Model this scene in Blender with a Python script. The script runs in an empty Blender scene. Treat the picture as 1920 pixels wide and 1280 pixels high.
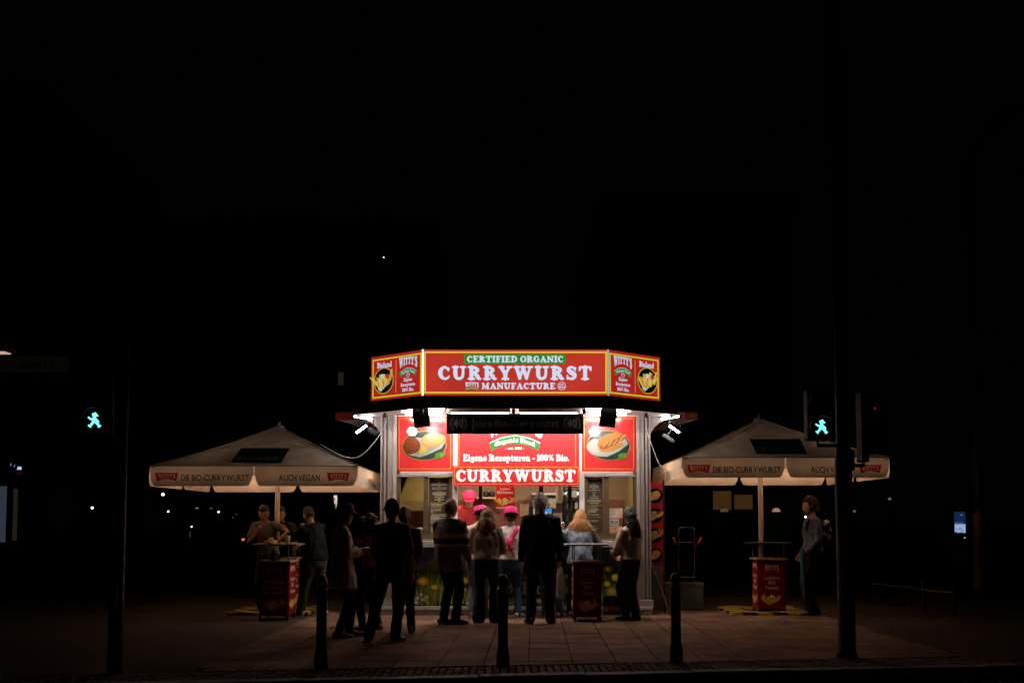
import bpy, bmesh, math, random
import numpy as np
from mathutils import Vector, Matrix, noise
random.seed(7)
S = bpy.context.scene
COL = S.collection
# ------------------------------------------------------------------ camera, world, exposure
F = 1900.0; TILT = math.radians(3.6); EYE = 1.41; CX = 960.0
CY = 979.0 - F * math.tan(TILT)
cam_d = bpy.data.cameras.new('camera'); cam = bpy.data.objects.new('camera', cam_d); COL.objects.link(cam)
cam.location = (0, 0, EYE); cam.rotation_euler = (math.radians(90) + TILT, 0, 0)
cam_d.sensor_fit = 'HORIZONTAL'; cam_d.sensor_width = 36; cam_d.lens = 36 * F / 1920
cam_d.shift_y = (CY - 640) / 1920; cam_d.clip_end = 900; cam_d.clip_start = 0.1
S.camera = cam
w = bpy.data.worlds.new('World'); S.world = w; w.use_nodes = True
w.node_tree.nodes['Background'].inputs[0].default_value = (0.55, 0.42, 0.36, 1)
w.node_tree.nodes['Background'].inputs[1].default_value = 0.0006
S.view_settings.view_transform = 'Standard'; S.view_settings.look = 'None'
S.view_settings.exposure = 0; S.view_settings.gamma = 1; S.view_settings.use_curve_mapping = False
S.cycles.use_denoising = True; S.cycles.max_bounces = 6; S.cycles.transparent_max_bounces = 12
S.cycles.sample_clamp_indirect = 6; S.cycles.use_light_tree = True

def P(px, py, Y):
    """point of the plane at distance Y that the photograph shows at px, py"""
    v = -(py - CY) / F; t = TILT
    z = Y * (v * math.cos(t) + math.sin(t)) / (math.cos(t) - v * math.sin(t))
    d = Y * math.cos(t) + z * math.sin(t)
    return ((px - CX) / F * d, Y, EYE + z)
def G(px, py):
    """ground point"""
    Y = EYE * F / (py - 979.0)
    for _ in range(8):
        z = P(px, py, Y)[2]; Y += z * Y / EYE * 0.9
    return P(px, py, Y)

# ------------------------------------------------------------------ materials
MATS = {}
def mat(name, col, rough=.6, metal=0., var=.12, vs=8., bump=.0, bs=60., spec=.5, emit=0., ecol=None, translucent=0., stretch=(1, 1, 1), coat=0.):
    key = name
    if key in MATS: return MATS[key]
    m = bpy.data.materials.new(name); m.use_nodes = True; nt = m.node_tree; b = nt.nodes['Principled BSDF']
    b.inputs['Roughness'].default_value = rough; b.inputs['Metallic'].default_value = metal
    b.inputs['Specular IOR Level'].default_value = spec; b.inputs['Coat Weight'].default_value = coat
    tc = nt.nodes.new('ShaderNodeTexCoord'); mp = nt.nodes.new('ShaderNodeMapping'); mp.inputs['Scale'].default_value = stretch
    nt.links.new(tc.outputs['Object'], mp.inputs[0])
    n = nt.nodes.new('ShaderNodeTexNoise'); n.inputs['Scale'].default_value = vs; n.inputs['Detail'].default_value = 6
    nt.links.new(mp.outputs[0], n.inputs[0])
    r = nt.nodes.new('ShaderNodeMapRange'); r.inputs[1].default_value = .3; r.inputs[2].default_value = .7
    r.inputs[3].default_value = 1 - var; r.inputs[4].default_value = 1 + var
    nt.links.new(n.outputs[0], r.inputs[0])
    mx = nt.nodes.new('ShaderNodeMix'); mx.data_type = 'RGBA'; mx.blend_type = 'MULTIPLY'; mx.inputs[0].default_value = 1
    mx.inputs[6].default_value = (*col, 1)
    cb = nt.nodes.new('ShaderNodeCombineColor')
    for i in range(3): nt.links.new(r.outputs[0], cb.inputs[i])
    nt.links.new(cb.outputs[0], mx.inputs[7]); nt.links.new(mx.outputs[2], b.inputs['Base Color'])
    if bump:
        n2 = nt.nodes.new('ShaderNodeTexNoise'); n2.inputs['Scale'].default_value = bs; n2.inputs['Detail'].default_value = 4
        nt.links.new(mp.outputs[0], n2.inputs[0])
        bp = nt.nodes.new('ShaderNodeBump'); bp.inputs['Strength'].default_value = bump; bp.inputs['Distance'].default_value = .01
        nt.links.new(n2.outputs[0], bp.inputs['Height']); nt.links.new(bp.outputs[0], b.inputs['Normal'])
    if emit:
        b.inputs['Emission Color'].default_value = (*(ecol or col), 1); b.inputs['Emission Strength'].default_value = emit
    if translucent:
        out = nt.nodes['Material Output']; tr = nt.nodes.new('ShaderNodeBsdfTranslucent'); ms = nt.nodes.new('ShaderNodeMixShader')
        ms.inputs[0].default_value = translucent; nt.links.new(mx.outputs[2], tr.inputs[0])
        nt.links.new(b.outputs[0], ms.inputs[1]); nt.links.new(tr.outputs[0], ms.inputs[2]); nt.links.new(ms.outputs[0], out.inputs[0])
    MATS[key] = m; return m
def glow(name, col, strength):
    if name in MATS: return MATS[name]
    m = bpy.data.materials.new(name); m.use_nodes = True; nt = m.node_tree; nt.nodes.clear()
    e = nt.nodes.new('ShaderNodeEmission'); o = nt.nodes.new('ShaderNodeOutputMaterial')
    e.inputs[0].default_value = (*col, 1); e.inputs[1].default_value = strength; nt.links.new(e.outputs[0], o.inputs[0])
    MATS[name] = m; return m
def s2l(r, g, b):
    f = lambda c: (c / 255 / 12.92) if c / 255 <= .04045 else ((c / 255 + .055) / 1.055) ** 2.4
    return (f(r), f(g), f(b))

# ------------------------------------------------------------------ mesh builder
class MB:
    def __init__(s): s.v = []; s.f = []; s.m = []; s.mi = 0
    def add(s, vs, fs):
        n = len(s.v); s.v += [tuple(p) for p in vs]; s.f += [tuple(i + n for i in f) for f in fs]; s.m += [s.mi] * len(fs); return s
    def box(s, x0, x1, y0, y1, z0, z1, M=None):
        vs = [(x, y, z) for x in (x0, x1) for y in (y0, y1) for z in (z0, z1)]
        if M is not None: vs = [tuple(M @ Vector(p)) for p in vs]
        return s.add(vs, [(0, 1, 3, 2), (4, 6, 7, 5), (0, 4, 5, 1), (2, 3, 7, 6), (0, 2, 6, 4), (1, 5, 7, 3)])
    def prism(s, pts, z0, z1):
        n = len(pts); vs = [(x, y, z0) for x, y in pts] + [(x, y, z1) for x, y in pts]
        fs = [tuple(range(n))[::-1], tuple(range(n, 2 * n))] + [(i, (i + 1) % n, n + (i + 1) % n, n + i) for i in range(n)]
        return s.add(vs, fs)
    def prism_m(s, pts, fn, d0, d1):
        """extrude a 2d outline through a mapping fn(u, v, depth)"""
        n = len(pts); vs = [fn(u, v, d0) for u, v in pts] + [fn(u, v, d1) for u, v in pts]
        fs = [tuple(range(n)), tuple(range(n, 2 * n))[::-1]] + [(i, n + i, n + (i + 1) % n, (i + 1) % n) for i in range(n)]
        return s.add(vs, fs)
    def lathe(s, prof, c=(0, 0, 0), seg=20, M=None):
        vs = []; fs = []
        for r, z in prof:
            for k in range(seg):
                a = 2 * math.pi * k / seg; p = Vector((r * math.cos(a), r * math.sin(a), z))
                if M is not None: p = M @ p
                vs.append((p[0] + c[0], p[1] + c[1], p[2] + c[2]))
        n = len(prof)
        for i in range(n - 1):
            for k in range(seg):
                k2 = (k + 1) % seg; fs.append((i * seg + k, i * seg + k2, (i + 1) * seg + k2, (i + 1) * seg + k))
        fs.append(tuple(range(seg))[::-1]); fs.append(tuple((n - 1) * seg + k for k in range(seg)))
        return s.add(vs, fs)
    def tube(s, pts, rad, seg=8, side=None, cap=True):
        pts = [Vector(p) for p in pts]; n = len(pts)
        if not isinstance(rad, (list, tuple)): rad = [rad] * n
        rad = [(r, r) if not isinstance(r, (list, tuple)) else r for r in rad]
        if cap:
            d0 = (pts[0] - pts[1]).normalized(); d1 = (pts[-1] - pts[-2]).normalized()
            h0 = min(rad[0]); h1 = min(rad[-1])
            pts = [pts[0] + d0 * h0 * .75, pts[0] + d0 * h0 * .4] + pts + [pts[-1] + d1 * h1 * .4, pts[-1] + d1 * h1 * .75]
            k = lambda r, q: (r[0] * q, r[1] * q)
            rad = [k(rad[0], .5), k(rad[0], .85)] + rad + [k(rad[-1], .85), k(rad[-1], .5)]; n = len(pts)
        vs = []; fs = []; pa = None
        for i, p in enumerate(pts):
            t = (pts[min(i + 1, n - 1)] - pts[max(i - 1, 0)]).normalized()
            if side is not None: a = Vector(side)
            elif pa is not None: a = pa
            else: a = Vector((1, 0, 0)) if abs(t.x) < .9 else Vector((0, 1, 0))
            a = (a - t * a.dot(t))
            a = a.normalized() if a.length > 1e-5 else t.orthogonal().normalized()
            pa = a; b = t.cross(a)
            for k in range(seg):
                an = 2 * math.pi * k / seg; vs.append(tuple(p + a * (math.cos(an) * rad[i][0]) + b * (math.sin(an) * rad[i][1])))
        for i in range(n - 1):
            for k in range(seg):
                k2 = (k + 1) % seg; fs.append((i * seg + k, i * seg + k2, (i + 1) * seg + k2, (i + 1) * seg + k))
        fs.append(tuple(range(seg))[::-1]); fs.append(tuple((n - 1) * seg + k for k in range(seg)))
        return s.add(vs, fs)
    def ball(s, c, r, M=None, seg=16, rings=10):
        prof = [(math.sin(math.pi * i / rings), -math.cos(math.pi * i / rings)) for i in range(1, rings)]
        c = Vector(c); r = (r, r, r) if not isinstance(r, (tuple, list)) else r
        vs = []; fs = []
        for q, z in prof:
            for k in range(seg):
                a = 2 * math.pi * k / seg; p = Vector((q * math.cos(a) * r[0], q * math.sin(a) * r[1], z * r[2]))
                if M is not None: p = M @ p
                vs.append(tuple(p + c))
        n = len(prof)
        for i in range(n - 1):
            for k in range(seg):
                k2 = (k + 1) % seg; fs.append((i * seg + k, i * seg + k2, (i + 1) * seg + k2, (i + 1) * seg + k))
        b0 = Vector((0, 0, -r[2])); b1 = Vector((0, 0, r[2]))
        if M is not None: b0 = M @ b0; b1 = M @ b1
        vs += [tuple(b0 + c), tuple(b1 + c)]; i0 = n * seg
        for k in range(seg):
            k2 = (k + 1) % seg; fs.append((i0, k2, k)); fs.append((i0 + 1, (n - 1) * seg + k, (n - 1) * seg + k2))
        return s.add(vs, fs)
    def build(s, name, m, parent=None, smooth=False, bevel=0., local=False, **tags):
        off = Vector((0, 0, 0))
        if parent is not None and not local:
            q = parent
            while q is not None: off += q.location; q = q.parent
        me = bpy.data.meshes.new(name)
        me.from_pydata([(a - off.x, b - off.y, c - off.z) for a, b, c in s.v], [], s.f)
        for k in (m if isinstance(m, (list, tuple)) else [m]): me.materials.append(k)
        if any(s.m): me.polygons.foreach_set('material_index', s.m)
        me.update()
        return link(name, me, parent, smooth, bevel, **tags)
def link(name, me, parent=None, smooth=False, bevel=0., **tags):
    o = bpy.data.objects.new(name, me); COL.objects.link(o)
    if parent is not None: o.parent = parent
    if smooth: me.polygons.foreach_set('use_smooth', [True] * len(me.polygons)); me.update()
    if bevel:
        b = o.modifiers.new('bevel', 'BEVEL'); b.width = bevel; b.segments = 2; b.limit_method = 'ANGLE'
    for k, v in tags.items(): o[k] = v
    return o
def thing(name, label, cat, loc=(0, 0, 0), rz=0., group=None):
    o = bpy.data.objects.new(name, None); COL.objects.link(o); o.location = loc; o.rotation_euler = (0, 0, rz)
    o.empty_display_size = .1; o['label'] = label; o['category'] = cat
    if group: o['group'] = group
    return o
def bake(mb, vox, smooth=3, sf=.5):
    me = bpy.data.meshes.new('tmp'); me.from_pydata(mb.v, [], mb.f); o = bpy.data.objects.new('tmp', me); COL.objects.link(o)
    r = o.modifiers.new('r', 'REMESH'); r.mode = 'VOXEL'; r.voxel_size = vox
    if smooth: q = o.modifiers.new('s', 'SMOOTH'); q.iterations = smooth; q.factor = sf
    dg = bpy.context.evaluated_depsgraph_get(); dg.update()
    out = bpy.data.meshes.new_from_object(o.evaluated_get(dg)); bpy.data.objects.remove(o); bpy.data.meshes.remove(me)
    return out
def folds(me, amp, sx=11., sz=4., seed=0):
    n = len(me.vertices); co = np.empty(n * 3); no = np.empty(n * 3)
    me.vertices.foreach_get('co', co); me.vertices.foreach_get('normal', no); co = co.reshape(-1, 3); no = no.reshape(-1, 3)
    d = np.array([noise.noise(Vector((p[0] * sx + seed, p[1] * sx, p[2] * sz + p[0] * 3))) + .5 * noise.noise(Vector((p[0] * 22, p[1] * 22 + seed, p[2] * 13))) for p in co])
    co += no * (d * amp)[:, None]; me.vertices.foreach_set('co', co.ravel()); me.update()
def copy_tree(o, parent=None):
    c = o.copy(); COL.objects.link(c); c.parent = parent
    for ch in [k for k in bpy.data.objects if k.parent == o]: copy_tree(ch, c)
    return c

# ------------------------------------------------------------------ heavy serif lettering drawn from strokes
H = lambda x0, x1, y, r=.08: [(x0, y, r), (x1, y, r)]
GL = {
 'C': (.92, [[(.76, .66, .05), (.77, .80, .09)], [(.72, .80, .09), (.47, .92, .09), (.23, .74, .14), (.165, .5, .165), (.24, .25, .14), (.48, .08, .09), (.72, .15, .08), (.82, .27, .05)]]),
 'G': (1.0, [[(.76, .68, .05), (.77, .80, .09)], [(.72, .80, .09), (.47, .92, .09), (.23, .74, .14), (.165, .5, .165), (.24, .25, .14), (.48, .08, .09), (.76, .14, .08)], H(.6, .92, .45, .07), [(.77, .42, .12), (.77, .16, .12)]]),
 'O': (.98, [[(.48, .92, .08), (.22, .76, .12), (.15, .5, .155), (.22, .24, .12), (.48, .08, .08), (.76, .24, .12), (.82, .5, .155), (.76, .76, .12), (.48, .92, .08)]]),
 'U': (1.08, [[(.27, .9, .15), (.27, .38, .15), (.38, .14, .12), (.56, .09, .10), (.74, .18, .11), (.83, .4, .10), (.83, .9, .10)], H(.08, .46, .925, .075), H(.66, 1.0, .925, .075)]),
 'R': (1.04, [[(.28, .1, .15), (.28, .9, .15)], H(.08, .4, .925, .075), H(.08, .5, .075, .075), [(.28, .9, .10), (.5, .9, .10), (.72, .71, .14), (.5, .51, .09), (.28, .5, .08)], [(.5, .5, .12), (.72, .26, .15), (.82, .1, .11), (.96, .085, .07)]]),
 'Y': (1.04, [[(.22, .9, .13), (.5, .46, .14)], [(.82, .9, .09), (.54, .46, .12)], [(.52, .1, .15), (.52, .46, .15)], H(.06, .4, .925, .075), H(.66, .98, .925, .075), H(.3, .74, .075, .075)]),
 'W': (1.46, [[(.22, .9, .14), (.46, .13, .12)], [(.46, .13, .1), (.7, .88, .09)], [(.7, .9, .14), (.96, .13, .12)], [(.96, .13, .1), (1.22, .9, .08)], H(.06, .4, .925, .075), H(.56, .86, .925, .075), H(1.06, 1.38, .925, .075)]),
 'S': (.84, [[(.69, .68, .05), (.69, .84, .09)], [(.66, .82, .08), (.43, .92, .09), (.24, .83, .12), (.21, .68, .14), (.40, .54, .17), (.60, .42, .17), (.66, .28, .14), (.56, .12, .11), (.38, .08, .09), (.16, .16, .08)], [(.13, .1, .08), (.12, .32, .05)]]),
 'T': (1.0, [H(.12, .88, .905, .09), [(.1, .86, .09), (.09, .70, .07)], [(.9, .86, .09), (.91, .70, .07)], [(.5, .1, .15), (.5, .9, .15)], H(.28, .72, .075, .075)]),
 'E': (.9, [[(.27, .1, .15), (.27, .9, .15)], H(.08, .74, .92), H(.08, .76, .08), [(.76, .88, .08), (.78, .74, .05)], H(.27, .56, .5, .07), [(.58, .39, .045), (.58, .61, .045)], [(.77, .1, .08), (.82, .27, .05)]]),
 'F': (.84, [[(.27, .1, .15), (.27, .9, .15)], H(.08, .74, .92), H(.08, .5, .08), [(.76, .88, .08), (.78, .72, .05)], H(.27, .56, .48, .07), [(.58, .37, .045), (.58, .59, .045)]]),
 'I': (.56, [[(.28, .1, .15), (.28, .9, .15)], H(.08, .48, .925, .075), H(.08, .48, .075, .075)]),
 'D': (1.0, [[(.27, .1, .15), (.27, .9, .15)], H(.08, .3, .925, .075), H(.08, .3, .075, .075), [(.27, .92, .08), (.52, .91, .09), (.77, .76, .13), (.82, .5, .15), (.77, .24, .13), (.52, .09, .09), (.27, .08, .08)]]),
 'A': (1.08, [[(.52, .9, .09), (.2, .1, .08)], [(.52, .86, .13), (.83, .12, .15)], H(.3, .7, .34, .06), H(.06, .36, .07, .07), H(.64, 1.02, .07, .07)]),
 'N': (1.08, [[(.2, .1, .09), (.2, .88, .09)], [(.2, .88, .13), (.86, .14, .14)], [(.86, .14, .09), (.86, .9, .09)], H(.06, .36, .07, .07), H(.06, .26, .93, .07), H(.7, 1.02, .93, .07)]),
 'M': (1.28, [[(.2, .1, .08), (.24, .9, .1)], [(.26, .88, .14), (.6, .2, .1)], [(.6, .2, .08), (.96, .88, .1)], [(1.0, .1, .15), (.98, .9, .15)], H(.06, .36, .07, .07), H(.8, 1.2, .07, .07), H(.08, .3, .93, .07), H(.96, 1.18, .93, .07)]),
 'B': (.94, [[(.27, .1, .15), (.27, .9, .15)], H(.08, .3, .925, .075), H(.08, .3, .075, .075), [(.27, .92, .07), (.5, .91, .09), (.67, .73, .13), (.5, .54, .08), (.27, .53, .07)], [(.27, .52, .07), (.54, .51, .09), (.74, .29, .14), (.54, .09, .09), (.27, .08, .08)]]),
 'e': (.74, [[(.2, .37, .05), (.6, .37, .05)], [(.60, .40, .09), (.5, .58, .1), (.34, .6, .08), (.16, .34, .13), (.36, .08, .09), (.64, .17, .05)]]),
 'i': (.48, [[(.24, .1, .12), (.24, .56, .12)], H(.07, .22, .6, .06), H(.07, .41, .06, .06), [(.24, .87, .115), (.241, .87, .115)]]),
 'g': (.72, [[(.34, .6, .08), (.16, .42, .11), (.34, .25, .08), (.52, .42, .11), (.34, .6, .08)], [(.52, .56, .06), (.66, .6, .06)], [(.26, .24, .05), (.18, .13, .07), (.4, .08, .08), (.58, -.05, .09), (.36, -.18, .07), (.14, -.08, .07), (.2, .05, .06)]]),
 'n': (.84, [[(.23, .1, .12), (.23, .56, .12)], [(.23, .48, .07), (.42, .6, .09), (.6, .46, .12), (.6, .1, .12)], H(.07, .38, .06, .06), H(.46, .78, .06, .06), H(.07, .2, .6, .06)]),
 'm': (1.2, [[(.23, .1, .12), (.23, .56, .12)], [(.23, .48, .07), (.42, .6, .09), (.58, .46, .12), (.58, .1, .12)], [(.6, .48, .07), (.78, .6, .09), (.94, .46, .12), (.94, .1, .12)], H(.07, .38, .06, .06), H(.82, 1.12, .06, .06), H(.07, .2, .6, .06)]),
 'z': (.7, [H(.1, .56, .59, .07), [(.52, .56, .1), (.17, .1, .1)], H(.1, .58, .07, .07), [(.1, .58, .06), (.09, .46, .04)], [(.61, .1, .06), (.63, .22, .04)]]),
 'p': (.84, [[(.23, -.2, .12), (.23, .56, .12)], H(.07, .42, -.22, .06), H(.07, .2, .6, .06), [(.25, .52, .07), (.44, .6, .09), (.64, .33, .135), (.44, .07, .09), (.25, .13, .07)]]),
 't': (.58, [[(.25, .84, .06), (.25, .25, .12), (.38, .08, .09), (.53, .17, .05)], H(.06, .48, .59, .06)]),
 'u': (.86, [[(.23, .56, .12), (.23, .24, .12), (.38, .08, .09), (.56, .2, .07)], [(.62, .58, .12), (.62, .1, .12)], H(.07, .2, .6, .06), H(.47, .6, .6, .06), H(.64, .8, .06, .06)]),
 'r': (.62, [[(.23, .1, .12), (.23, .56, .12)], [(.23, .44, .07), (.38, .58, .08), (.5, .54, .11)], H(.07, .4, .06, .06), H(.07, .2, .6, .06)]),
 'o': (.74, [[(.36, .6, .07), (.16, .5, .11), (.14, .33, .12), (.17, .16, .11), (.36, .07, .07), (.56, .16, .11), (.59, .33, .12), (.56, .5, .11), (.36, .6, .07)]]),
 'a': (.76, [[(.15, .5, .07), (.34, .6, .08), (.5, .48, .12), (.5, .1, .12)], [(.5, .36, .05), (.22, .28, .1), (.22, .12, .1), (.5, .16, .06)], H(.5, .68, .07, .07)]),
 'c': (.68, [[(.53, .48, .09), (.4, .6, .08), (.17, .42, .125), (.2, .16, .12), (.40, .07, .08), (.58, .17, .05)]]),
 'd': (.84, [[(.5, .52, .07), (.36, .6, .09), (.15, .33, .13), (.34, .07, .09), (.5, .15, .07)], [(.6, .1, .12), (.6, .9, .12)], H(.44, .58, .94, .06), H(.62, .78, .06, .06)]),
 'l': (.48, [[(.24, .1, .12), (.24, .9, .12)], H(.07, .22, .94, .06), H(.07, .41, .06, .06)]),
 's': (.6, [[(.47, .52, .06), (.3, .6, .08), (.17, .48, .1), (.32, .34, .11), (.45, .19, .11), (.3, .07, .08), (.1, .16, .06)]]),
 'y': (.78, [[(.18, .58, .11), (.4, .12, .12)], [(.62, .58, .07), (.4, .0, .08), (.24, -.2, .08), (.12, -.14, .08)], H(.06, .34, .6, .06), H(.5, .74, .6, .06)]),
 'h': (.84, [[(.23, .1, .12), (.23, .9, .12)], [(.23, .48, .07), (.42, .6, .09), (.6, .46, .12), (.6, .1, .12)], H(.07, .38, .06, .06), H(.46, .78, .06, .06), H(.07, .2, .94, .06)]),
 '1': (.56, [[(.28, .1, .14), (.28, .9, .14)], [(.26, .9, .08), (.1, .80, .07)], H(.08, .48, .075, .075)]),
 '0': (.78, [[(.38, .92, .07), (.18, .76, .11), (.15, .5, .14), (.18, .24, .11), (.38, .08, .07), (.59, .24, .11), (.62, .5, .14), (.59, .76, .11), (.38, .92, .07)]]),
 '9': (.76, [[(.36, .92, .07), (.16, .68, .12), (.36, .44, .07), (.58, .68, .13), (.36, .92, .07)], [(.6, .68, .13), (.56, .3, .12), (.36, .08, .08), (.16, .16, .09)]]),
 '8': (.74, [[(.36, .92, .07), (.18, .73, .11), (.36, .54, .07), (.54, .73, .11), (.36, .92, .07)], [(.36, .54, .07), (.15, .29, .12), (.36, .08, .07), (.58, .29, .12), (.36, .54, .07)]]),
 '4': (.78, [[(.52, .9, .09), (.1, .34, .06)], H(.1, .68, .32, .07), [(.52, .1, .12), (.52, .88, .12)], H(.34, .68, .06, .06)]),
 '%': (1.06, [[(.25, .92, .05), (.12, .73, .08), (.25, .54, .05), (.38, .73, .08), (.25, .92, .05)], [(.8, .46, .05), (.67, .27, .08), (.8, .08, .05), (.93, .27, .08), (.8, .46, .05)], [(.78, .94, .06), (.28, .06, .06)]]),
 '.': (.34, [[(.16, .12, .12), (.161, .12, .12)]]), '-': (.46, [H(.1, .36, .36, .08)]), "'": (.3, [[(.15, .9, .09), (.13, .68, .05)]]), ' ': (.42, []),
}
def spline(pts):
    if len(pts) < 3: return pts
    out = []; n = len(pts); closed = pts[0][:2] == pts[-1][:2]
    for i in range(n - 1):
        p0 = pts[i - 1] if i else (pts[-2] if closed else pts[0]); p3 = pts[i + 2] if i + 2 < n else (pts[1] if closed else pts[-1])
        for k in range(5):
            t = k / 5; t2 = t * t; t3 = t2 * t
            out.append(tuple(.5 * ((2 * b) + (-a + c) * t + (2 * a - 5 * b + 4 * c - d) * t2 + (-a + 3 * b - 3 * c + d) * t3) for a, b, c, d in zip(p0, pts[i], pts[i + 1], p3)))
    return out + [pts[-1]]
def marching(fld, x0, y0, st):
    ny, nx = fld.shape; segs = {}
    for j in range(ny - 1):
        row = fld[j:j + 2]; s = row < 0
        idx = np.where(~((s[0, :-1] == s[0, 1:]) & (s[0, :-1] == s[1, :-1]) & (s[0, :-1] == s[1, 1:])))[0]
        for i in idx:
            v = (fld[j, i], fld[j, i + 1], fld[j + 1, i + 1], fld[j + 1, i]); c = sum((1 << k) for k in range(4) if v[k] < 0)
            E = {0: ('h', j, i), 1: ('v', j, i + 1), 2: ('h', j + 1, i), 3: ('v', j, i)}
            T = {1: [(3, 0)], 2: [(0, 1)], 3: [(3, 1)], 4: [(1, 2)], 5: [(3, 0), (1, 2)], 6: [(0, 2)], 7: [(3, 2)], 8: [(2, 3)], 9: [(2, 0)], 10: [(0, 1), (2, 3)], 11: [(2, 1)], 12: [(1, 3)], 13: [(1, 0)], 14: [(0, 3)]}[c]
            for a, b in T: segs[E[a]] = E[b]
    def pt(e):
        k, j, i = e
        if k == 'h': a, b = fld[j, i], fld[j, i + 1]; t = a / (a - b); return (x0 + (i + t) * st, y0 + j * st)
        a, b = fld[j, i], fld[j + 1, i]; t = a / (a - b); return (x0 + i * st, y0 + (j + t) * st)
    loops = []
    while segs:
        s0, e = segs.popitem(); lp = [s0]
        while e != s0 and e in segs: lp.append(e); e = segs.pop(e)
        if len(lp) > 3: loops.append([pt(q) for q in lp])
    return loops
def fill(loops):
    cu = bpy.data.curves.new('t', 'CURVE'); cu.dimensions = '2D'; cu.fill_mode = 'BOTH'
    for lp in loops:
        sp = cu.splines.new('POLY'); sp.points.add(len(lp) - 1); sp.use_cyclic_u = True
        sp.points.foreach_set('co', [c for x, y in lp for c in (x, y, 0, 1)])
    return curve_mesh(cu)
def curve_mesh(cu):
    o = bpy.data.objects.new('t', cu); COL.objects.link(o); dg = bpy.context.evaluated_depsgraph_get(); dg.update()
    me = bpy.data.meshes.new_from_object(o.evaluated_get(dg)); bpy.data.objects.remove(o); bpy.data.curves.remove(cu)
    r = ([(v.co.x, v.co.y) for v in me.vertices], [tuple(p.vertices) for p in me.polygons]); bpy.data.meshes.remove(me); return r
GC = {}; GLP = {}
def glyph(ch):
    if ch in GC: return GC[ch]
    w_, strokes = GL[ch]
    if not strokes: GC[ch] = (w_, [], []); return GC[ch]
    st = .0175; xs = np.arange(-.12, w_ + .14, st); ys = np.arange(-.42, 1.14, st); X, Y = np.meshgrid(xs, ys); fld = np.full(X.shape, 9.)
    k = .05
    for sgs in strokes:
        sg = spline(sgs); one = np.full(X.shape, 9.)
        for (ax, ay, ar), (bx, by, br) in zip(sg[:-1], sg[1:]):
            dx, dy = bx - ax, by - ay; L = dx * dx + dy * dy + 1e-9
            t = np.clip(((X - ax) * dx + (Y - ay) * dy) / L, 0, 1)
            one = np.minimum(one, np.hypot(X - ax - t * dx, Y - ay - t * dy) - (ar + (br - ar) * t))
        h = np.maximum(k - np.abs(fld - one), 0) / k
        fld = np.minimum(fld, one) - h * h * k * .25
    lps = marching(fld + 1e-6, xs[0], ys[0], st); GLP[ch] = lps; vs, fs = fill(lps); GC[ch] = (w_, vs, fs); return GC[ch]
TC = {}
def text2d(s, font='serif', bold=0., track=0.):
    key = (s, font, bold, track)
    if key in TC: return TC[key]
    vs = []; fs = []
    if font == 'serif':
        x = 0
        for ch in s:
            w_, gv, gf = glyph(ch); n = len(vs); vs += [(x + a, b) for a, b in gv]; fs += [tuple(i + n for i in f) for f in gf]; x += w_ + track
    else:
        x = 0
        for ch in s:   # letter by letter so that bold outlines never overlap
            k2 = ('g', ch, bold)
            if k2 not in TC:
                cu = bpy.data.curves.new('t', 'FONT'); cu.body = ch; cu.size = 1.375; cu.offset = bold; cu.resolution_u = 3
                cu.dimensions = '2D'; cu.fill_mode = 'BOTH'; TC[k2] = curve_mesh(cu)
            gv, gf = TC[k2]
            if not gv: x += .34; continue
            x0 = min(a for a, b in gv); x1 = max(a for a, b in gv); n = len(vs)
            vs += [(x + a - x0, b) for a, b in gv]; fs += [tuple(i + n for i in f) for f in gf]; x += x1 - x0 + .09 + track
    x0 = min(a for a, b in vs); x1 = max(a for a, b in vs)
    TC[key] = ([((a - x0) / (x1 - x0), b) for a, b in vs], fs); return TC[key]

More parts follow.
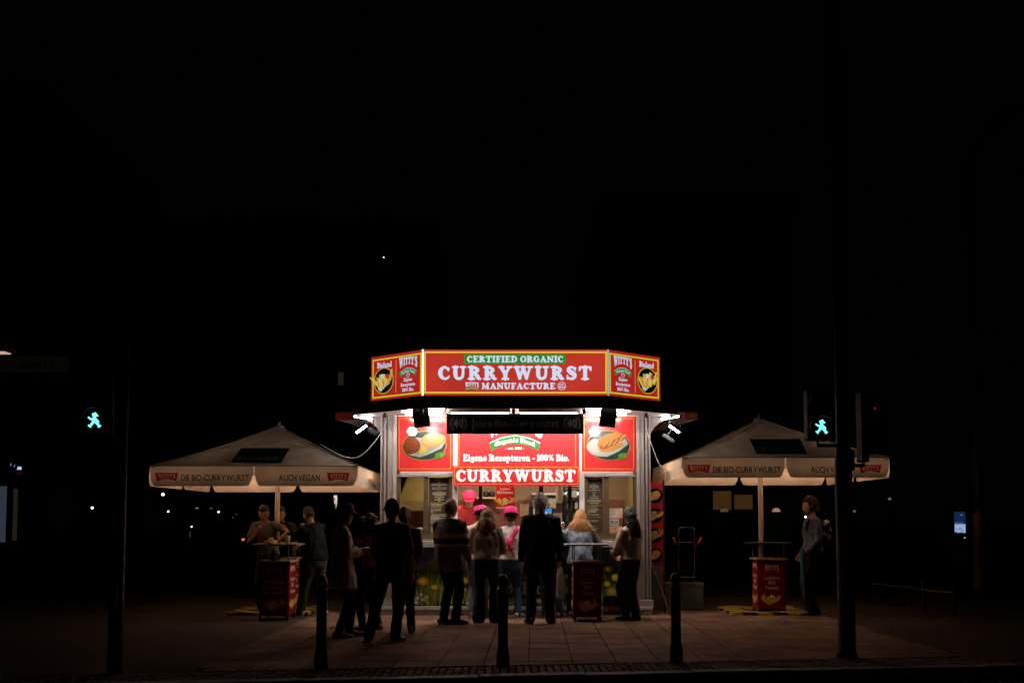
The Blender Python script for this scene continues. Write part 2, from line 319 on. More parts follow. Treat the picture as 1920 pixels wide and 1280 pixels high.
class Print:
    """flat print on a plane: fn(u, v, depth) maps sheet coordinates to space; each layer lies a hair above the one below"""
    def __init__(s, fn, lift=.003, step=.00025): s.fn = fn; s.d = lift; s.step = step; s.mb = MB(); s.cols = []
    def _c(s, col):
        if col not in s.cols: s.cols.append(col)
        s.mb.mi = s.cols.index(col); s.d += s.step
    def poly(s, pts, col): s._c(col); s.mb.add([s.fn(u, v, s.d) for u, v in pts], [tuple(range(len(pts)))]); return s
    def rect(s, a, b, c, d, col): return s.poly([(a, c), (b, c), (b, d), (a, d)], col)
    def frame(s, a, b, c, d, tu, tv, col):
        s.rect(a, b, c, c + tv, col); s.d -= s.step; s.rect(a, b, d - tv, d, col); s.d -= s.step
        s.rect(a, a + tu, c + tv, d - tv, col); s.d -= s.step; s.rect(b - tu, b, c + tv, d - tv, col); return s
    def ell(s, cx, cy, rx, ry, col, n=28, rot=0., wob=0., seed=0):
        rnd = random.Random(seed); ph = [rnd.random() * 6 for _ in range(4)]; pts = []
        for k in range(n):
            a = 2 * math.pi * k / n; q = 1 + wob * (math.sin(3 * a + ph[0]) + .7 * math.sin(5 * a + ph[1]) + .5 * math.sin(9 * a + ph[2]))
            x = rx * q * math.cos(a); y = ry * q * math.sin(a); pts.append((cx + x * math.cos(rot) - y * math.sin(rot), cy + x * math.sin(rot) + y * math.cos(rot)))
        return s.poly(pts, col)
    def ring(s, cx, cy, rx, ry, tx, ty, col, n=36):
        s._c(col); vs = []; fs = []
        for k in range(n):
            a = 2 * math.pi * k / n; vs += [s.fn(cx + rx * math.cos(a), cy + ry * math.sin(a), s.d), s.fn(cx + (rx - tx) * math.cos(a), cy + (ry - ty) * math.sin(a), s.d)]
            k2 = (k + 1) % n; fs.append((2 * k, 2 * k2, 2 * k2 + 1, 2 * k + 1))
        s.mb.add(vs, fs); return s
    def stroke(s, pts, wd, col):
        s._c(col); n = len(pts); vs = []; ww = wd if isinstance(wd, (list, tuple)) else [wd] * n
        for i, (x, y) in enumerate(pts):
            a = pts[min(i + 1, n - 1)]; b = pts[max(i - 1, 0)]; dx, dy = a[0] - b[0], a[1] - b[1]; L = math.hypot(dx, dy) + 1e-9
            vs += [s.fn(x - dy / L * ww[i] / 2, y + dx / L * ww[i] / 2, s.d), s.fn(x + dy / L * ww[i] / 2, y - dx / L * ww[i] / 2, s.d)]
        s.mb.add(vs, [(2 * i, 2 * i + 2, 2 * i + 3, 2 * i + 1) for i in range(n - 1)]); return s
    def text(s, t, u0, u1, v0, v1, col, font='serif', bold=0., track=0., warp=None):
        s._c(col); vs, fs = text2d(t, font, bold, track)
        q = []
        for a, b in vs:
            if warp: a, b = warp(a, b)
            q.append(s.fn(u0 + a * (u1 - u0), v0 + b * (v1 - v0), s.d))
        s.mb.add(q, fs); return s
    def build(s, name, parent, lit=0., local=False, gloss=0., trans=0., ink=1., **tags):
        ms = []
        for c in s.cols:
            r, g, b = [q * ink for q in s2l(*c)]
            nm = 'print_%d_%d_%d' % c + ('_%g' % ink if ink != 1 else '')
            ms.append(glow('backlit_' + nm + str(lit), (r, g, b), lit) if lit else mat(nm + ('_g' if gloss else '') + ('_t' if trans else ''), (r, g, b), rough=.28 if gloss else .45, var=.05, spec=.4 if gloss else .1, coat=gloss, translucent=trans))
        return s.mb.build(name, ms, parent, local=local, **tags)
def plane_fn(o, u, v, n):
    """o lower left corner; u, v edge vectors (sheet coordinates 0..1); n outward unit normal"""
    o, u, v, n = map(Vector, (o, u, v, n)); return lambda a, b, d: tuple(o + u * a + v * b + n * d)
def px_fn(Y):
    """sheet coordinates are those of a plane facing the street at distance Y"""
    def f(a, b, d):
        x, y, z = P(a, b, Y); return (x, Y - d, z)
    return f
def logo_warp(a, b):   # letters grow longer toward both ends
    return a, 1 - (1 - b) * (.72 + .55 * (2 * a - 1) ** 2)
def badge(pr, u0, u1, v0, v1, red, white):
    """arched red name badge: widening trapezoid with curved foot"""
    n = 12; pts = [(u0 + (u1 - u0) * k / n, v1) for k in range(n + 1)]
    for k in range(n, -1, -1):
        t = k / n; x = u0 + (u1 - u0) * (.1 + .8 * t); pts.append((x, v0 + (v1 - v0) * .25 * (1 - (2 * t - 1) ** 2)))
    # the letters are cut out of the red so that both lie in one printed layer
    ws = [glyph(ch)[0] for ch in "WITTY'S"]; W_ = sum(ws) - .06; x = 0; loops = []
    for ch, w_ in zip("WITTY'S", ws):
        for lp in GLP[ch]:
            q = []
            for gx, gy in lp:
                A = (x + gx) / W_; Bv = gy; A = .5 + (A - .5) * (.9 + .12 * Bv); Bv = 1 - (1 - Bv) * (.8 + .3 * (2 * A - 1) ** 2)
                q.append((u0 + (u1 - u0) * (.12 + .76 * A), v0 + (v1 - v0) * (.25 + .6 * Bv)))
            loops.append(q[::2])
        x += w_
    for lp, col in (([pts] + loops, red), (loops, white)):
        pr._c(col); vs, fs = fill(lp); pr.mb.add([pr.fn(u, v, pr.d) for u, v in vs], fs); pr.d -= pr.step * .5
def fries(pr, cx, cy, sx, sy, seed=1, tray=True):
    rnd = random.Random(seed)
    if tray: pr.poly([(cx - .95 * sx, cy + .05 * sy), (cx - .55 * sx, cy - .75 * sy), (cx - .3 * sx, cy - .85 * sy), (cx + .9 * sx, cy + .02 * sy), (cx + 1.0 * sx, cy + .35 * sy), (cx, cy + .3 * sy)], (205, 222, 205))
    for k in range(40):
        x = rnd.uniform(-.85, .8); y0 = -.62 + .45 * abs(x + .2) + rnd.uniform(-.08, .1); a = rnd.uniform(-.5, .5) + x * .5; L = rnd.uniform(.55, 1.15)
        c = rnd.choice([(224, 176, 70), (236, 196, 96), (208, 148, 48), (240, 208, 120)])
        pr.stroke([(cx + x * sx, cy + y0 * sy), (cx + (x + math.sin(a) * L) * sx, cy + (y0 + math.cos(a) * L) * sy)], .14 * sx, c)
    pr.ell(cx - .1 * sx, cy + .42 * sy, .22 * sx, .2 * sy, (226, 222, 190), wob=.06, seed=seed)
    pr.ell(cx + .5 * sx, cy + .36 * sy, .24 * sx, .2 * sy, (196, 66, 58), wob=.06, seed=seed + 1)
# ================================================================== GROUND
def clip(poly, f):
    out = []
    for i in range(len(poly)):
        a, b = poly[i], poly[(i + 1) % len(poly)]; fa, fb = f(a), f(b)
        if fa >= 0: out.append(a)
        if fa * fb < 0: t = fa / (fa - fb); out.append((a[0] + (b[0] - a[0]) * t, a[1] + (b[1] - a[1]) * t))
    return out
def sett_mat(name, col, joint, scale):
    m = bpy.data.materials.new(name); m.use_nodes = True; nt = m.node_tree; b = nt.nodes['Principled BSDF']; N = nt.nodes.new; Lk = nt.links.new
    tc = N('ShaderNodeTexCoord'); vo = N('ShaderNodeTexVoronoi'); vo.feature = 'DISTANCE_TO_EDGE'; vo.inputs['Scale'].default_value = scale
    vc = N('ShaderNodeTexVoronoi'); vc.inputs['Scale'].default_value = scale; Lk(tc.outputs['Object'], vo.inputs[0]); Lk(tc.outputs['Object'], vc.inputs[0])
    cr = N('ShaderNodeValToRGB'); cr.color_ramp.elements[0].position = .03; cr.color_ramp.elements[1].position = .12
    cr.color_ramp.elements[0].color = (*joint, 1); cr.color_ramp.elements[1].color = (*col, 1); Lk(vo.outputs[0], cr.inputs[0])
    mx = N('ShaderNodeMix'); mx.data_type = 'RGBA'; mx.blend_type = 'MULTIPLY'; mx.inputs[0].default_value = .45; Lk(cr.outputs[0], mx.inputs[6]); Lk(vc.outputs['Color'], mx.inputs[7])
    Lk(mx.outputs[2], b.inputs['Base Color']); b.inputs['Roughness'].default_value = .85; b.inputs['Specular IOR Level'].default_value = .08
    bp = N('ShaderNodeBump'); bp.inputs['Strength'].default_value = .6; bp.inputs['Distance'].default_value = .02; Lk(cr.outputs[0], bp.inputs['Height']); Lk(bp.outputs[0], b.inputs['Normal'])
    return m
kerbY = lambda x: 9.62 + .14 * x          # front edge of the sett strip
road_m = mat('asphalt', (.035, .034, .033), .85, var=.3, vs=40, bump=.5, bs=300)
MB().box(-400, 400, -60, 500, -.6, -.12).build('road', road_m, kind='structure')
bed_m = mat('joint_sand', (.028, .024, .02), .95, var=.3, vs=30, bump=.3, spec=.05)
bed = MB().prism([(-60, kerbY(-60) if False else 9.62 - 8.4), (60, 9.62 + 8.4), (60, 420), (-60, 420)], -.4, -.02).build('pavement', bed_m, kind='structure')
# small irregular stones left and right of the slabs (too far and dark to tell apart): one sheet
sm = sett_mat('mosaic_stone', (.085, .062, .047), (.03, .024, .019), 14)
L0, L1 = -3.05, 4.75
far = MB()
far.add([(-60, kerbY(-60) + .55, -.004), (L0, kerbY(L0) + .55, -.004), (L0, 60, -.004), (-60, 60, -.004)], [(0, 1, 2, 3)])
far.add([(L1, kerbY(L1) + .55, -.004), (60, kerbY(60) + .55, -.004), (60, 60, -.004), (L1, 60, -.004)], [(0, 1, 2, 3)])
far.add([(L0, 16.3, -.004), (L1, 16.3, -.004), (L1, 60, -.004), (L0, 60, -.004)], [(0, 1, 2, 3)])
far.build('mosaic_paving', sm, kind='structure')
# concrete slabs, one by one
m = mat('paving_slab', (.215, .13, .09), .8, var=.16, vs=22, bump=.35, bs=220, spec=.1)
nt = m.node_tree; oi = nt.nodes.new('ShaderNodeObjectInfo'); hs = nt.nodes.new('ShaderNodeHueSaturation'); mr = nt.nodes.new('ShaderNodeMapRange')
mr.inputs[3].default_value = .86; mr.inputs[4].default_value = 1.12; nt.links.new(oi.outputs['Random'], mr.inputs[0]); nt.links.new(mr.outputs[0], hs.inputs['Value'])
mxn = [n for n in nt.nodes if n.type == 'MIX'][0]; nt.links.new(mxn.outputs[2], hs.inputs['Color']); nt.links.new(hs.outputs[0], nt.nodes['Principled BSDF'].inputs['Base Color'])
slab_m = m
geo = nt.nodes.new('ShaderNodeNewGeometry')
for n_ in nt.nodes:
    if n_.type == 'MAPPING': nt.links.new(geo.outputs['Position'], n_.inputs[0])
st1 = nt.nodes.new('ShaderNodeTexNoise'); st1.inputs['Scale'].default_value = 1.7; st1.inputs['Detail'].default_value = 8; st1.inputs['Roughness'].default_value = .7
vg = nt.nodes.new('ShaderNodeTexVoronoi'); vg.inputs['Scale'].default_value = 3.3; cg = nt.nodes.new('ShaderNodeValToRGB'); cg.color_ramp.elements[0].position = .035; cg.color_ramp.elements[1].position = .05; cg.color_ramp.elements[0].color = (.45, .45, .45, 1)
c1 = nt.nodes.new('ShaderNodeValToRGB'); c1.color_ramp.elements[0].position = .38; c1.color_ramp.elements[0].color = (.52, .50, .48, 1); c1.color_ramp.elements[1].position = .6; c1.color_ramp.elements[1].color = (1.12, 1.1, 1.08, 1)
for q_ in (st1, vg): nt.links.new(geo.outputs['Position'], q_.inputs[0])
nt.links.new(st1.outputs[0], c1.inputs[0]); nt.links.new(vg.outputs['Distance'], cg.inputs[0])
ma = nt.nodes.new('ShaderNodeMix'); ma.data_type = 'RGBA'; ma.blend_type = 'MULTIPLY'; ma.inputs[0].default_value = 1; mb_ = nt.nodes.new('ShaderNodeMix'); mb_.data_type = 'RGBA'; mb_.blend_type = 'MULTIPLY'; mb_.inputs[0].default_value = 1
nt.links.new(hs.outputs[0], ma.inputs[6]); nt.links.new(c1.outputs[0], ma.inputs[7]); nt.links.new(ma.outputs[2], mb_.inputs[6]); nt.links.new(cg.outputs[0], mb_.inputs[7]); nt.links.new(mb_.outputs[2], nt.nodes['Principled BSDF'].inputs['Base Color'])
ang = math.radians(-1.2); SW, SD = .447, .53; nsl = 0
for j in range(-1, 13):
    for i in range(-8, 12):
        ox = (.0 if j % 2 else .0); x0 = .16 + i * SW + ox; y0 = 9.9 + j * SD; g = .0045
        q = [(x0 + g, y0 + g), (x0 + SW - g, y0 + g), (x0 + SW - g, y0 + SD - g), (x0 + g, y0 + SD - g)]
        q = [(x * math.cos(ang) - (y - 10) * math.sin(ang), (y - 10) * math.cos(ang) + x * math.sin(ang) + 10) for x, y in q]
        for f in (lambda p: p[1] - kerbY(p[0]) - .556, lambda p: 16.29 - p[1], lambda p: p[0] - L0 - .005, lambda p: L1 - .005 - p[0]): q = clip(q, f) if q else q
        if len(q) < 3 or nsl >= 300: continue
        cx = sum(p[0] for p in q) / len(q); cy = sum(p[1] for p in q) / len(q)
        if max(math.hypot(p[0] - cx, p[1] - cy) for p in q) < .12: continue
        n = len(q); dz = random.uniform(-.0015, .0015); tl = (random.uniform(-.004, .004), random.uniform(-.004, .004))
        zt = lambda p: dz + tl[0] * (p[0] - cx) + tl[1] * (p[1] - cy)
        ins = lambda p: (cx + (p[0] - cx) * .987, cy + (p[1] - cy) * .987)
        vs = [(x - cx, y - cy, -.05) for x, y in q] + [(x - cx, y - cy, zt((x, y)) - .004) for x, y in q] + [(ins(p)[0] - cx, ins(p)[1] - cy, zt(p)) for p in q]
        fs = [(k + r * n, (k + 1) % n + r * n, (k + 1) % n + (r + 1) * n, k + (r + 1) * n) for r in (0, 1) for k in range(n)] + [tuple(range(2 * n, 3 * n))]
        o = MB().add(vs, fs).build('slab', slab_m, bed, local=True); o.location = (cx, cy, 0); nsl += 1
# strip of small setts along the kerb, joined: more than anyone counts
st = MB(); rr = random.Random(3)
sa = math.atan(.14)
for i in range(-75, 82):
    for j in range(7):
        x = i * .074 + (j % 2) * .0; y = kerbY(x) + .03 + j * .074; hgt = rr.uniform(-.006, .004); a = sa + rr.uniform(-.08, .08); r = .031
        cs, sn = math.cos(a) * r, math.sin(a) * r
        b = [(x - cs + sn, y - sn - cs), (x + cs + sn, y + sn - cs), (x + cs - sn, y + sn + cs), (x - cs - sn, y - sn + cs)]
        t = [(x + (p - x) * .75, y + (q - y) * .75) for p, q in b]
        st.add([(p, q, -.03) for p, q in b] + [(p, q, hgt - .006) for p, q in b] + [(p, q, hgt) for p, q in t], [(k + r2 * 4, (k + 1) % 4 + r2 * 4, (k + 1) % 4 + r2 * 4 + 4, k + r2 * 4 + 4) for r2 in (0, 1) for k in range(4)] + [(8, 9, 10, 11)])
st.build('sett_strip', mat('sett_stone', (.10, .08, .062), .8, var=.5, vs=13, bump=.3, spec=.1), kind='stuff')
for i in range(-9, 10):
    x0, x1 = i * 1.0 - .3, i * 1.0 + .695; gy = lambda x: kerbY(x) - .012
    MB().prism([(x0, gy(x0) - .17), (x1, gy(x1) - .17), (x1, gy(x1)), (x0, gy(x0))], -.35, random.uniform(-.004, .004)).build('kerb_stone', mat('granite_kerb', (.17, .15, .135), .7, var=.3, vs=60, bump=.3, bs=200), bed, bevel=.012)

# ================================================================== KIOSK
KX, KY = .055, 15.6
kiosk = thing('sausage_kiosk', 'brightly lit sausage kiosk with red panels, serving window and meadow print front', 'kiosk', (KX, KY, 0))
steel = mat('brushed_aluminium', (.6, .54, .5), .4, metal=.3, var=.08, vs=3, stretch=(1, 1, .1))
alu_w = mat('white_painted_metal', (.74, .71, .69), .45, var=.05)
bronze = mat('bronze_anodised_frame', (.17, .125, .07), .4, metal=.5, var=.1)
dark = mat('black_painted_metal', (.012, .012, .012), .5)
zof = lambda py, Y=KY: P(960, py, Y)[2]
xof = lambda px, Y=KY: P(px, 979, Y)[0]
XL, XR = xof(711), xof(1222)
zw = zof(778); ztop = 3.07
MB().box(XL, XR, KY - .03, 19.2, 0, zof(1142)).build('plinth', mat('concrete_plinth', (.4, .36, .33), .8, var=.2, vs=9, bump=.2), kiosk, bevel=.01)
MB().box(XL, XR, KY - .045, KY + .1, zof(1142) + .002, zof(1136)).build('base_trim', alu_w, kiosk, bevel=.004)
def post(xa, xb):   # from the outside edge in: shallow flutes then a bright flat
    s = 1 if xb > xa else -1; W = abs(xb - xa); y = KY - .02
    prof = [(0, .34), (0, .1), (.05, .07), (.12, .07), (.14, .1), (.22, .1), (.24, .05), (.36, .05), (.38, .09), (.46, .09), (.48, .03), (.78, .03), (.8, .0), (1, .0), (1, .34)]
    pts = [(xa + s * W * u, y + v) for u, v in prof]
    if s < 0: pts = pts[::-1]
    MB().prism(pts, zof(1136), ztop - .002).build('corner_post', steel, kiosk)
    MB().box(min(xa, xb) - .015, max(xa, xb) + .015, y - .015, y + .36, zof(1136) + .001, zof(1124)).build('post_foot', steel, kiosk, bevel=.005)
post(XL, xof(743)); post(XR, xof(1194))
XA, XB = xof(743), xof(1194)
# upper wall behind the red boards, pillars, lower wall
MB().box(XA + .002, XB - .002, KY + .04, KY + .12, zof(893), ztop - .003).build('upper_wall', alu_w, kiosk)
for a, b in ((848, 857), (1087, 1096)):
    MB().box(xof(a), xof(b), KY - .012, KY + .11, zof(1012), ztop - .004).build('pillar', mat('white_pillar', (.8, .79, .8), .5, var=.04), kiosk, bevel=.003)
MB().box(XA + .002, XB - .002, KY + .03, KY + .12, zof(1136) + .002, zof(1026)).build('lower_wall', mat('dark_blue_board', (.02, .024, .04), .5), kiosk)
MB().box(xof(735), xof(1194), KY - .17, KY + .35, zof(1025), zof(1014)).build('counter_shelf', mat('counter_steel', (.62, .6, .6), .3, metal=.3, var=.06), kiosk, bevel=.006)
for a, b in ((750, 849), (1096, 1187)):
    rb = MB().box(xof(a), xof(b), KY - .05, KY + .038, zof(893), zof(884.5)).build('roller_box', alu_w, kiosk, bevel=.004)
    for q in (886.8, 890): MB().box(xof(a), xof(b), KY - .056, KY - .0505, zof(q + .9), zof(q)).build('rib', mat('grey_joint', (.3, .29, .28), .6), rb)
glass = bpy.data.materials.new('window_glass'); glass.use_nodes = True; nt = glass.node_tree; nt.nodes.clear()
g0 = nt.nodes.new('ShaderNodeBsdfGlossy'); g0.inputs['Roughness'].default_value = .02; tr = nt.nodes.new('ShaderNodeBsdfTransparent'); tr.inputs[0].default_value = (.95, .94, .90, 1)
ms = nt.nodes.new('ShaderNodeMixShader'); om = nt.nodes.new('ShaderNodeOutputMaterial'); ms.inputs[0].default_value = .05
nt.links.new(tr.outputs[0], ms.inputs[1]); nt.links.new(g0.outputs[0], ms.inputs[2]); nt.links.new(ms.outputs[0], om.inputs[0])
zs, zt_ = zof(1010), zof(893)
def side_window(x0, x1, mul0, mul1):
    m_ = MB(); t = xof(750) - xof(744)
    m_.box(x0, x0 + t, KY - .01, KY + .06, zs, zt_ - .003).box(x1 - t, x1, KY - .01, KY + .06, zs, zt_ - .003)
    m_.box(x0 + t, x1 - t, KY - .01, KY + .06, zs, zs + .09).box(mul0, mul1, KY - .02, KY + .05, zs + .09, zt_ - .003)
    wf = m_.build('window_frame', bronze, kiosk)
    for a, b in ((x0 + t, mul0), (mul1, x1 - t)): MB().box(a, b, KY + .02, KY + .028, zs + .09, zt_ - .004).build('pane', glass, wf)
side_window(xof(744), xof(848), xof(794), xof(803)); side_window(xof(1096), xof(1193), xof(1132), xof(1142))
for a, b in ((897, 903.5), (1011, 1019), (1066, 1073)): MB().box(xof(a), xof(b), KY + .12, KY + .17, zof(1012), zof(908)).build('sliding_frame', mat('dark_bronze_frame', (.035, .028, .018), .4, metal=.4), kiosk)
# shell: sides, back, floor, ceiling
wall_in = mat('interior_wall', (.36, .25, .16), .6, var=.08)
MB().box(XL + .03, XL + .1, KY + .36, 19.15, zof(1142) + .001, ztop - .003).box(XR - .1, XR - .03, KY + .36, 19.15, zof(1142) + .001, ztop - .003).box(XL + .1, XR - .1, 19.05, 19.15, zof(1142) + .001, ztop - .003).build('outer_wall', alu_w, kiosk)
MB().box(XL + .15, XR - .15, 17.5, 17.56, .16, 3.0).build('interior_wall', wall_in, kiosk)
for qa, qb in ((XL + .11, XL + .15), (XR - .15, XR - .11)): MB().box(qa, qb, KY + .36, 17.5, .16, 3.0).build('interior_side_wall', mat('olive_interior_board', (.38, .31, .12), .55, var=.1), kiosk)
MB().box(XL + .11, XR - .11, KY + .13, 17.5, .13, .158).build('interior_floor', mat('floor_tile', (.12, .1, .09), .5), kiosk)
MB().box(XL + .16, XR - .16, KY + .42, 17.48, 2.55, 2.58).build('interior_ceiling', mat('ceiling_board', (.5, .42, .32), .6), kiosk)
wp = MB()
for k in range(14): x = XL + .2 + k * .27; wp.box(x, x + .255, 17.478, 17.498, .2, 1.8)
wp.build('wall_boarding', mat('red_brown_boarding', (.26, .11, .07), .45, var=.12, vs=2, stretch=(6, 1, .3)), kiosk)
# canopy: octagonal roof with dark fascia
o1 = [(KX - 1.34, 14.3), (KX + 1.34, 14.3), (KX + 2.42, 15.12), (KX + 2.42, 18.9), (KX - 2.42, 18.9), (KX - 2.42, 15.12)]
def inset(poly, k): return [(KX + (x - KX) * (1 - k), 16.6 + (y - 16.6) * (1 - k)) for x, y in poly]
MB().prism(inset(o1, .01), 3.10, 3.18).build('roof', mat('roof_sheet', (.1, .1, .1), .6), kiosk)
MB().prism(inset(o1, .012), 3.072, 3.098).build('soffit', mat('white_soffit', (.8, .76, .72), .5, var=.05), kiosk)
fas_m = mat('dark_red_fascia', (.09, .013, .01), .45)
for k in range(len(o1)):
    a, b = Vector((*o1[k], 0)), Vector((*o1[(k + 1) % len(o1)], 0)); d = (b - a).normalized(); n = Vector((d.y, -d.x, 0)); zb = 3.025
    q = [a - n * .022 + d * .0, b - n * .022, b, a]
    fp = MB().add([(p.x, p.y, z) for z in (zb, 3.195) for p in (a, b, b - n * .02, a - n * .02)], [(0, 1, 2, 3), (7, 6, 5, 4), (0, 4, 5, 1), (1, 5, 6, 2), (2, 6, 7, 3), (3, 7, 4, 0)]).build('fascia_board', fas_m, kiosk)
    if k in (0, 1, 5):
        L = (b - a).length; fn = plane_fn((a.x, a.y, zb), (b - a), (0, 0, .17), n)
        pr = Print(fn)
        words = {0: [('Beste Currywurst in Berlin', .04, .36), ("WITTY'S", .44, .54), ('100% Bio.', .62, .74), ('Eigene Rezepturen', .78, .97)], 1: [('Beste Qualitat', .1, .45), ("WITTY'S", .62, .8)], 5: [('Beste Currywurst', .08, .5), ('in Berlin', .56, .72), ("WITTY'S", .78, .94)]}[k]
        if k == 1: words = [('Hochste Qualitat', .1, .45), ("WITTY'S", .62, .8)]
        for t, u0, u1 in words: pr.text(t, u0, u1, .32, .68, (150, 110, 90), 'sans', .02)
        pr.build('lettering', fp)
for px in (720, 789, 963, 1096, 1213):
    Y = 14.33 if 780 < px < 1150 else 14.86; x = xof(px, Y)
    MB().box(x - .022, x + .022, Y, Y + .05, 2.955, 3.022).build('bracket', dark, kiosk)
# curved reveal plates between post and canopy
for s, xx in ((-1, XL), (1, XR)):
    mb = MB(); pts = []
    for k in range(9):
        a = math.pi / 2 * k / 8; pts.append((xx + s * (.30 - .30 * math.cos(a) if False else .32 * (1 - math.sin(a))), 2.74 + .33 * (1 - math.cos(a)) if False else 2.74 + .325 * (k / 8) ** 1.0))
    prof = [(xx - s * .03, 2.70), (xx + s * .0, 2.70), (xx + s * .03, 2.80), (xx + s * .09, 2.90), (xx + s * .18, 2.98), (xx + s * .33, 3.04), (xx + s * .33, 3.068), (xx - s * .03, 3.068)]
    n = len(prof); mb.add([(x, KY + .3, z) for x, z in prof] + [(x, KY + .36, z) for x, z in prof], [tuple(range(n)), tuple(range(n, 2 * n))[::-1]] + [(i, n + i, n + (i + 1) % n, (i + 1) % n) for i in range(n)])
    mb.build('corner_gusset', mat('pinkish_cladding', (.6, .5, .45), .5), kiosk)
# side awnings standing out left and right under the roof
for s, lx, rx_, lab in ((-1, 627, 712, ''), (1, 1311, 1222, '')):
    Yf, Yb = 16.35, 18.1; xo = xof(lx, Yf); xi = XL + .02 if s < 0 else XR - .02
    z0, z1 = zof(787, Yf), zof(772.5, Yf)
    aw = MB().add([(xi, Yf + .02, z0 + .1), (xo, Yf + .02, z0 + .01), (xo + (-s) * .35, Yb, z0 - .02), (xi, Yb, z0 - .02), (xi, Yf + .02, z1), (xo, Yf + .02, z1 - .02), (xo + (-s) * .35, Yb, z1 - .02), (xi, Yb, z1)], [(0, 1, 2, 3), (7, 6, 5, 4), (0, 4, 5, 1), (1, 5, 6, 2), (2, 6, 7, 3), (3, 7, 4, 0)]).build('side_awning', mat('pale_awning', (.62, .56, .5), .6), kiosk)
    aa, bb = (xo, xi) if s < 0 else (xi, xo)
    fb = MB().box(aa, bb, Yf - .01, Yf + .015, z0, z1).build('awning_fascia', mat('red_fascia', (.42, .035, .028), .5), kiosk)
    pr = Print(plane_fn((aa, Yf - .01, z0), (bb - aa, 0, 0), (0, 0, z1 - z0), (0, -1, 0)))
    if s > 0:
        pr.text("WITTY'S", .38, .75, .3, .95, (225, 190, 170), 'sans', .03); pr.text('Organic Food', .42, .72, .1, .25, (225, 190, 170), 'sans', .02); pr.ell(.89, .5, .06, .22, (120, 150, 50)); pr.build('lettering', fb)
# ------------------------------------------------------------------ red boards on the front
RED = (206, 34, 36); GOLD = (222, 160, 60); WH = (250, 248, 246); GRN = (40, 104, 52)
redm = mat('glossy_red_board', s2l(204, 50, 54), .22, var=.03, spec=.55, coat=.6)
def board(name, label, px0, px1, py0, py1, Y, th=.02):
    x0, x1 = xof(px0, Y), xof(px1, Y); z0, z1 = zof(py1, Y), zof(py0, Y)
    r = thing(name, label, 'sign', ((x0 + x1) / 2, Y, z0))
    b = MB().box(x0, x1, Y, Y + th, z0, z1).build('board', redm, r, bevel=.002); return r, b, px_fn(Y)
def border(fn, par, a, b, c, d, t=1.0, col=GOLD, lit=0):
    p = Print(fn); p.frame(a, b, d, c, t, -t, col) if False else None
    p.rect(a, b, c, c + t, col); p.rect(a, b, d - t, d, col); p.rect(a, a + t, c + t, d - t, col); p.rect(b - t, b, c + t, d - t, col)
    return p.build('border', par, lit=lit)
YB = 15.585
r1, b1, fn = board('picture_board', 'red board with meatball and bread roll picture left of the serving hatch', 745, 849, 780.5, 883.5, YB)
border(fn, r1, 748, 845.5, 784, 879)
p = Print(fn, .004)
p.ell(795.5, 835, 42, 28, (236, 178, 60), 40, -.06); p.ell(795.5, 835, 40.3, 26.4, (44, 78, 72), 40, -.06)
p.poly([(754, 832), (757, 845), (766, 851), (772, 854), (780, 855), (786, 857), (800, 853), (815, 846), (828, 840), (835, 828), (820, 822), (780, 820)], (206, 222, 220))
p.poly([(758, 838), (772, 849), (788, 852), (812, 844), (832, 831), (815, 832), (780, 838)], (168, 190, 190))
p.ell(812, 825, 24, 13.5, (246, 190, 104), 30, -.12, .02, 3); p.ell(812, 823, 21, 10.5, (252, 208, 130), 30, -.12)
for k in range(3): p.stroke([(796 + k * 9, 821 - k), (801 + k * 9, 817 - k), (812 + k * 7, 816 - k)], .8, (226, 160, 84))
p.ell(771.5, 835, 16.5, 16, (140, 66, 34), 30, 0, .03, 1); p.ell(770, 832, 13, 12, (164, 82, 42), 26, 0, .05, 2)
rb = random.Random(5)
for k in range(30): p.ell(771 + rb.uniform(-13, 13), 835 + rb.uniform(-12, 13), rb.uniform(.8, 2), rb.uniform(.6, 1.4), rb.choice([(120, 50, 26), (182, 98, 54), (104, 44, 26), (196, 110, 62)]), 8)
p.poly([(786, 846), (788, 838), (793, 833), (797, 838), (802, 841), (802, 847), (794, 850), (786, 853), (783, 852)], (250, 222, 104))
p.poly([(790, 843), (793, 837), (798, 842), (799, 846)], (254, 238, 150))
p.poly([(816, 851), (821, 848), (835, 847), (836, 852), (829, 858), (821, 860), (816, 861)], (120, 178, 66))
for k in range(16): p.ell(rb.uniform(819, 833), rb.uniform(849, 857), .6, .6, (220, 240, 190), 6)
p.build('food_picture', r1, gloss=.6, ink=.42)
def bio(fn, par, cx, cy):
    q = Print(fn, .012); q.poly([(cx + 11 * math.cos(a), cy + 9.6 * math.sin(a)) for a in [math.pi / 3 * k for k in range(6)]], (235, 238, 232))
    q.poly([(cx + 10 * math.cos(a), cy + 8.7 * math.sin(a)) for a in [math.pi / 3 * k for k in range(6)]], (180, 200, 170)); q.poly([(cx + 9.6 * math.cos(a), cy + 8.3 * math.sin(a)) for a in [math.pi / 3 * k for k in range(6)]], (246, 248, 244))
    q.text('BIO', cx - 6, cx + 6, cy + 2.2, cy - 3.4, (30, 80, 80), 'sans', .01); q.build('seal', par)
bio(fn, r1, 773, 808.5)
r2, b2, fn = board('picture_board', 'red board with hot dog picture right of the serving hatch', 1091.5, 1192.5, 780.5, 883.5, YB)
border(fn, r2, 1095, 1188.5, 784, 879)
p = Print(fn, .004)
p.ell(1141, 834.5, 41, 28.5, (236, 178, 60), 40, .08); p.ell(1141, 834.5, 39.3, 27, (44, 78, 72), 40, .08)
p.poly([(1101, 842), (1100, 836), (1106, 826), (1114, 822), (1124, 824), (1150, 830), (1172, 822), (1178, 832), (1160, 846), (1138, 856), (1120, 855), (1108, 850)], (226, 236, 232))
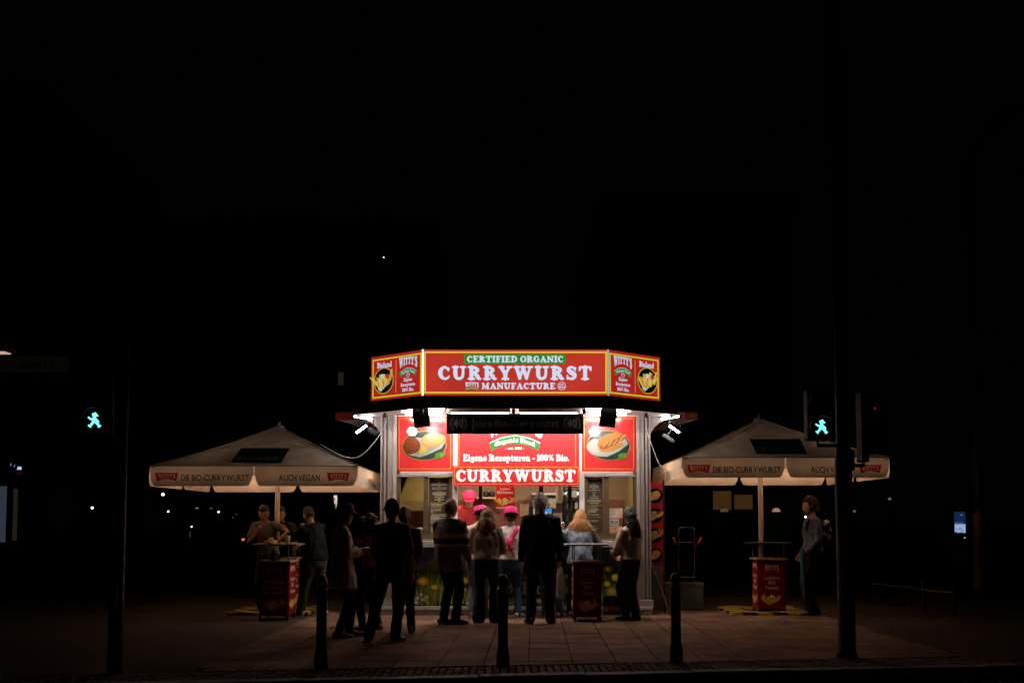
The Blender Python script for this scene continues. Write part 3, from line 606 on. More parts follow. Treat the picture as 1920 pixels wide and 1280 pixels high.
p.ell(1114, 838, 13, 11, (238, 242, 240), 24, 0, .08, 5)
p.poly([(1120, 836), (1123, 822), (1135, 814), (1155, 810), (1163, 812), (1166, 818), (1140, 836), (1124, 840)], (232, 158, 74))
p.poly([(1122, 842), (1130, 848), (1148, 846), (1168, 836), (1169, 828), (1150, 834), (1126, 838)], (240, 176, 84))
p.stroke([(1125, 838), (1133, 838), (1150, 830), (1165, 822), (1174, 817)], [6, 9, 9, 9, 6], (190, 112, 66))
p.stroke([(1130, 838), (1138, 829), (1141, 836), (1147, 827), (1150, 834), (1157, 824), (1161, 829), (1168, 818), (1174, 815)], 1.8, (250, 224, 140))
p.poly([(1159, 852), (1165, 849), (1178, 848), (1179, 852), (1171, 859), (1165, 861), (1160, 862)], (120, 178, 66))
for k in range(16): p.ell(rb.uniform(1162, 1176), rb.uniform(850, 858), .6, .6, (220, 240, 190), 6)
p.build('food_picture', r2, gloss=.6, ink=.42); bio(fn, r2, 1114, 809.5)
r3, b3, fn = board('slogan_board', 'wide red board with green arched banner and organic slogan above the hatch', 857.5, 1086.5, 780.5, 874, YB)
border(fn, r3, 860, 1079.5, 784, 879)
p = Print(fn, .004)
p.text("WITTY'S", 915, 1017, 816, 786, WH, 'serif', 0, 0, logo_warp)
def arch(p, cx, yt, hw, sag, th, col, edge, txt, tcol, bold=True):
    up = lambda t: yt + sag * t * t
    n = 16; a = [(cx + hw * (2 * k / n - 1), up(2 * k / n - 1)) for k in range(n + 1)]; b = [(cx + hw * .93 * (1 - 2 * k / n), up(1 - 2 * k / n) + th) for k in range(n + 1)]
    sg = 1 if th > 0 else -1; a2 = [(x, y - sg * abs(th) * .1) for x, y in a]
    for src, c in ((a2, edge), (a, col)):
        for k in range(n):
            q = [src[k], src[k + 1], b[n - k - 1], b[n - k]]; p._c(c) if k == 0 else None
            p.mb.add([p.fn(u, v, p.d) for u, v in q], [(0, 1, 2, 3)])
    p._c(tcol); vs, fs = text2d(txt, 'serif', 0, -.03); w_ = hw * .8
    p.mb.add([p.fn(cx + (2 * u - 1) * w_, up(.8 * (2 * u - 1)) + th * (.80 - v * .58), p.d) for u, v in vs], fs)
arch(p, 965.5, 817.5, 47.5, 14, 14, GRN, WH, 'Organic Food', WH)
p.text('- est. 1984 -', 948, 983, 842.3, 837.5, WH, 'serif')
p.text('Eigene Rezepturen - 100% Bio.', 868, 1067, 864, 851.5, WH, 'serif', 0, -.04)
p.build('lettering', r3, gloss=.6)
r4, b4, fn = board('name_board', 'long red board reading CURRYWURST in white directly above the open hatch', 849, 1087, 873, 910.5, 15.5, .07)
border(fn, r4, 851.5, 1084.5, 875, 907.5)
Print(fn, .004).text('CURRYWURST', 855, 1079, 902.5, 880, WH, 'serif', 0, .02).build('lettering', r4)
# black banner hanging behind the fascia
Yn = 14.95; x0, x1 = xof(836.5, Yn), xof(1095, Yn); z0, z1 = zof(813, Yn), zof(776.5, Yn)
bn = thing('hanging_banner', 'black anniversary banner with dim lettering hanging in front of the slogan board', 'banner', ((x0 + x1) / 2, Yn, z0))
MB().box(x0, x1, Yn, Yn + .012, z0, z1).build('banner_sheet', mat('black_banner', (.0009, .0009, .0009), .9, spec=.0), bn)
MB().tube([(x0, Yn, z1 + .004), (x1, Yn, z1 + .004)], .008).build('rod', dark, bn)
p = Print(px_fn(Yn)); BC = (20, 20, 18)
p.text('Jahre Bio-Currywurst', 884, 1048, 801, 785, BC, 'sans', .045); p.text('40', 850, 869, 801, 785, BC, 'sans', .045); p.text('40', 1063, 1082, 801, 785, BC, 'sans', .045)
for cx in (859.5, 1072.5):
    for s in (-1, 1):
        for k in range(7):
            a = -.9 + k * .32; x, y = cx + s * 15 * math.cos(a * .9), 794 - 12 * math.sin(a); p.ell(x, y, 2.6, 1.1, BC, 8, s * (a + 1.2))
p.build('lettering', bn)
for px in (850, 905, 965, 1025, 1083):
    x = xof(px, Yn); MB().tube([(x, Yn, z1), (x, Yn + .02, 3.07)], .004).build('hanger', dark, bn)
# meadow print on the lower front
mf = thing('meadow_panel', 'printed meadow with dandelions and daisies under the kiosk counter', 'panel', (KX, KY, .16))
MB().box(XA + .004, XB - .004, KY + .005, KY + .026, zof(1135), zof(1027)).build('panel_board', mat('night_blue_print', s2l(70, 84, 120), .5, var=.15, vs=2), mf)
p = Print(px_fn(KY + .005), .002, .000012); rm = random.Random(11)
p.poly([(745, 1072), (800, 1064), (870, 1070), (960, 1060), (1060, 1068), (1130, 1060), (1192, 1070), (1192, 1135), (745, 1135)], (66, 76, 40))
BC_ = [(120, 160, 50), (160, 200, 70), (76, 116, 44), (190, 216, 96), (100, 140, 56), (170, 160, 90), (40, 62, 26), (206, 228, 130)]
def blade(x, y0, h, wd, c):
    l = rm.uniform(-.35, .35) * h; p.stroke([(x, y0), (x + l * .25, y0 - h * .5), (x + l, y0 - h)], [wd, wd * .8, .1], c)
for k in range(1500):
    x = rm.uniform(748, 1190); d = rm.random(); blade(x, 1135 - rm.uniform(0, 12), rm.uniform(14, 30 + 42 * d * d), rm.uniform(.8, 2.2), rm.choice(BC_))
for x, y, r, c in ((793, 1089, 11, (190, 160, 44)), (770, 1103, 7, (216, 160, 30)), (808, 1054, 8.5, (120, 96, 34)), (904, 1098, 5, (196, 180, 60)), (1140, 1066, 9, (130, 110, 36)), (1147, 1108, 11, (206, 190, 40)), (1062, 1080, 7, (190, 160, 44)), (874, 1060, 7, (130, 104, 40)), (1172, 1092, 8, (190, 170, 44)), (985, 1064, 7, (140, 110, 40)), (930, 1075, 6, (180, 150, 50)), (1100, 1095, 8, (200, 170, 40)), (1016, 1056, 6, (120, 96, 34)), (760, 1082, 8, (200, 170, 50)), (815, 1100, 7, (220, 190, 60)), (870, 1088, 9, (210, 180, 50)), (1155, 1082, 9, (220, 196, 50)), (1065, 1105, 8, (220, 190, 50)), (1138, 1094, 7, (230, 200, 60))):
    for q in range(3):
        for k in range(18):
            a = k * math.pi / 9 + q * .17; rr_ = r * (1 - .28 * q); c2 = tuple(min(255, int(v * (1.05 + .16 * q + rm.uniform(-.06, .06)))) for v in c)
            p.stroke([(x, y), (x + rr_ * math.cos(a), y + rr_ * .8 * math.sin(a))], [.3, r * .2], c2)
for x, y in ((783, 1120), (790, 1114), (794, 1123), (781, 1129), (800, 1118), (870, 1104), (862, 1126), (912, 1111), (899, 1132), (878, 1130), (1055, 1131), (1080, 1122), (1010, 1126), (975, 1128), (1158, 1124), (1174, 1128)):
    for k in range(11):
        a = k * 2 * math.pi / 11; p.stroke([(x, y), (x + 3.6 * math.cos(a), y + 3.2 * math.sin(a))], [.5, 1.5], (250, 250, 240))
    p.ell(x, y, 1.2, 1.1, (200, 160, 40), 8)
p.build('meadow_print', mf, kind='stuff')
x0, x1 = xof(905, KY - .02), xof(1032, KY - .02)
sg = thing('organic_sign', 'dark green sign with pale letters mounted low on the meadow panel', 'sign', ((x0 + x1) / 2, KY - .02, zof(1120)))
MB().box(x0, x1, KY - .02, KY + .0, zof(1121), zof(1083)).build('board', mat('dark_green_board', s2l(34, 52, 40), .5), sg, bevel=.002)
p = Print(px_fn(KY - .02)); p.text('100% Bio.', 912, 1024, 1113, 1091, (176, 168, 150), 'serif'); p.rect(905, 1032, 1119.6, 1120.6, (120, 116, 100)); p.rect(905, 1032, 1083.4, 1084.4, (120, 116, 100)); p.build('lettering', sg)
x0, x1 = xof(1131, 15.45), xof(1173, 15.45)
sg = thing('beer_sign', 'small black metal floor sign with pink emblem leaning beside the black table', 'sign', ((x0 + x1) / 2, 15.45, 0))
mb = MB().box(x0, x1, 15.45, 15.47, .02, zof(1117, 15.45)); mb.build('board', mat('black_sign_board', (.01, .006, .006), .5), sg)
fr_ = MB()
for a in (x0, x1 - .015): fr_.box(a, a + .015, 15.43, 15.45, 0, zof(1116, 15.45))
fr_.box(x0 + .015, x1 - .015, 15.43, 15.45, zof(1121, 15.45), zof(1116, 15.45)).build('frame', dark, sg)
p = Print(px_fn(15.45)); 
for k in range(5): a = -math.pi / 2 + k * 2 * math.pi / 5; p.ell(1136.5 + 3 * math.cos(a), 1141 + 3.4 * math.sin(a), 2.2, 1.7, (170, 110, 100), 10, a)
p.text('Weissenoher', 1143, 1170, 1142, 1136, (150, 90, 80), 'serif', 0, -.08); p.text('KLOSTERBRAUEREI', 1144, 1170, 1146.5, 1144.4, (120, 116, 110), 'sans', .03); p.build('lettering', sg)

# ================================================================== ROOFTOP LIGHTBOX
rs = thing('rooftop_sign', 'lit red rooftop lightbox with three faces reading CURRYWURST above the fascia', 'sign', (KX, 14.9, 3.32))
Ys = 14.5; Yo = 15.2
fl, fr2 = P(793.5, 741, Ys), P(1139.5, 741, Ys); ft = P(960, 655.5, Ys)[2]; fb_ = fl[2]
ol, orr = P(695.5, 753, Yo)[0], P(1238, 753, Yo)[0]
MB().prism([(fl[0], Ys + .03), (fr2[0], Ys + .03), (orr - .03, Yo + .03), (orr - .03, Yo + .3), (ol + .03, Yo + .3), (ol + .03, Yo + .03)], fb_ + .01, ft - .01).build('cabinet', mat('sign_cabinet', (.05, .045, .045), .5), rs)
SR = (196, 56, 42); SRd = (174, 36, 30); SY = (226, 204, 44); SWh = (214, 226, 250); SG = (30, 140, 50)
LIT = .93
def face(p0, p1, red, k):
    p0 = Vector((p0[0], p0[1], fb_)); p1 = Vector((p1[0], p1[1], fb_)); d = (p1 - p0); n = Vector((d.y, -d.x, 0)).normalized(); v = Vector((0, 0, ft - fb_))
    mb = MB(); a = [p0, p1, p1 - n * .02, p0 - n * .02]
    mb.add([tuple(q) for q in a] + [tuple(q + v) for q in a], [(0, 1, 2, 3), (7, 6, 5, 4), (0, 4, 5, 1), (1, 5, 6, 2), (2, 6, 7, 3), (3, 7, 4, 0)])
    m = glow('backlit_red_film_%d' % k, s2l(*red), LIT)
    if 'done' not in m:
        m['done'] = 1; nt = m.node_tree; tc = nt.nodes.new('ShaderNodeTexCoord'); nz = nt.nodes.new('ShaderNodeTexNoise'); nz.inputs['Scale'].default_value = 1.6; nz.inputs['Detail'].default_value = 1
        mr = nt.nodes.new('ShaderNodeMapRange'); mr.inputs[1].default_value = .3; mr.inputs[2].default_value = .7; mr.inputs[3].default_value = .86 * LIT; mr.inputs[4].default_value = 1.06 * LIT
        e = [q for q in nt.nodes if q.type == 'EMISSION'][0]; nt.links.new(tc.outputs['Object'], nz.inputs[0]); nt.links.new(nz.outputs[0], mr.inputs[0]); nt.links.new(mr.outputs[0], e.inputs[1])
    o = mb.build('sign_panel', m, rs)
    rim = MB()
    for za, zb in ((-.018, -.001), (ft - fb_ + .001, ft - fb_ + .012)):
        rim.add([tuple(q + Vector((0, 0, z))) for z in (za, zb) for q in (p0 + n * .012, p1 + n * .012, p1 - n * .03, p0 - n * .03)], [(0, 1, 2, 3), (7, 6, 5, 4), (0, 4, 5, 1), (1, 5, 6, 2), (2, 6, 7, 3), (3, 7, 4, 0)])
    rim.build('rim', mat('grey_rim', (.3, .28, .27), .5), rs)
    return o, plane_fn(p0, d, v, n), d.length
f0, fn0, _ = face(fl, fr2, SR, 0)
q = px_fn(Ys)
p = Print(q); p.rect(798, 1136, 658.8, 661.8, SY); p.rect(798, 1136, 734.3, 737.3, SY); p.rect(795.5, 798.4, 658.8, 737.3, SY); p.rect(1135, 1137.9, 658.8, 737.3, SY); p.build('border', f0, lit=LIT)
p = Print(q); p.rect(870.5, 1060, 664.5, 681.5, SG); p.text('CERTIFIED ORGANIC', 875.5, 1056, 679, 667, SWh, 'serif', 0, .02)
p.text('CURRYWURST', 821.5, 1109.5, 712, 686, SWh, 'serif', 0, .10)
p.text('MANUFACTURE', 903, 1041, 729.3, 717.5, SWh, 'serif', 0, .06)
p.text("WITTY'S", 872.5, 897.5, 725, 716.5, SWh, 'serif', 0, 0, logo_warp); arch(p, 885, 726, 12.5, 2.6, 3, SG, SWh, 'Organic Food', (150, 200, 160))
p.ring(1053.3, 723.4, 7.8, 7.6, .9, .9, SWh); p.text('est.', 1048.5, 1058, 722.2, 718, SWh, 'serif'); p.text('1984', 1047.5, 1059, 727.5, 723.6, SWh, 'serif'); p.build('lettering', f0, lit=LIT)
def side_face(p0, p1, k):
    f_, fn_, L = face(p0, p1, SRd, k); mir = (lambda u: u) if k == 1 else (lambda u: 1 - u)
    def R(p, a, b, c, d, col): a, b = mir(a), mir(b); p.rect(min(a, b), max(a, b), c, d, col)
    p = Print(fn_); R(p, .03, .97, .05, .085, SY); R(p, .03, .97, .905, .94, SY); R(p, .03, .055, .085, .905, SY); R(p, .945, .97, .085, .905, SY); R(p, .483, .497, .12, .86, (230, 140, 60)); p.build('border', f_, lit=LIT * .85)
    p = Print(fn_)
    def T(t, a, b, c, d, **kw): a, b = sorted((mir(a), mir(b))); p.text(t, a, b, c, d, kw.pop('col', SWh), kw.pop('font', 'serif'), **kw)
    T('Bioland', .12, .41, .73, .855, track=-.06)
    T("WITTY'S", .55, .89, .68, .89, warp=logo_warp)
    cu = mir(.72); arch(p, cu, .64, .155, -.09, -.10, SG, SWh, 'Organic Food', (190, 230, 220))
    p.ring(cu, .485, .033, .05, .006, .009, SWh, 20); p.text('est.', cu - .018, cu + .018, .49, .515, SWh, 'serif')
    T('Eigene', .64, .80, .355, .43, track=-.06); T('Rezepturen', .585, .855, .245, .32, track=-.06); T('100% Bio.', .61, .83, .13, .205, track=-.06)
    p.build('lettering', f_, lit=LIT * .85)
    p = Print(fn_); cu = mir(.25); p.ell(cu, .43, .195, .30, (216, 180, 50)); p.ell(cu, .43, .18, .28, (8, 14, 8)); 
    fries(p, cu, .42, .165, .27, k); p.build('food_picture', f_, lit=LIT * .8)
side_face((ol, Yo), (fl[0], Ys), 1); side_face((fr2[0], Ys), (orr, Yo), 2)
for x, st_, nm in ((fl[0] - .008, 2.6, 'a'), (fr2[0] + .008, .5, 'b')):
    MB().box(x - .012, x + .012, Ys - .004, Ys + .02, fb_ - .003, ft + .004).build('corner_light_gap', glow('leaking_tube_light_' + nm, (.82, .8, 1), st_), rs)

# ================================================================== LAMPS UNDER THE CANOPY
def tube_lamp(px0, px1, Y, label, le):
    x0, x1 = xof(px0, Y), xof(px1, Y); z = 3.035
    t = thing('tube_lamp', label, 'lamp', ((x0 + x1) / 2, Y, z), group='tube lamps under the canopy')
    MB().box(x0, x1, Y - .40, Y - .30, z - .022, z + .034).build('housing', mat('lamp_housing', (.5, .42, .36), .5), t, bevel=.004)
    MB().tube([(x0 + .03, Y, z), (x1 - .03, Y, z)], .016, 10).build('tube', glow('fluorescent_tube_%g' % le, (1, .88, .8), le), t)
    for x in (x0, x1 - .03): MB().box(x, x + .03, Y - .03, Y + .03, z - .02, z + .035).build('socket', alu_w, t)
for a, b, w_ in ((842, 957, 'left half'), (972, 1086, 'right half')): tube_lamp(a, b, 15.08, 'long fluorescent lamp over the %s of the black banner' % w_, 260.)
for a, b, w_ in ((752, 832, 'meatball'), (1100, 1180, 'hot dog')):
    Yq = 14.62; x0, x1 = xof(a, Yq), xof(b, Yq); t = thing('tube_lamp', 'thin tube lamp right behind the dark fascia above the %s board' % w_, 'lamp', ((x0 + x1) / 2, Yq, 3.05), group='tube lamps behind the fascia'); MB().tube([(x0, Yq, 3.052), (x1, Yq, 3.052)], .012, 10).build('tube', glow('warm_tube', (1, .80, .66), 210.), t)
    for x in (x0 - .03, x1): MB().box(x, x + .03, Yq - .02, Yq + .02, 3.03, 3.071).build('socket', alu_w, t)
tube_lamp(756, 832, 15.2, 'fluorescent lamp over the meatball picture board', 75.); tube_lamp(1102, 1178, 15.2, 'fluorescent lamp over the hot dog picture board', 75.)
def flood(loc, aim, size, label, le, head_up=.0, yoke=True, name='floodlight', long=None):
    t = thing(name, label, 'lamp', loc); d = (Vector(aim) - Vector(loc)).normalized(); side = d.cross(Vector((0, 0, 1))).normalized(); up = side.cross(d)
    if long: side = Vector(long).normalized(); d = (d - side * d.dot(side)).normalized(); up = side.cross(d)
    M = Matrix((side, d, up)).transposed(); a, b, c = size
    MB().box(-a, a, -b, b * .6, -c, c, M).build('housing', dark, t, bevel=.006, local=True)
    MB().box(-a * .8, a * .8, b * .6 + .002, b * .6 + .012, -c * .8, c * .8, M).build('lens', glow('floodlight_lens_%g' % le, (.86, .9, 1), le), t, local=True)
    fins = MB()
    for k in range(7): x = -a * .8 + a * 1.6 * k / 6; fins.box(x - .004, x + .004, -b - .025, -b - .001, -c * .85, c * .85, M)
    fins.build('cooling_fin', dark, t, local=True)
    if yoke:
        top = 3.07 - loc[2]
        for s in (-1, 1):
            e = M @ Vector((s * (a + .012), 0, 0)); MB().tube([tuple(e), (e.x, e.y, e.z + c * .7), (e.x * .35, e.y * .35, top)], .008, 6).build('bracket_arm', mat('galvanised_steel', (.3, .29, .28), .4, metal=.6), t, local=True)
    return t
for px, w_ in ((790, 'meatball'), (1140, 'hot dog')):
    x, y, z = P(px, 783, 14.5); s = -1 if px < 960 else 1
    flood((x, y, z + .0), (x - s * .05, y + 1, z - .18), (.115, .055, .135), 'black floodlight hanging in front of the %s board' % w_, 17., long=(1, -s * .12, -s * .12))
for px, py, ax, w_ in ((676, 802, -1, 'towards the parasol with the eating guests'), (1266, 802, 1, 'towards the parasol with the waiting person')):
    x, y, z = P(px, py, 15.5); flood((x, y, z), (x - ax * .7, y - .35, z - 1.5), (.115, .03, .034), 'slim bright floodlight beside the kiosk pointed %s' % w_, 60., yoke=True, long=(-ax * .8, 0, .6))
for px, w_ in ((697, 'left'), (1240, 'right')):
    x = P(px, 780, 15.9)[0]; s = -1 if px < 960 else 1
    t = thing('tube_lamp', 'short tube lamp tucked under the canopy corner beside the %s awning' % w_, 'lamp', (x, 15.9, 3.04))
    MB().tube([(x + s * .22, 15.6, 3.045), (x - s * .02, 15.75, 3.02)], .016).build('tube', glow('side_tube', (1, .96, .92), 18.), t)
    MB().tube([(x + s * .24, 15.66, 3.062), (x - s * .02, 15.83, 3.045)], .012).build('housing', alu_w, t)
# security camera beside the flood light
x, y, z = P(1252, 818, 15.7)
t = thing('security_camera', 'pale security camera on a curved arm beside the far floodlight', 'camera', (x, y, z))
MB().tube([(x - .06, y, z + .02), (x + .08, y, z - .07)], .03, 10).build('camera_body', mat('grey_camera', (.14, .13, .12), .6), t, smooth=True)
MB().tube([(x, y, z + .03), (x + .05, y, z + .09), (x + .03, y, z + .2), (x + .03, y, 3.03)], .012, 8).build('bracket_arm', mat('grey_camera', (.14, .13, .12), .6), t, smooth=True)
t = thing('vent_spotlight', 'small dark spotlight cluster under the canopy by the near floodlight', 'lamp', P(700, 806, 15.8))
x, y, z = P(700, 806, 15.8)
MB().tube([(x - .06, y, z), (x + .05, y - .02, z - .05)], .045, 12).build('housing', dark, t, smooth=True); MB().tube([(x, y, z), (x, y, 3.05)], .01).build('bracket_arm', dark, t)
# ================================================================== INSIDE THE KIOSK
def area(name, loc, size, energy, col, par, rot=(0, 0, 0)):
    l = bpy.data.lights.new(name, 'AREA'); l.shape = 'RECTANGLE'; l.size, l.size_y = size; l.energy = energy; l.color = col
    o = bpy.data.objects.new(name, l); COL.objects.link(o); o.location = loc; o.rotation_euler = rot
    if par is not None: o.parent = par
    return o
for x, w_, ly_ in ((-.7, 'over the cook', 16.12), (1.1, 'over the monitor', 16.6)):
    t = thing('ceiling_light', 'warm ceiling light inside the kiosk %s' % w_, 'lamp', (KX + x, ly_, 2.55))
    MB().box(-.3, .3, -.05, .05, -.05, -.001).build('housing', alu_w, t, local=True)
    MB().box(-.28, .28, -.04, .04, -.056, -.0505).build('diffuser', glow('warm_diffuser', (1, .78, .5), 16.), t, local=True)
    area('lamp', (0, 0, -.07), (.56, .08), 20. if x < 0 else 13., (1, .80, .6), t)
def on_px(px0, px1, py0, py1, Y): return xof(px0, Y), xof(px1, Y), zof(py1, Y), zof(py0, Y)
x0, x1, z0, z1 = on_px(930, 965, 909, 950, 16.2)
t = thing('fries_poster', 'small red poster with fries hanging in the middle of the hatch', 'poster', ((x0 + x1) / 2, 16.2, z0))
MB().box(x0, x1, 16.2, 16.21, z0, z1).build('board', redm, t); MB().box(x0, x1, 16.18, 16.23, z0 - .025, z0 - .001).build('ledge', mat('light_wood', (.6, .42, .26), .5), t)
p = Print(px_fn(16.2)); p.text('Lockere', 938, 956.5, 918, 913.5, (250, 205, 190), 'sans', .05); p.text('BIO-Pommes', 932, 962, 925, 920, (250, 205, 190), 'sans', .05); p.build('lettering', t)
pf = px_fn(16.2); p = Print(lambda a, b, d: pf(a, 1880 - b, d)); fries(p, 948, 940.5, 15, 10, 4); p.build('food_picture', t)
x0, x1, z0, z1 = on_px(902, 930, 931.5, 934.5, 17.2)
sh = thing('wall_shelf', 'pale shelf with two dark pots behind the cook', 'shelf', ((x0 + x1) / 2, 17.2, z0)); MB().box(x0 - .3, x1, 17.1, 17.47, z0, z1).build('shelf_board', mat('light_wood', (.6, .42, .26), .5), sh)
for px in (911, 922):
    x = xof(px, 17.2); t = thing('cooking_pot', 'black pot on the pale shelf, %s the poster' % ('away from' if px < 915 else 'next to'), 'pot', (x, 17.25, z1))
    MB().lathe([(.04, 0), (.048, .01), (.05, .08), (.043, .085), (.04, .08)], (x, 17.25, z1)).build('pot_body', dark, t, smooth=True); MB().lathe([(.046, .086), (.02, .1), (.012, .115), (.012, .12)], (x, 17.25, z1)).build('lid', mat('dull_steel', (.2, .2, .2), .4, metal=.6), t, smooth=True)
x0, x1, z0, z1 = on_px(975, 992, 944, 967, 17.3)
t = thing('paper_towel_pack', 'folded paper bags with brown stripes on the back wall', 'paper', ((x0 + x1) / 2, 17.3, z0)); mb = MB()
for k in range(4): a = x0 + (x1 - x0) * k / 4; mb.box(a, a + (x1 - x0) / 4 - .004, 17.34 - .01 * (k % 2), 17.4, z0 + .008 * k, z1 - .006 * (k % 3))
mb.build('bag_stack', mat('kraft_paper', (.62, .45, .3), .7), t)
x = xof(994, 17.2); t = thing('blue_cloth', 'dark blue cloth hanging beside the paper bags', 'cloth', (x, 17.3, zof(968, 17.2)))
MB().tube([(x, 17.35, zof(950, 17.2)), (x + .01, 17.35, zof(960, 17.2)), (x, 17.35, zof(969, 17.2))], [(.015, .01), (.035, .012), (.05, .014)]).build('cloth', mat('blue_cloth', (.02, .02, .2), .8), t, smooth=True)
x0, x1, z0, z1 = on_px(998, 1051, 924, 990, 17.1)
t = thing('fridge', 'tall dark appliance with pale top edge behind the white haired man', 'fridge', ((x0 + x1) / 2, 17.1, z0))
MB().box(x0, x1, 17.1, 17.48, .17, z1).build('fridge_body', mat('dark_appliance', (.03, .025, .022), .35), t, bevel=.01); MB().box(x0, x1, 17.07, 17.097, z1 - .03, z1).build('trim', mat('lit_trim', (.7, .68, .62), .4), t)  # trim in a plain pale colour
MB().box(x0 + .02, x0 + .04, 17.06, 17.09, z1 - .5, z1 - .15).build('handle', alu_w, t)
a0, a1, c0, c1 = on_px(1026, 1036, 934, 952, 16.95)
t = thing('framed_notice', 'framed certificate with round seal above the blue screen', 'picture', ((a0 + a1) / 2, 17.0, c0)); MB().box(a0 - .02, a1 + .06, 17.0, 17.02, c0, c1).build('frame', mat('grey_paper', (.35, .33, .28), .6), t)
p = Print(px_fn(17.0)); p.ell(1030, 945, 5, 5, (214, 190, 140), 20); p.ell(1030, 945, 3.6, 3.6, (130, 120, 96), 20); p.build('seal', t)
a0, a1, c0, c1 = on_px(1022, 1034.5, 952.5, 966.5, 16.3)
t = thing('payment_screen', 'small lit blue screen beside the white haired man', 'screen', ((a0 + a1) / 2, 16.3, c0)); MB().box(a0 - .01, a1 + .01, 16.302, 16.33, c0 - .01, c1 + .01).build('housing', dark, t)
MB().box(a0, a1, 16.295, 16.3, c0, c1).build('screen', glow('blue_screen', s2l(60, 150, 230), .9), t)
p = Print(px_fn(16.295)); p.poly([(1023, 958), (1027, 962), (1029, 961), (1033, 966), (1026, 966), (1023, 962)], (220, 238, 250)); p.build('picture', t, lit=.9); MB().tube([((a0 + a1) / 2, 16.33, c0), ((a0 + a1) / 2, 16.35, 1.16)], .012).build('stand', dark, t)
a0, a1, c0, c1 = on_px(1038, 1054, 961, 985, 16.0)
t = thing('price_notice', 'white paper notice standing on the counter right of the blue screen', 'notice', ((a0 + a1) / 2, 16.0, c0)); MB().box(a0, a1, 16.0, 16.006, 1.18, c1).build('sheet', mat('white_paper', (.78, .74, .7), .7, var=.02), t)
p = Print(px_fn(16.0))
for y, a, b in ((965, 1042, 1050), (970, 1041, 1051), (973, 1041, 1051), (977, 1041, 1050), (980, 1043, 1050)): p.rect(a, b, y, y + .7, (150, 140, 135))
p.build('printed_line', t)
x = xof(1049, 16.3); t = thing('hanging_towel', 'cream towel hanging from the top of the hatch', 'towel', (x, 16.3, zof(941, 16.3)))
mb = MB(); zt2, zb2 = zof(906, 16.3), zof(941, 16.3); mb.tube([(x - .01, 16.3, zt2), (x - .02, 16.3, (zt2 + zb2) / 2), (x + .0, 16.3, zb2)], [(.02, .015), (.045, .018), (.05, .012)]); mb.tube([(x + .02, 16.31, zt2), (x + .03, 16.31, zb2 + .03)], [(.015, .012), (.03, .012)])
mb.build('towel', mat('cream_cloth', (.62, .52, .36), .8, bump=.3), t, smooth=True)
x0, x1, z0, z1 = on_px(1060, 1110, 920.5, 924.5, 17.3)
t = thing('wall_tube_lamp', 'cool tube lamp on the rear wall at the right end of the hatch', 'lamp', ((x0 + x1) / 2, 17.4, z0)); MB().tube([(x0, 17.4, z0), (x1, 17.4, z0)], .018, 10).build('tube', glow('cool_tube', (.85, 1, .95), 3.), t)
MB().box(x0 - .03, x1 + .03, 17.42, 17.47, z0 - .03, z0 + .03).build('housing', alu_w, t)
t = thing('storage_rack', 'dark wire rack with supplies in the right corner of the kiosk', 'rack', (xof(1085, 17.2), 17.2, .17)); rm = random.Random(9)
rk = MB(); rx0, rx1 = xof(1058, 17.2), xof(1112, 17.2)
for a in (rx0, rx1 - .02): rk.box(a, a + .02, 17.1, 17.12, .17, 2.2).box(a, a + .02, 17.42, 17.44, .17, 2.2)
rk.build('rack_post', dark, t)
for z in (1.15, 1.42, 1.62, 1.82, 2.0): MB().box(rx0 + .021, rx1 - .021, 17.1, 17.44, z, z + .015).build('rack_shelf', dark, t)
ORD = ('first', 'second', 'third', 'fourth', 'fifth', 'sixth', 'seventh')
for z, zn in ((1.165, 'lowest'), (1.435, 'second'), (1.635, 'third'), (1.835, 'highest')):
    x = rx0 + .04; kk = 0
    while x < rx1 - .1:
        w2 = rm.uniform(.05, .1); h2 = rm.uniform(.07, .15); c = rm.choice(['green', 'brown', 'yellow', 'grey']); q = {'green': (.06, .16, .07), 'brown': (.2, .11, .05), 'yellow': (.45, .33, .1), 'grey': (.25, .25, .24)}[c]
        b = thing('storage_box', '%s box, %s from the hatch pillar on the %s shelf of the wire rack' % (c, ORD[min(kk, 6)], zn), 'box', (x, 17.14, z + .001), group='boxes on the wire rack'); kk += 1; MB().box(0, w2, 0, .2, 0, h2).box(w2 * .1, w2 * .9, .01, .19, h2 + .0005, h2 + .012).build('carton', mat('carton_' + c, q, .6), b, local=True); x += w2 + rm.uniform(.015, .05)
def bottle(px, Y, col, lab, h=.17, r=.028, z=None):
    x = xof(px, Y); z = zof(1013, KY) + .001 if z is None else z
    t = thing('sauce_bottle', lab, 'bottle', (x, Y, z)); MB().lathe([(r * .9, 0), (r, .006), (r, h * .62), (r * .45, h * .78), (r * .35, h * .8)], (0, 0, 0), 14).build('bottle_body', mat('plastic_%d_%d_%d' % tuple(int(c * 99) for c in col), col, .3), t, smooth=True, local=True)
    MB().lathe([(r * .5, h * .801), (r * .5, h * .86), (r * .15, h)], (0, 0, 0), 10).build('cap', mat('pale_cap', (.7, .66, .6), .4), t, smooth=True, local=True)
bottle(1050, 15.52, (.62, .3, .05), 'orange sauce bottle on the counter, nearest the white haired man', .15); bottle(1056, 15.55, (.5, .06, .03), 'red sauce bottle on the counter between two others', .16); bottle(1063, 15.5, (.66, .38, .08), 'amber sauce bottle on the counter next to the curly haired woman', .14)
x = xof(1060, 15.6); t = thing('condiment_tray', 'pale tray with orange dips on the counter near the curly haired woman', 'tray', (x, 15.7, zof(1013) + .001))
MB().box(-.12, .12, -.08, .08, 0, .05).build('tray_body', mat('clear_tray', (.6, .5, .4), .3), t, local=True, bevel=.006)
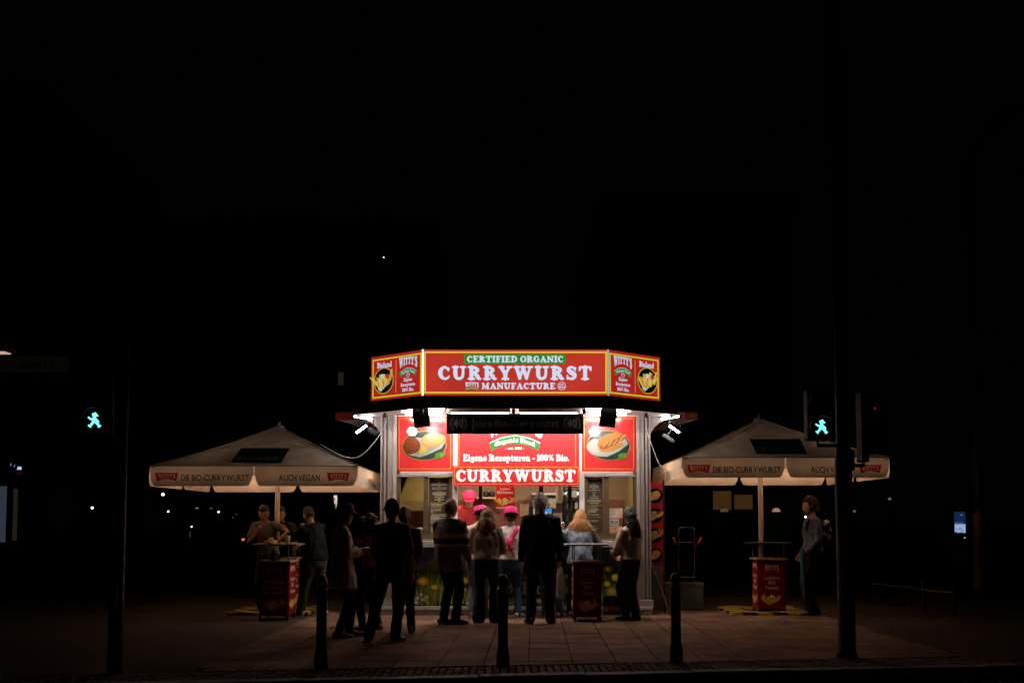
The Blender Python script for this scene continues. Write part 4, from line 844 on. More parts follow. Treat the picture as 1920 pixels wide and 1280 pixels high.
for k in range(4): MB().lathe([(.02, 0), (.028, .03), (.02, .034)], (-.09 + k * .06, 0, .052), 12).build('dip_cup', mat('orange_dip', (.6, .26, .05), .4), t, local=True, smooth=True)
x = xof(1056, 15.75); t = thing('salt_shaker', 'steel topped shaker on the counter before the white notice', 'shaker', (x, 15.85, zof(1013) + .001)); MB().lathe([(.03, 0), (.032, .1), (.025, .2), (.028, .26), (.012, .285)], (0, 0, 0), 14).build('shaker_body', mat('steel_shaker', (.6, .6, .58), .25, metal=.8), t, smooth=True, local=True)
x = xof(787, 15.85); t = thing('dispenser', 'clear soap dispenser inside the window left of the menu', 'dispenser', (x, 15.85, zof(1013) + .001)); MB().lathe([(.04, 0), (.042, .1), (.02, .15), (.018, .16), (.05, .165), (.05, .19), (.02, .2)], (0, 0, 0), 14).build('dispenser_body', mat('grey_plastic', (.5, .5, .47), .3), t, smooth=True, local=True)
# inner counter and work surface
ct = thing('work_counter', 'inner work counter with steel top behind the hatch', 'counter', (KX, 16.1, .16)); MB().box(XL + .2, XR - .2, 15.98, 16.4, 1.13, 1.17).build('counter_top', mat('counter_steel', (.62, .6, .6), .3, metal=.3, var=.06), ct); MB().box(XL + .22, XR - .22, 16.02, 16.38, .16, 1.129).build('cabinet', mat('counter_cabinet', (.3, .26, .22), .5), ct)
for px, o_ in ((878, 'first'), (883, 'second'), (888, 'third'), (893, 'fourth')):
    x = xof(px, 15.95); t = thing('bread_roll', 'pale roll in paper before the cook, %s counted from the window pillar' % o_, 'food', (x, 16.0, 1.171), group='rolls before the cook'); MB().tube([(0, 0, .03), (.02, .03, .1)], .022, 8).build('roll', mat('bread', (.62, .42, .24), .7), t, smooth=True, local=True)
t = thing('extractor_hood', 'olive steel extractor hood seen through the pane beside the plaid jacket man', 'hood', (xof(772, 16.6), 16.6, 1.75)); x0, x1 = XL + .2, xof(850, 16.6)
MB().add([(x0, 16.3, 1.72), (x1, 16.3, 1.72), (x1, 17.45, 1.72), (x0, 17.45, 1.72), (x0 + .25, 16.7, 2.5), (x1 - .25, 16.7, 2.5), (x1 - .25, 17.45, 2.5), (x0 + .25, 17.45, 2.5)], [(0, 3, 2, 1), (4, 5, 6, 7), (0, 1, 5, 4), (1, 2, 6, 5), (2, 3, 7, 6), (3, 0, 4, 7)]).build('hood_body', mat('olive_steel', (.42, .35, .14), .4, metal=.4), t); MB().box(x0, x1, 16.28, 16.298, 1.6, 1.76).build('hood_lip', mat('olive_steel_lip', (.5, .42, .18), .4, metal=.4), t)
# menu boards behind the glass, papers on the panes
def menu(px0, px1, lab, seed):
    x0, x1, z0, z1 = on_px(px0, px1, 895, 1005, 15.66); t = thing('menu_board', lab, 'menu', ((x0 + x1) / 2, 15.66, z0)); MB().box(x0, x1, 15.66, 15.67, z0, z1).build('board', mat('menu_black', (.11, .09, .07), .4), t)
    p = Print(px_fn(15.66)); rm = random.Random(seed); y = 898; cx = (px0 + px1) / 2; Wd = (px1 - px0) / 2 - 3
    p.text('Getranke' if 0 else 'Speisekarte', cx - 7, cx + 7, y + 1.2, y - 1, (240, 236, 220), 'sans', .02); y += 3.2
    heads = ['Bio', 'Wurst', 'Currywurst Spezial', 'Menus und mehr', 'Getranke']
    for hd in heads:
        w2 = min(Wd, len(hd) * 1.0); p.text(hd, cx - w2, cx + w2, y + 1.1, y - 1, (240, 222, 70), 'sans', .03); y += 3.2
        for k in range(rm.choice((6, 7))):
            if y > 1002: break
            w2 = rm.uniform(.5, 1) * Wd if rm.random() > .25 else 2.2; x = cx - w2 if hd in heads[:2] else cx - Wd; e = x + 2 * w2; c = rm.choice([(236, 232, 226), (250, 248, 244), (205, 200, 192)])
            while x < e: g = rm.uniform(1.2, 3.6); p.rect(x, min(x + g, e), y - .85, y + .7, c); p.d -= p.step; x += g + .55
            y += 2.35 if rm.random() > .3 else 3.4
        y += .8
    p.build('printed_line', t)
menu(804.5, 843, 'black menu board with small white lines behind the window left of the hatch', 2); menu(1097.5, 1130, 'black menu board with small white lines behind the window right of the hatch', 5)
for px0, px1, py0, py1, c, lab in ((1143, 1167.5, 952.5, 971, (.66, .6, .55), 'white notice taped to the pane above two others'), (1143, 1160, 973, 985, (.6, .6, .58), 'pale card taped to the pane between two notices'), (1143, 1166, 986, 1004, (.68, .42, .3), 'peach notice taped to the pane lowest of three')):
    x0, x1, z0, z1 = on_px(px0, px1, py0, py1, 15.605); t = thing('notice', lab, 'notice', ((x0 + x1) / 2, 15.605, z0)); MB().box(x0, x1, 15.606, 15.609, z0, z1).build('sheet', mat('paper_%d' % int(c[2] * 100), c, .7, var=.03), t)
    p = Print(px_fn(15.606)); 
    if c[2] > .56 and c[1] < .6 or py0 < 960: p.rect(1156, 1166.5, 957, 970, (226, 170, 150)); p.rect(1145, 1164, 954.5, 955.2, (120, 110, 105)); p.rect(1145, 1154, 958, 958.6, (150, 140, 135)); p.rect(1145, 1154, 961, 961.6, (150, 140, 135)); p.rect(1145, 1154, 964, 964.6, (150, 140, 135))
    elif py0 > 980: p.ell(1154, 990, 2.6, 1.2, (150, 70, 50), 10); p.rect(1147, 1162, 994, 994.7, (190, 120, 96)); p.rect(1149, 1160, 997, 997.7, (190, 120, 96))
    else: p.rect(1145, 1151, 975.5, 981.5, (130, 132, 130)); p.rect(1152.5, 1158.5, 975.5, 981.5, (130, 132, 130)); p.rect(1145, 1158.5, 982.6, 983.4, (150, 150, 150))
    p.build('printed_line', t)
x0, x1, z0, z1 = on_px(1228, 1243, 902, 1105, 15.95)
t = thing('food_banner', 'tall narrow red banner with round food pictures beside the kiosk corner', 'banner', ((x0 + x1) / 2, 15.95, z0)); MB().box(xof(1205, 15.95), x1, 15.95, 15.98, z0, z1).build('board', redm, t, bevel=.003); MB().box(x1 + .001, x1 + .03, 15.94, 15.99, 0, z1 + .02).build('post', dark, t)
pf = px_fn(15.95); p = Print(lambda a, b, d: pf(a, 1900 - b, d))
for k, py in enumerate((929, 966, 1003, 1040)):
    p.ell(1229, 1900 - py, 14.5, 14.8, (170, 90, 60), 26); p.ell(1229, 1900 - py, 13.8, 14, (12, 10, 8), 26)
    if k in (1, 2): fries(p, 1228, 1901 - py, 13, 12, 20 + k)
    else: p.ell(1228, 1901 - py, 11, 8, (230, 150, 70), 20, .4, .04, k); p.ell(1230, 1903 - py, 7, 5, (246, 186, 100), 16, .4, .04, k + 3); p.ell(1222, 1895 - py, 5, 4, (240, 214, 110), 12)
rm = random.Random(8)
for k in range(16): p.ell(rm.uniform(1226, 1241), 1900 - rm.uniform(1066, 1100), rm.uniform(2, 4), rm.uniform(2, 4), rm.choice([(170, 90, 40), (200, 130, 50), (130, 50, 30), (90, 90, 30)]), 10, 0, .08, k)
p.build('food_picture', t)
x = xof(1240, 15.6); t = thing('sign_easel', 'dark folded board leaning at the foot of the food banner', 'board', (x, 15.6, 0)); MB().tube([(-.14, .1, .75), (.12, -.08, .0)], .022, 6).tube([(-.16, .15, .75), (-.1, .2, .0)], .02, 6).build('board_leg', mat('dark_wood', (.05, .04, .03), .6), t, local=True); MB().box(-.16, .0, .06, .09, .2, .74).build('board', mat('dark_wood', (.05, .04, .03), .6), t, local=True)

# ================================================================== PARASOLS
fabric = mat('valance_fabric', (.58, .47, .36), .85, var=.14, vs=3, bump=.25, bs=14, translucent=.12, spec=.1); top_fabric = mat('coated_canopy_fabric', (.40, .34, .28), .85, var=.2, vs=3, bump=.3, bs=14, translucent=.05, spec=.1)  # canopy's dim top is put into this darker, less translucent cloth
haz = bpy.data.materials.new('hazard_stripe'); haz.use_nodes = True; nt = haz.node_tree; b = nt.nodes['Principled BSDF']; tc = nt.nodes.new('ShaderNodeTexCoord'); wv = nt.nodes.new('ShaderNodeTexWave'); wv.bands_direction = 'DIAGONAL'; wv.inputs['Scale'].default_value = 1.35; cr = nt.nodes.new('ShaderNodeValToRGB'); cr.color_ramp.interpolation = 'CONSTANT'
cr.color_ramp.elements[0].color = (.012, .012, .01, 1); cr.color_ramp.elements[1].color = (.62, .42, .03, 1); cr.color_ramp.elements[1].position = .5; nt.links.new(tc.outputs['Object'], wv.inputs[0]); nt.links.new(wv.outputs['Fac'], cr.inputs[0]); nt.links.new(cr.outputs[0], b.inputs['Base Color'])
def parasol(cx, dz, lab, px_text, patch, bulb):
    cy = 16.15; h = 1.5; t = thing('parasol', lab, 'parasol', (cx, cy, 0), group='printed parasols either side of the kiosk')
    za = P(960, 798, cy)[2] + dz; zv = P(960, 873, cy - h)[2] + dz; zb = P(960, 911, cy - h)[2] + dz; rm = random.Random(int(cx * 10))
    for s in range(4):
        R = Matrix.Rotation(s * math.pi / 2, 3, 'Z'); mb = MB(); N_ = 16; rows = []
        for i in range(N_ + 1):
            f = i / N_; row = []
            for j in range(N_ + 1):
                u = (2 * j / N_ - 1); e = 1 - f; x = u * h * e; y = -h * e
                sag = -.06 * (1 - u * u) * math.sin(math.pi * min(1, e)) * e - .035 * math.sin(math.pi * f) ; w_ = .011 * noise.noise(Vector((x * 5, f * 3 + s * 7, cx))) + .006 * noise.noise(Vector((x * 14 + f * 6, f * 5 + s * 7, cx))) * (1 - u * u)
                row.append(R @ Vector((x, y, zv + (za - zv) * f + sag + w_)))
            rows.append(row)
        vs = [tuple(q) for r in rows for q in r]; fs = [(i * (N_ + 1) + j, i * (N_ + 1) + j + 1, (i + 1) * (N_ + 1) + j + 1, (i + 1) * (N_ + 1) + j) for i in range(N_) for j in range(N_)]
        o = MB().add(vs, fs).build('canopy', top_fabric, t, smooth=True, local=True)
        for a0, a1 in ((-1, -.008), (.008, 1)):
            n = 26; r_ = .10; vs = []; fs = []; M_ = 5; L = (a1 - a0) * h
            for i in range(n + 1):
                d = L * i / n; e = min(d, L - d)
                zz = zb + (r_ - math.sqrt(max(0, r_ * r_ - (r_ - e) ** 2)) if e < r_ else 0)
                ex = .0
                zz = zz if e > .0 else zb + r_
                for k in range(M_ + 1):
                    v = k / M_; z = zv + (zz - zv) * v; yo = -h - .012 * v + .022 * v * noise.noise(Vector((d * 3.2, s * 5 + a0 * 3, cx)))
                    if e < .05 and v > .5: ex = (1 if d < L / 2 else -1) * (.05 - e) * .5 * (v - .5)
                    else: ex = 0
                    vs.append(tuple(R @ Vector((a0 * h + d + ex, yo, z))))
            for i in range(n):
                for k in range(M_): fs.append((i * (M_ + 1) + k, i * (M_ + 1) + k + 1, (i + 1) * (M_ + 1) + k + 1, (i + 1) * (M_ + 1) + k))
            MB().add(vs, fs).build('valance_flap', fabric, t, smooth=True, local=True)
        hp_ = [R @ Vector((-h * e, -h * e, zv + (za - zv) * (1 - e) - .035 * math.sin(math.pi * (1 - e)) + .004)) for e in [1 - k / 10 for k in range(10)]]; MB().tube([tuple(q) for q in hp_], .007, 5).build('seam', mat('hem_shadow_tape', (.2, .15, .1), .8), t, local=True)  # hip seam in tape darker than the cloth
        # seam hem and rib
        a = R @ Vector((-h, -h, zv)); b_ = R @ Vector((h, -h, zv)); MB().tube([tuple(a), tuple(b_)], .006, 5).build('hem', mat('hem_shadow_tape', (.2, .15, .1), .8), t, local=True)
        c = R @ Vector((h * .97, -h * .97, zv - .03)); mid = R @ Vector((h * .5, -h * .5, zv + (za - zv) * .5 - .09)); MB().tube([tuple(c), tuple(mid), (0, 0, za - .1)], .014, 6).build('rib', mat('pale_rib', (.5, .47, .42), .5), t, local=True)
        MB().tube([tuple(mid), (0, 0, za - .55)], .011, 6).build('strut', mat('pale_rib', (.5, .47, .42), .5), t, local=True)
    MB().tube([(0, 0, .06), (0, 0, za - .02)], .04, 16, cap=False).build('pole', mat('cream_pole', (.6, .52, .44), .45, var=.08), t, smooth=True, local=True)
    MB().lathe([(.06, za - .62), (.06, za - .5), (.045, za - .48)]).build('hub', mat('cream_pole', (.6, .52, .44), .45), t, local=True)
    MB().lathe([(.09, za - .03), (.09, za + .0), (.03, za + .015), (.03, za + .045), (.05, za + .055), (.02, za + .07)]).build('finial', mat('grey_cap', (.3, .28, .26), .5), t, local=True)
    MB().lathe([(.07, 0), (.07, .35), (.045, .36)]).build('pole_socket', mat('dull_grey_steel', (.2, .19, .18), .5), t, local=True)
    for a, b2, c, d in ((-.62, .62, -.62, -.3), (-.62, .62, .3, .62), (-.62, -.3, -.299, .299), (.3, .62, -.299, .299)): MB().box(a, b2, c, d, 0, .045).build('base_plate', haz, t, local=True, bevel=.004)
    # two small warm lamps clipped under the canopy, hidden by the valance
    for sx in (-1, 1):
        q = (sx * 1.1, -.2, zv - .07); MB().lathe([(.02, q[2] - .06), (.12, q[2] - .055), (.13, q[2] - .04), (.12, q[2] - .045), (.02, q[2] - .05)], (q[0], q[1], 0)).build('lamp_pan', mat('pale_rib', (.5, .47, .42), .5), t, local=True)  # pan added below the bulb to keep its light off the ground
        MB().ball(q, .022).build('bulb', glow('parasol_bulb', (1, .62, .36), 30.), t, local=True)
        l = bpy.data.lights.new('parasol_lamp', 'POINT'); l.energy = bulb; l.color = (1, .67, .46); l.shadow_soft_size = .012; o = bpy.data.objects.new('parasol_lamp', l); COL.objects.link(o); o.parent = t; o.location = (q[0], q[1], q[2] - .028)
    # printing
    Yf = cy - h - .03; p = Print(px_fn(Yf), .012); dy = 0 if cx < 0 else -15; ox = px_text; T = (40, 32, 26)
    badge(p, 291 + ox, 335 + ox, 902 + dy, 886 + dy, (205, 28, 26), (250, 226, 196)); badge(p, 613 + ox, 656 + ox, 902 + dy, 886 + dy, (205, 28, 26), (250, 226, 196))
    p.text('DIE BIO-CURRYWURST', 340 + ox, 467 + ox, 901 + dy, 889 + dy, T, 'sans', .018); p.text('AUCH VEGAN', 523 + ox, 600 + ox, 901 + dy, 889 + dy, T, 'sans', .018); p.build('lettering', t, trans=.7)
    z0_, y0_ = zv, cy - h; sl = (za - zv) / h
    def slope(a, b, d):
        p1 = Vector(P(a, b, 15.)) - Vector((0, 0, EYE)); k = (z0_ - EYE - sl * y0_) / (p1.z - sl * p1.y); q = p1 * k; return (q.x, q.y - d * .45, q.z + EYE + d)
    p = Print(slope, -.012); p.poly(patch, (16, 50, 32)); x0 = patch[3][0]; x1 = patch[2][0]; yb = patch[3][1]; tp = patch[0][0] - patch[3][0]
    p._c((96, 112, 98)); vs, fs = text2d('Bioland', 'serif'); p.mb.add([p.fn(x0 + 8 + (x1 - x0 - 14) * u + v * 3 * (1 if tp > 0 else -1), yb - 2 - v * 7, p.d + .02) for u, v in vs], fs); 
    p.build('printed_patch', t)
    return t
parasol(-3.735, 0, 'large beige parasol standing on the pavement over the table of the eating man', 0, [(452, 838), (544, 838), (527, 866.5), (432, 865)], 100.)
parasol(3.96, .122, 'large beige parasol half hidden by the signal post, over the waiting person', 996.5, [(1405, 821), (1500, 821), (1514, 849), (1419, 849)], 95.)
def cable(name, lab, pts, r=.006):
    q = spline([(x, y, z) for x, y, z in pts]); mb = MB().tube(q, r, 6); o = mb.build(name, mat('pale_cable', (.55, .48, .42), .6), None, smooth=True); o['label'] = lab; o['category'] = 'cable'; return o
cable('power_cable', 'pale cable sagging from the canopy to the parasol over the tables', [P(733, 772, 15.5), P(715, 810, 15.5), P(694, 838, 15.6), P(672, 856, 15.7), P(652, 857, 15.75), P(634, 851, 15.7), P(600, 832, 15.85)])
cable('power_cable', 'pale cable hanging from the canopy down to the parasol by the hand truck', [P(1208, 772, 15.5), P(1214, 810, 15.5), P(1226, 845, 15.5), P(1238, 872, 15.5), P(1252, 879, 15.4)])

# ================================================================== STANDING TABLES
tan = mat('table_edge_wood', (.42, .25, .13), .5, var=.15); tred = mat('table_red_panel', s2l(116, 13, 19), .5, var=.06, spec=.15)
def table(px0, px1, py, lab, head, lines, side=None, top=None, ztop_=1.075, cover=True, deep=.46, picsd=3, topc=None, left_face=None):
    Y = G(960, py)[1]; x0, x1 = xof(px0, Y), xof(px1, Y); cx = (x0 + x1) / 2; t = thing('standing_table', lab, 'table', (cx, Y + deep / 2, 0), group='printed standing tables')
    zb = .83; hw = (x1 - x0) / 2
    MB().box(x0 + .012, x1 - .012, Y + .012, Y + deep - .012, .07, zb - .001).build('cabinet', mat('black_table_body', (.02, .012, .012), .5), t)
    fp = MB().box(x0 + .02, x1 - .02, Y, Y + .011, .09, zb - .02).build('front_panel', tred, t)
    sp = MB().box(x1 - .0115, x1, Y + .02, Y + deep - .02, .09, zb - .02).build('side_panel', tred, t); sp2 = MB().box(x0, x0 + .0115, Y + .02, Y + deep - .02, .09, zb - .02).build('side_panel', tred, t)
    MB().box(x0 - .03, x1 + .03, Y - .03, Y + deep + .03, zb, zb + .03).build('shelf', tan, t, bevel=.004)
    for a in (x0 + .0, x1 - .03):
        for c in (Y + .0, Y + deep - .03): MB().box(a, a + .03, c, c + .03, 0, .0695).build('foot', dark, t); MB().tube([(a + .015, c + .015, zb + .03), (a + .015, c + .015, ztop_)], .009, 6, cap=False).build('leg', mat('dull_steel', (.2, .2, .2), .4, metal=.6), t)
    e = .11; MB().box(x0 - e, x1 + e, Y - .08, Y + deep + .1, ztop_, ztop_ + .028).build('tabletop', topc or mat('table_top_laminate', (.22, .16, .12), .35), t, bevel=.006)
    W = x1 - x0 - .04; Hh = zb - .11; fn = plane_fn((x0 + .02, Y, .09), (W, 0, 0), (0, 0, Hh), (0, -1, 0)); p = Print(fn); TC_ = (214, 170, 160)
    p.text("WITTY'S", .22, .78, .80, .92, TC_, 'serif', 0, 0, logo_warp); n = len(lines)
    for k, l in enumerate(lines): w_ = .055 * len(l) + .02; p.text(l, max(.06, .5 - w_ * .75), min(.94, .5 + w_ * .75), .62 - k * .105, .69 - k * .105, TC_, 'sans', .04)
    p.build('lettering', fp); p = Print(fn); fries(p, .5, .2, .34, .15, picsd); p.build('food_picture', fp)
    for sgn, o in ((1, sp), (-1, sp2)):
        xx = x1 if sgn > 0 else x0; fn = plane_fn((xx, Y + .02 if sgn > 0 else Y + deep - .02, .09), (0, (deep - .04) * sgn, 0), (0, 0, Hh), (sgn, 0, 0)); p = Print(fn); C2 = (240, 210, 200)
        p.text("WITTY'S", .18, .82, .84, .95, C2, 'serif', 0, 0, logo_warp)
        for k, l in enumerate(('Leckere', 'BIO', 'Pommes')): p.text(l, .5 - .05 * len(l) - .02, .5 + .05 * len(l) + .02, .66 - k * .125, .745 - k * .125, C2, 'sans', .05)
        fries(p, .5, .2, .36, .13, 8); p.build('lettering', o)
    return t, cx, Y
table(488, 543, 1163, 'red printed standing table where the grey shirt man eats fries', '', ('Original', 'Berliner', 'Currywurst'), deep=.5)
table(505, 552, 1149, 'red printed standing table tucked behind the first one under the parasol', '', ('Leckere', 'BIO', 'Pommes'), picsd=5)
table(1075, 1127, 1165, 'dark printed standing table in front of the curly haired woman', '', ('Leckere', 'BIO', 'Pommes'), picsd=6, topc=mat('grey_laminate', (.3, .3, .3), .25))
table(1420, 1471, 1151, 'red printed standing table under the far parasol beside the waiting person', '', ('Leckere', 'BIO', 'Pommes'), picsd=7, topc=mat('black_laminate', (.03, .03, .03), .3), deep=.4)
x, y, z = xof(507, 14.6), 14.62, 1.104
t = thing('fries_bowl', 'pale paper bowl heaped with yellow fries on the first table', 'food', (x, y, z)); MB().lathe([(.06, 0), (.105, .035), (.1, .035), (.055, .006)]).build('bowl', mat('white_card', (.75, .7, .64), .6), t, smooth=True, local=True)
mb = MB(); rm = random.Random(4)
for k in range(60):
    a = rm.uniform(0, 6.28); r = rm.uniform(0, .07); b = rm.uniform(0, 6.28); q = Vector((r * math.cos(a), r * math.sin(a), .03 + (.075 - r) * rm.uniform(.2, .8))); e = Vector((math.cos(b), math.sin(b), rm.uniform(-.2, .5))) * .03; mb.tube([tuple(q - e), tuple(q + e)], .005, 4, cap=False)
mb.build('fries', mat('fried_potato', (.72, .5, .14), .6), t, kind='stuff', local=True)
x = xof(527, 14.6); t = thing('paper_cup', 'white paper cup on the first table beside the parasol pole', 'cup', (x + .02, 14.95, z)); MB().lathe([(.03, 0), (.042, .11), (.044, .112), (.04, .11)]).build('cup', mat('white_card', (.75, .7, .64), .6), t, smooth=True, local=True)
for px, w_ in ((553, 'nearer the pole'), (559, 'nearer the dark sweater guest')):
    x = xof(px, 15.1); t = thing('drink_bottle', 'slim dark drink bottle on the rear table, %s' % w_, 'bottle', (x, 15.45, 1.104)); MB().lathe([(.03, 0), (.032, .01), (.032, .12), (.014, .17), (.013, .215), (.016, .22)]).build('bottle_body', mat('dark_bottle', (.03, .035, .02), .15), t, smooth=True, local=True)
x = xof(511, 14.7); t = thing('vase', 'dark bottle shaped vase on the lower shelf of the first table', 'vase', (x, 14.8, .861)); MB().lathe([(.055, 0), (.06, .05), (.03, .1), (.02, .14), (.022, .15)]).build('vase_body', dark, t, smooth=True, local=True)

# ================================================================== STREET FURNITURE
def bollard():
    t = thing('bollard', '', 'bollard', (0, 0, 0), group='black iron bollards along the kerb')
    k = mat('black_cast_iron', (.018, .017, .017), .42, var=.2, vs=30, bump=.15)
    MB().lathe([(.066, 0), (.066, .12), (.062, .14), (.052, .19), (.05, .2), (.05, .45), (.053, .455), (.053, .475), (.049, .48), (.049, .74), (.056, .745), (.056, .76), (.042, .765), (.038, .8)], seg=22).build('shaft', k, t, smooth=False, local=True)
    MB().lathe([(.036, .801), (.056, .805), (.056, .82), (.048, .86), (.034, .885), (.015, .897), (.004, .9)], seg=22).build('cap', k, t, smooth=True, local=True); return t
pb = bollard()
for k, (px, py, lab) in enumerate(((943, 1248, 'black iron bollard standing in front of the blonde woman'), (602, 1252, 'black iron bollard standing in front of the person with the long pale blouse'), (1268, 1240, 'black iron bollard standing in front of the crate and hand truck'))):
    t = pb if k == 0 else copy_tree(pb); t.location = G(px, py); t.location.z = 0; t['label'] = lab
iron = mat('dark_pole_paint', (.018, .018, .017), .6, var=.2, spec=.12)
def man(pr, cx, cy, s, col):
    f = lambda x, y: (cx + x * s, cy + y * s)
    pr.ell(*f(0, -9), 4.2 * s, 4.0 * s, col, 16); pr.poly([f(-4, -12.5), f(2, -15), f(5, -11), f(7.5, -8.5), f(6.5, -7), f(-5, -10)], col)
    pr.stroke([f(0, -6), f(-.5, 2)], [5 * s, 8.5 * s], col); pr.stroke([f(-1, -2), f(-7, -2), f(-12, -6)], [4 * s, 3.6 * s, 3 * s], col); pr.stroke([f(1, -3), f(6, 1), f(8, 4)], [4 * s, 3 * s, 2.6 * s], col)
    pr.stroke([f(-1, 1), f(-5, 7), f(-9, 11)], [5.4 * s, 4.4 * s, 4 * s], col); pr.poly([f(-11.5, 8), f(-5.5, 12.5), f(-8, 14), f(-12.5, 10)], col); pr.stroke([f(0, 1), f(6, 7), f(9.5, 12)], [5.6 * s, 4.6 * s, 4 * s], col); pr.poly([f(6, 13), f(12, 9), f(12.5, 11), f(8, 14.5)], col)
def signal(px, py, Y, lab, poleX, s, red=False):
    x = xof(px, Y); zc = P(px, py, Y)[2]; t = thing('pedestrian_signal', lab, 'traffic light', (x, Y, zc)); 
    MB().box(x - .125, x + .125, Y, Y + .16, zc - .14, zc + .40).build('housing', mat('signal_black', (.004, .0045, .0045), .7, spec=.1), t, bevel=.02)
    for k in (0, 1):
        zz = zc + k * .265; n = 14; vs = []; fs = []
        for i in range(n + 1):
            a = math.pi * (-.12 + 1.24 * i / n); c, q = math.cos(a), math.sin(a); vs += [(x + .105 * c, Y - .001, zz + .105 * q), (x + .11 * c, Y - .14 * (.35 + .65 * max(0, q)), zz + .11 * q), (x + .116 * c, Y - .14 * (.35 + .65 * max(0, q)), zz + .116 * q), (x + .112 * c, Y - .001, zz + .112 * q)]
        for i in range(n):
            for j in range(4): fs.append((i * 4 + j, i * 4 + (j + 1) % 4, (i + 1) * 4 + (j + 1) % 4, (i + 1) * 4 + j))
        MB().add(vs, fs).build('visor', mat('signal_black', (.004, .0045, .0045), .7, spec=.1), t)
        M = Matrix.Rotation(math.pi / 2, 3, 'X'); MB().lathe([(.098, .0), (.09, .012), (.05, .018)], (x, Y - .001, zz), 24, M).build('lens', mat('dark_lens', (.01, .012, .012), .25, coat=.4), t, smooth=True)
    p = Print(px_fn(Y - .022)); man(p, px, py, s, (120, 255, 236)); nm = p.build('walking_figure', t, lit=1.6)
    MB().tube([(x, Y + .08, zc - .13), (x, Y + .08, zc - .19), (poleX, Y + .08, zc - .19)], .02, 8).build('bracket_arm', iron, t); return t
for px, py, r, hh, lab, tilt in ((215.5, 1262, .068, 3.35, 'slim dark signal post at the kerb beside the street name sign', 0), (1588.5, 1232, .088, 9.0, 'thick dark lamp post at the kerb carrying the walking signal', 0)):
    x, y, _ = G(px, py); t = thing('signal_post', lab, 'pole', (x, y, 0))
    prof = [(r * 1.2, 0), (r * 1.2, .04), (r, .06), (r, 2.05), (r * .93, 2.1), (r * .8, 2.3), (r * .72, hh)] if r > .08 else [(r * 1.15, 0), (r, .05), (r * .95, hh)]
    MB().lathe(prof, seg=20).build('shaft', iron, t, smooth=True, local=True); MB().lathe([(r * .8, hh + .001), (r * .4, hh + .05)]).build('cap', iron, t, local=True); MB().box(-r * .5, r * .5, -r - .02, -r * .5, .6, .95).build('service_door', iron, t, local=True)
    if px < 900: lx, ly = x, y
    else: rx2, ry2 = x, y
signal(177.5, 787.5, ly - .06, 'walking signal with green figure by the slim post next to the street sign', lx, 1.0)
signal(1540.5, 800, ry2 - .1, 'walking signal with green figure on the thick lamp post', rx2, .93)
x = xof(1626, ry2); t = thing('traffic_signal', 'dark vehicle signal seen edge on beside the thick lamp post', 'traffic light', (x, ry2, 2.0)); zb = zof(866, ry2)
MB().box(x - .058, x + .02, ry2 - .06, ry2 + .12, zb, zof(735, ry2)).build('housing', mat('signal_black', (.004, .0045, .0045), .7, spec=.1), t, bevel=.01); MB().box(x + .021, x + .05, ry2 - .16, ry2 + .2, zof(853, ry2), zof(740, ry2)).build('backboard', mat('signal_black', (.004, .0045, .0045), .7, spec=.1), t, bevel=.004)
MB().tube([(rx2, ry2, zof(872, ry2)), (x - .02, ry2 + .02, zof(872, ry2)), (x - .02, ry2 + .02, zb)], .02, 8).build('bracket_arm', iron, t); MB().box(rx2 + .0, rx2 + .085, ry2 - .11, ry2 + .05, zof(882, ry2), zof(843, ry2)).build('junction_box', iron, t)
for k in range(3): zz = zof(768 + 33 * k, ry2); MB().lathe([(.075, 0), (.07, .1), (.06, .16)], (x + .051, ry2 + .02, zz), 16, Matrix.Rotation(math.pi / 2, 3, 'Y')).build('visor', mat('signal_black', (.004, .0045, .0045), .7, spec=.1), t)
MB().ball((x + .075, ry2 - .07, zof(767, ry2)), (.012, .008, .018)).build('red_lens', glow('red_signal', (.8, .03, .03), .7), t)
Yn = 9.2; x0, x1, z0, z1 = on_px(-140, 118, 669, 698, Yn)
t = thing('street_name_sign', 'dim street name plate reading Wittenbergplatz cut by the picture edge', 'sign', (x0, Yn, 0)); MB().box(x0, x1, Yn, Yn + .03, z0, z1).build('plate', glow('faint_plate', (1, .95, .55), .0018), t); MB().lathe([(.045, 0), (.04, 3.6)], (x0 + .02, Yn + .06, 0), 14).build('post', iron, t)
p = Print(px_fn(Yn)); p.text('Wittenbergplatz', -90, 104, 689, 673, (0, 0, 0), 'sans', .01); p.build('lettering', t, lit=.001)
x, y, z = P(-6, 660, 9.1); MB().box(x - .12, x + .115, y, y + .12, z + .005, z + .06).build('lamp_hood', iron, t); MB().box(x - .1, x + .08, y - .02, y + .1, z - .004, z + .004).build('lamp_strip', glow('sign_lamp', (1, .6, .4), .6), t)
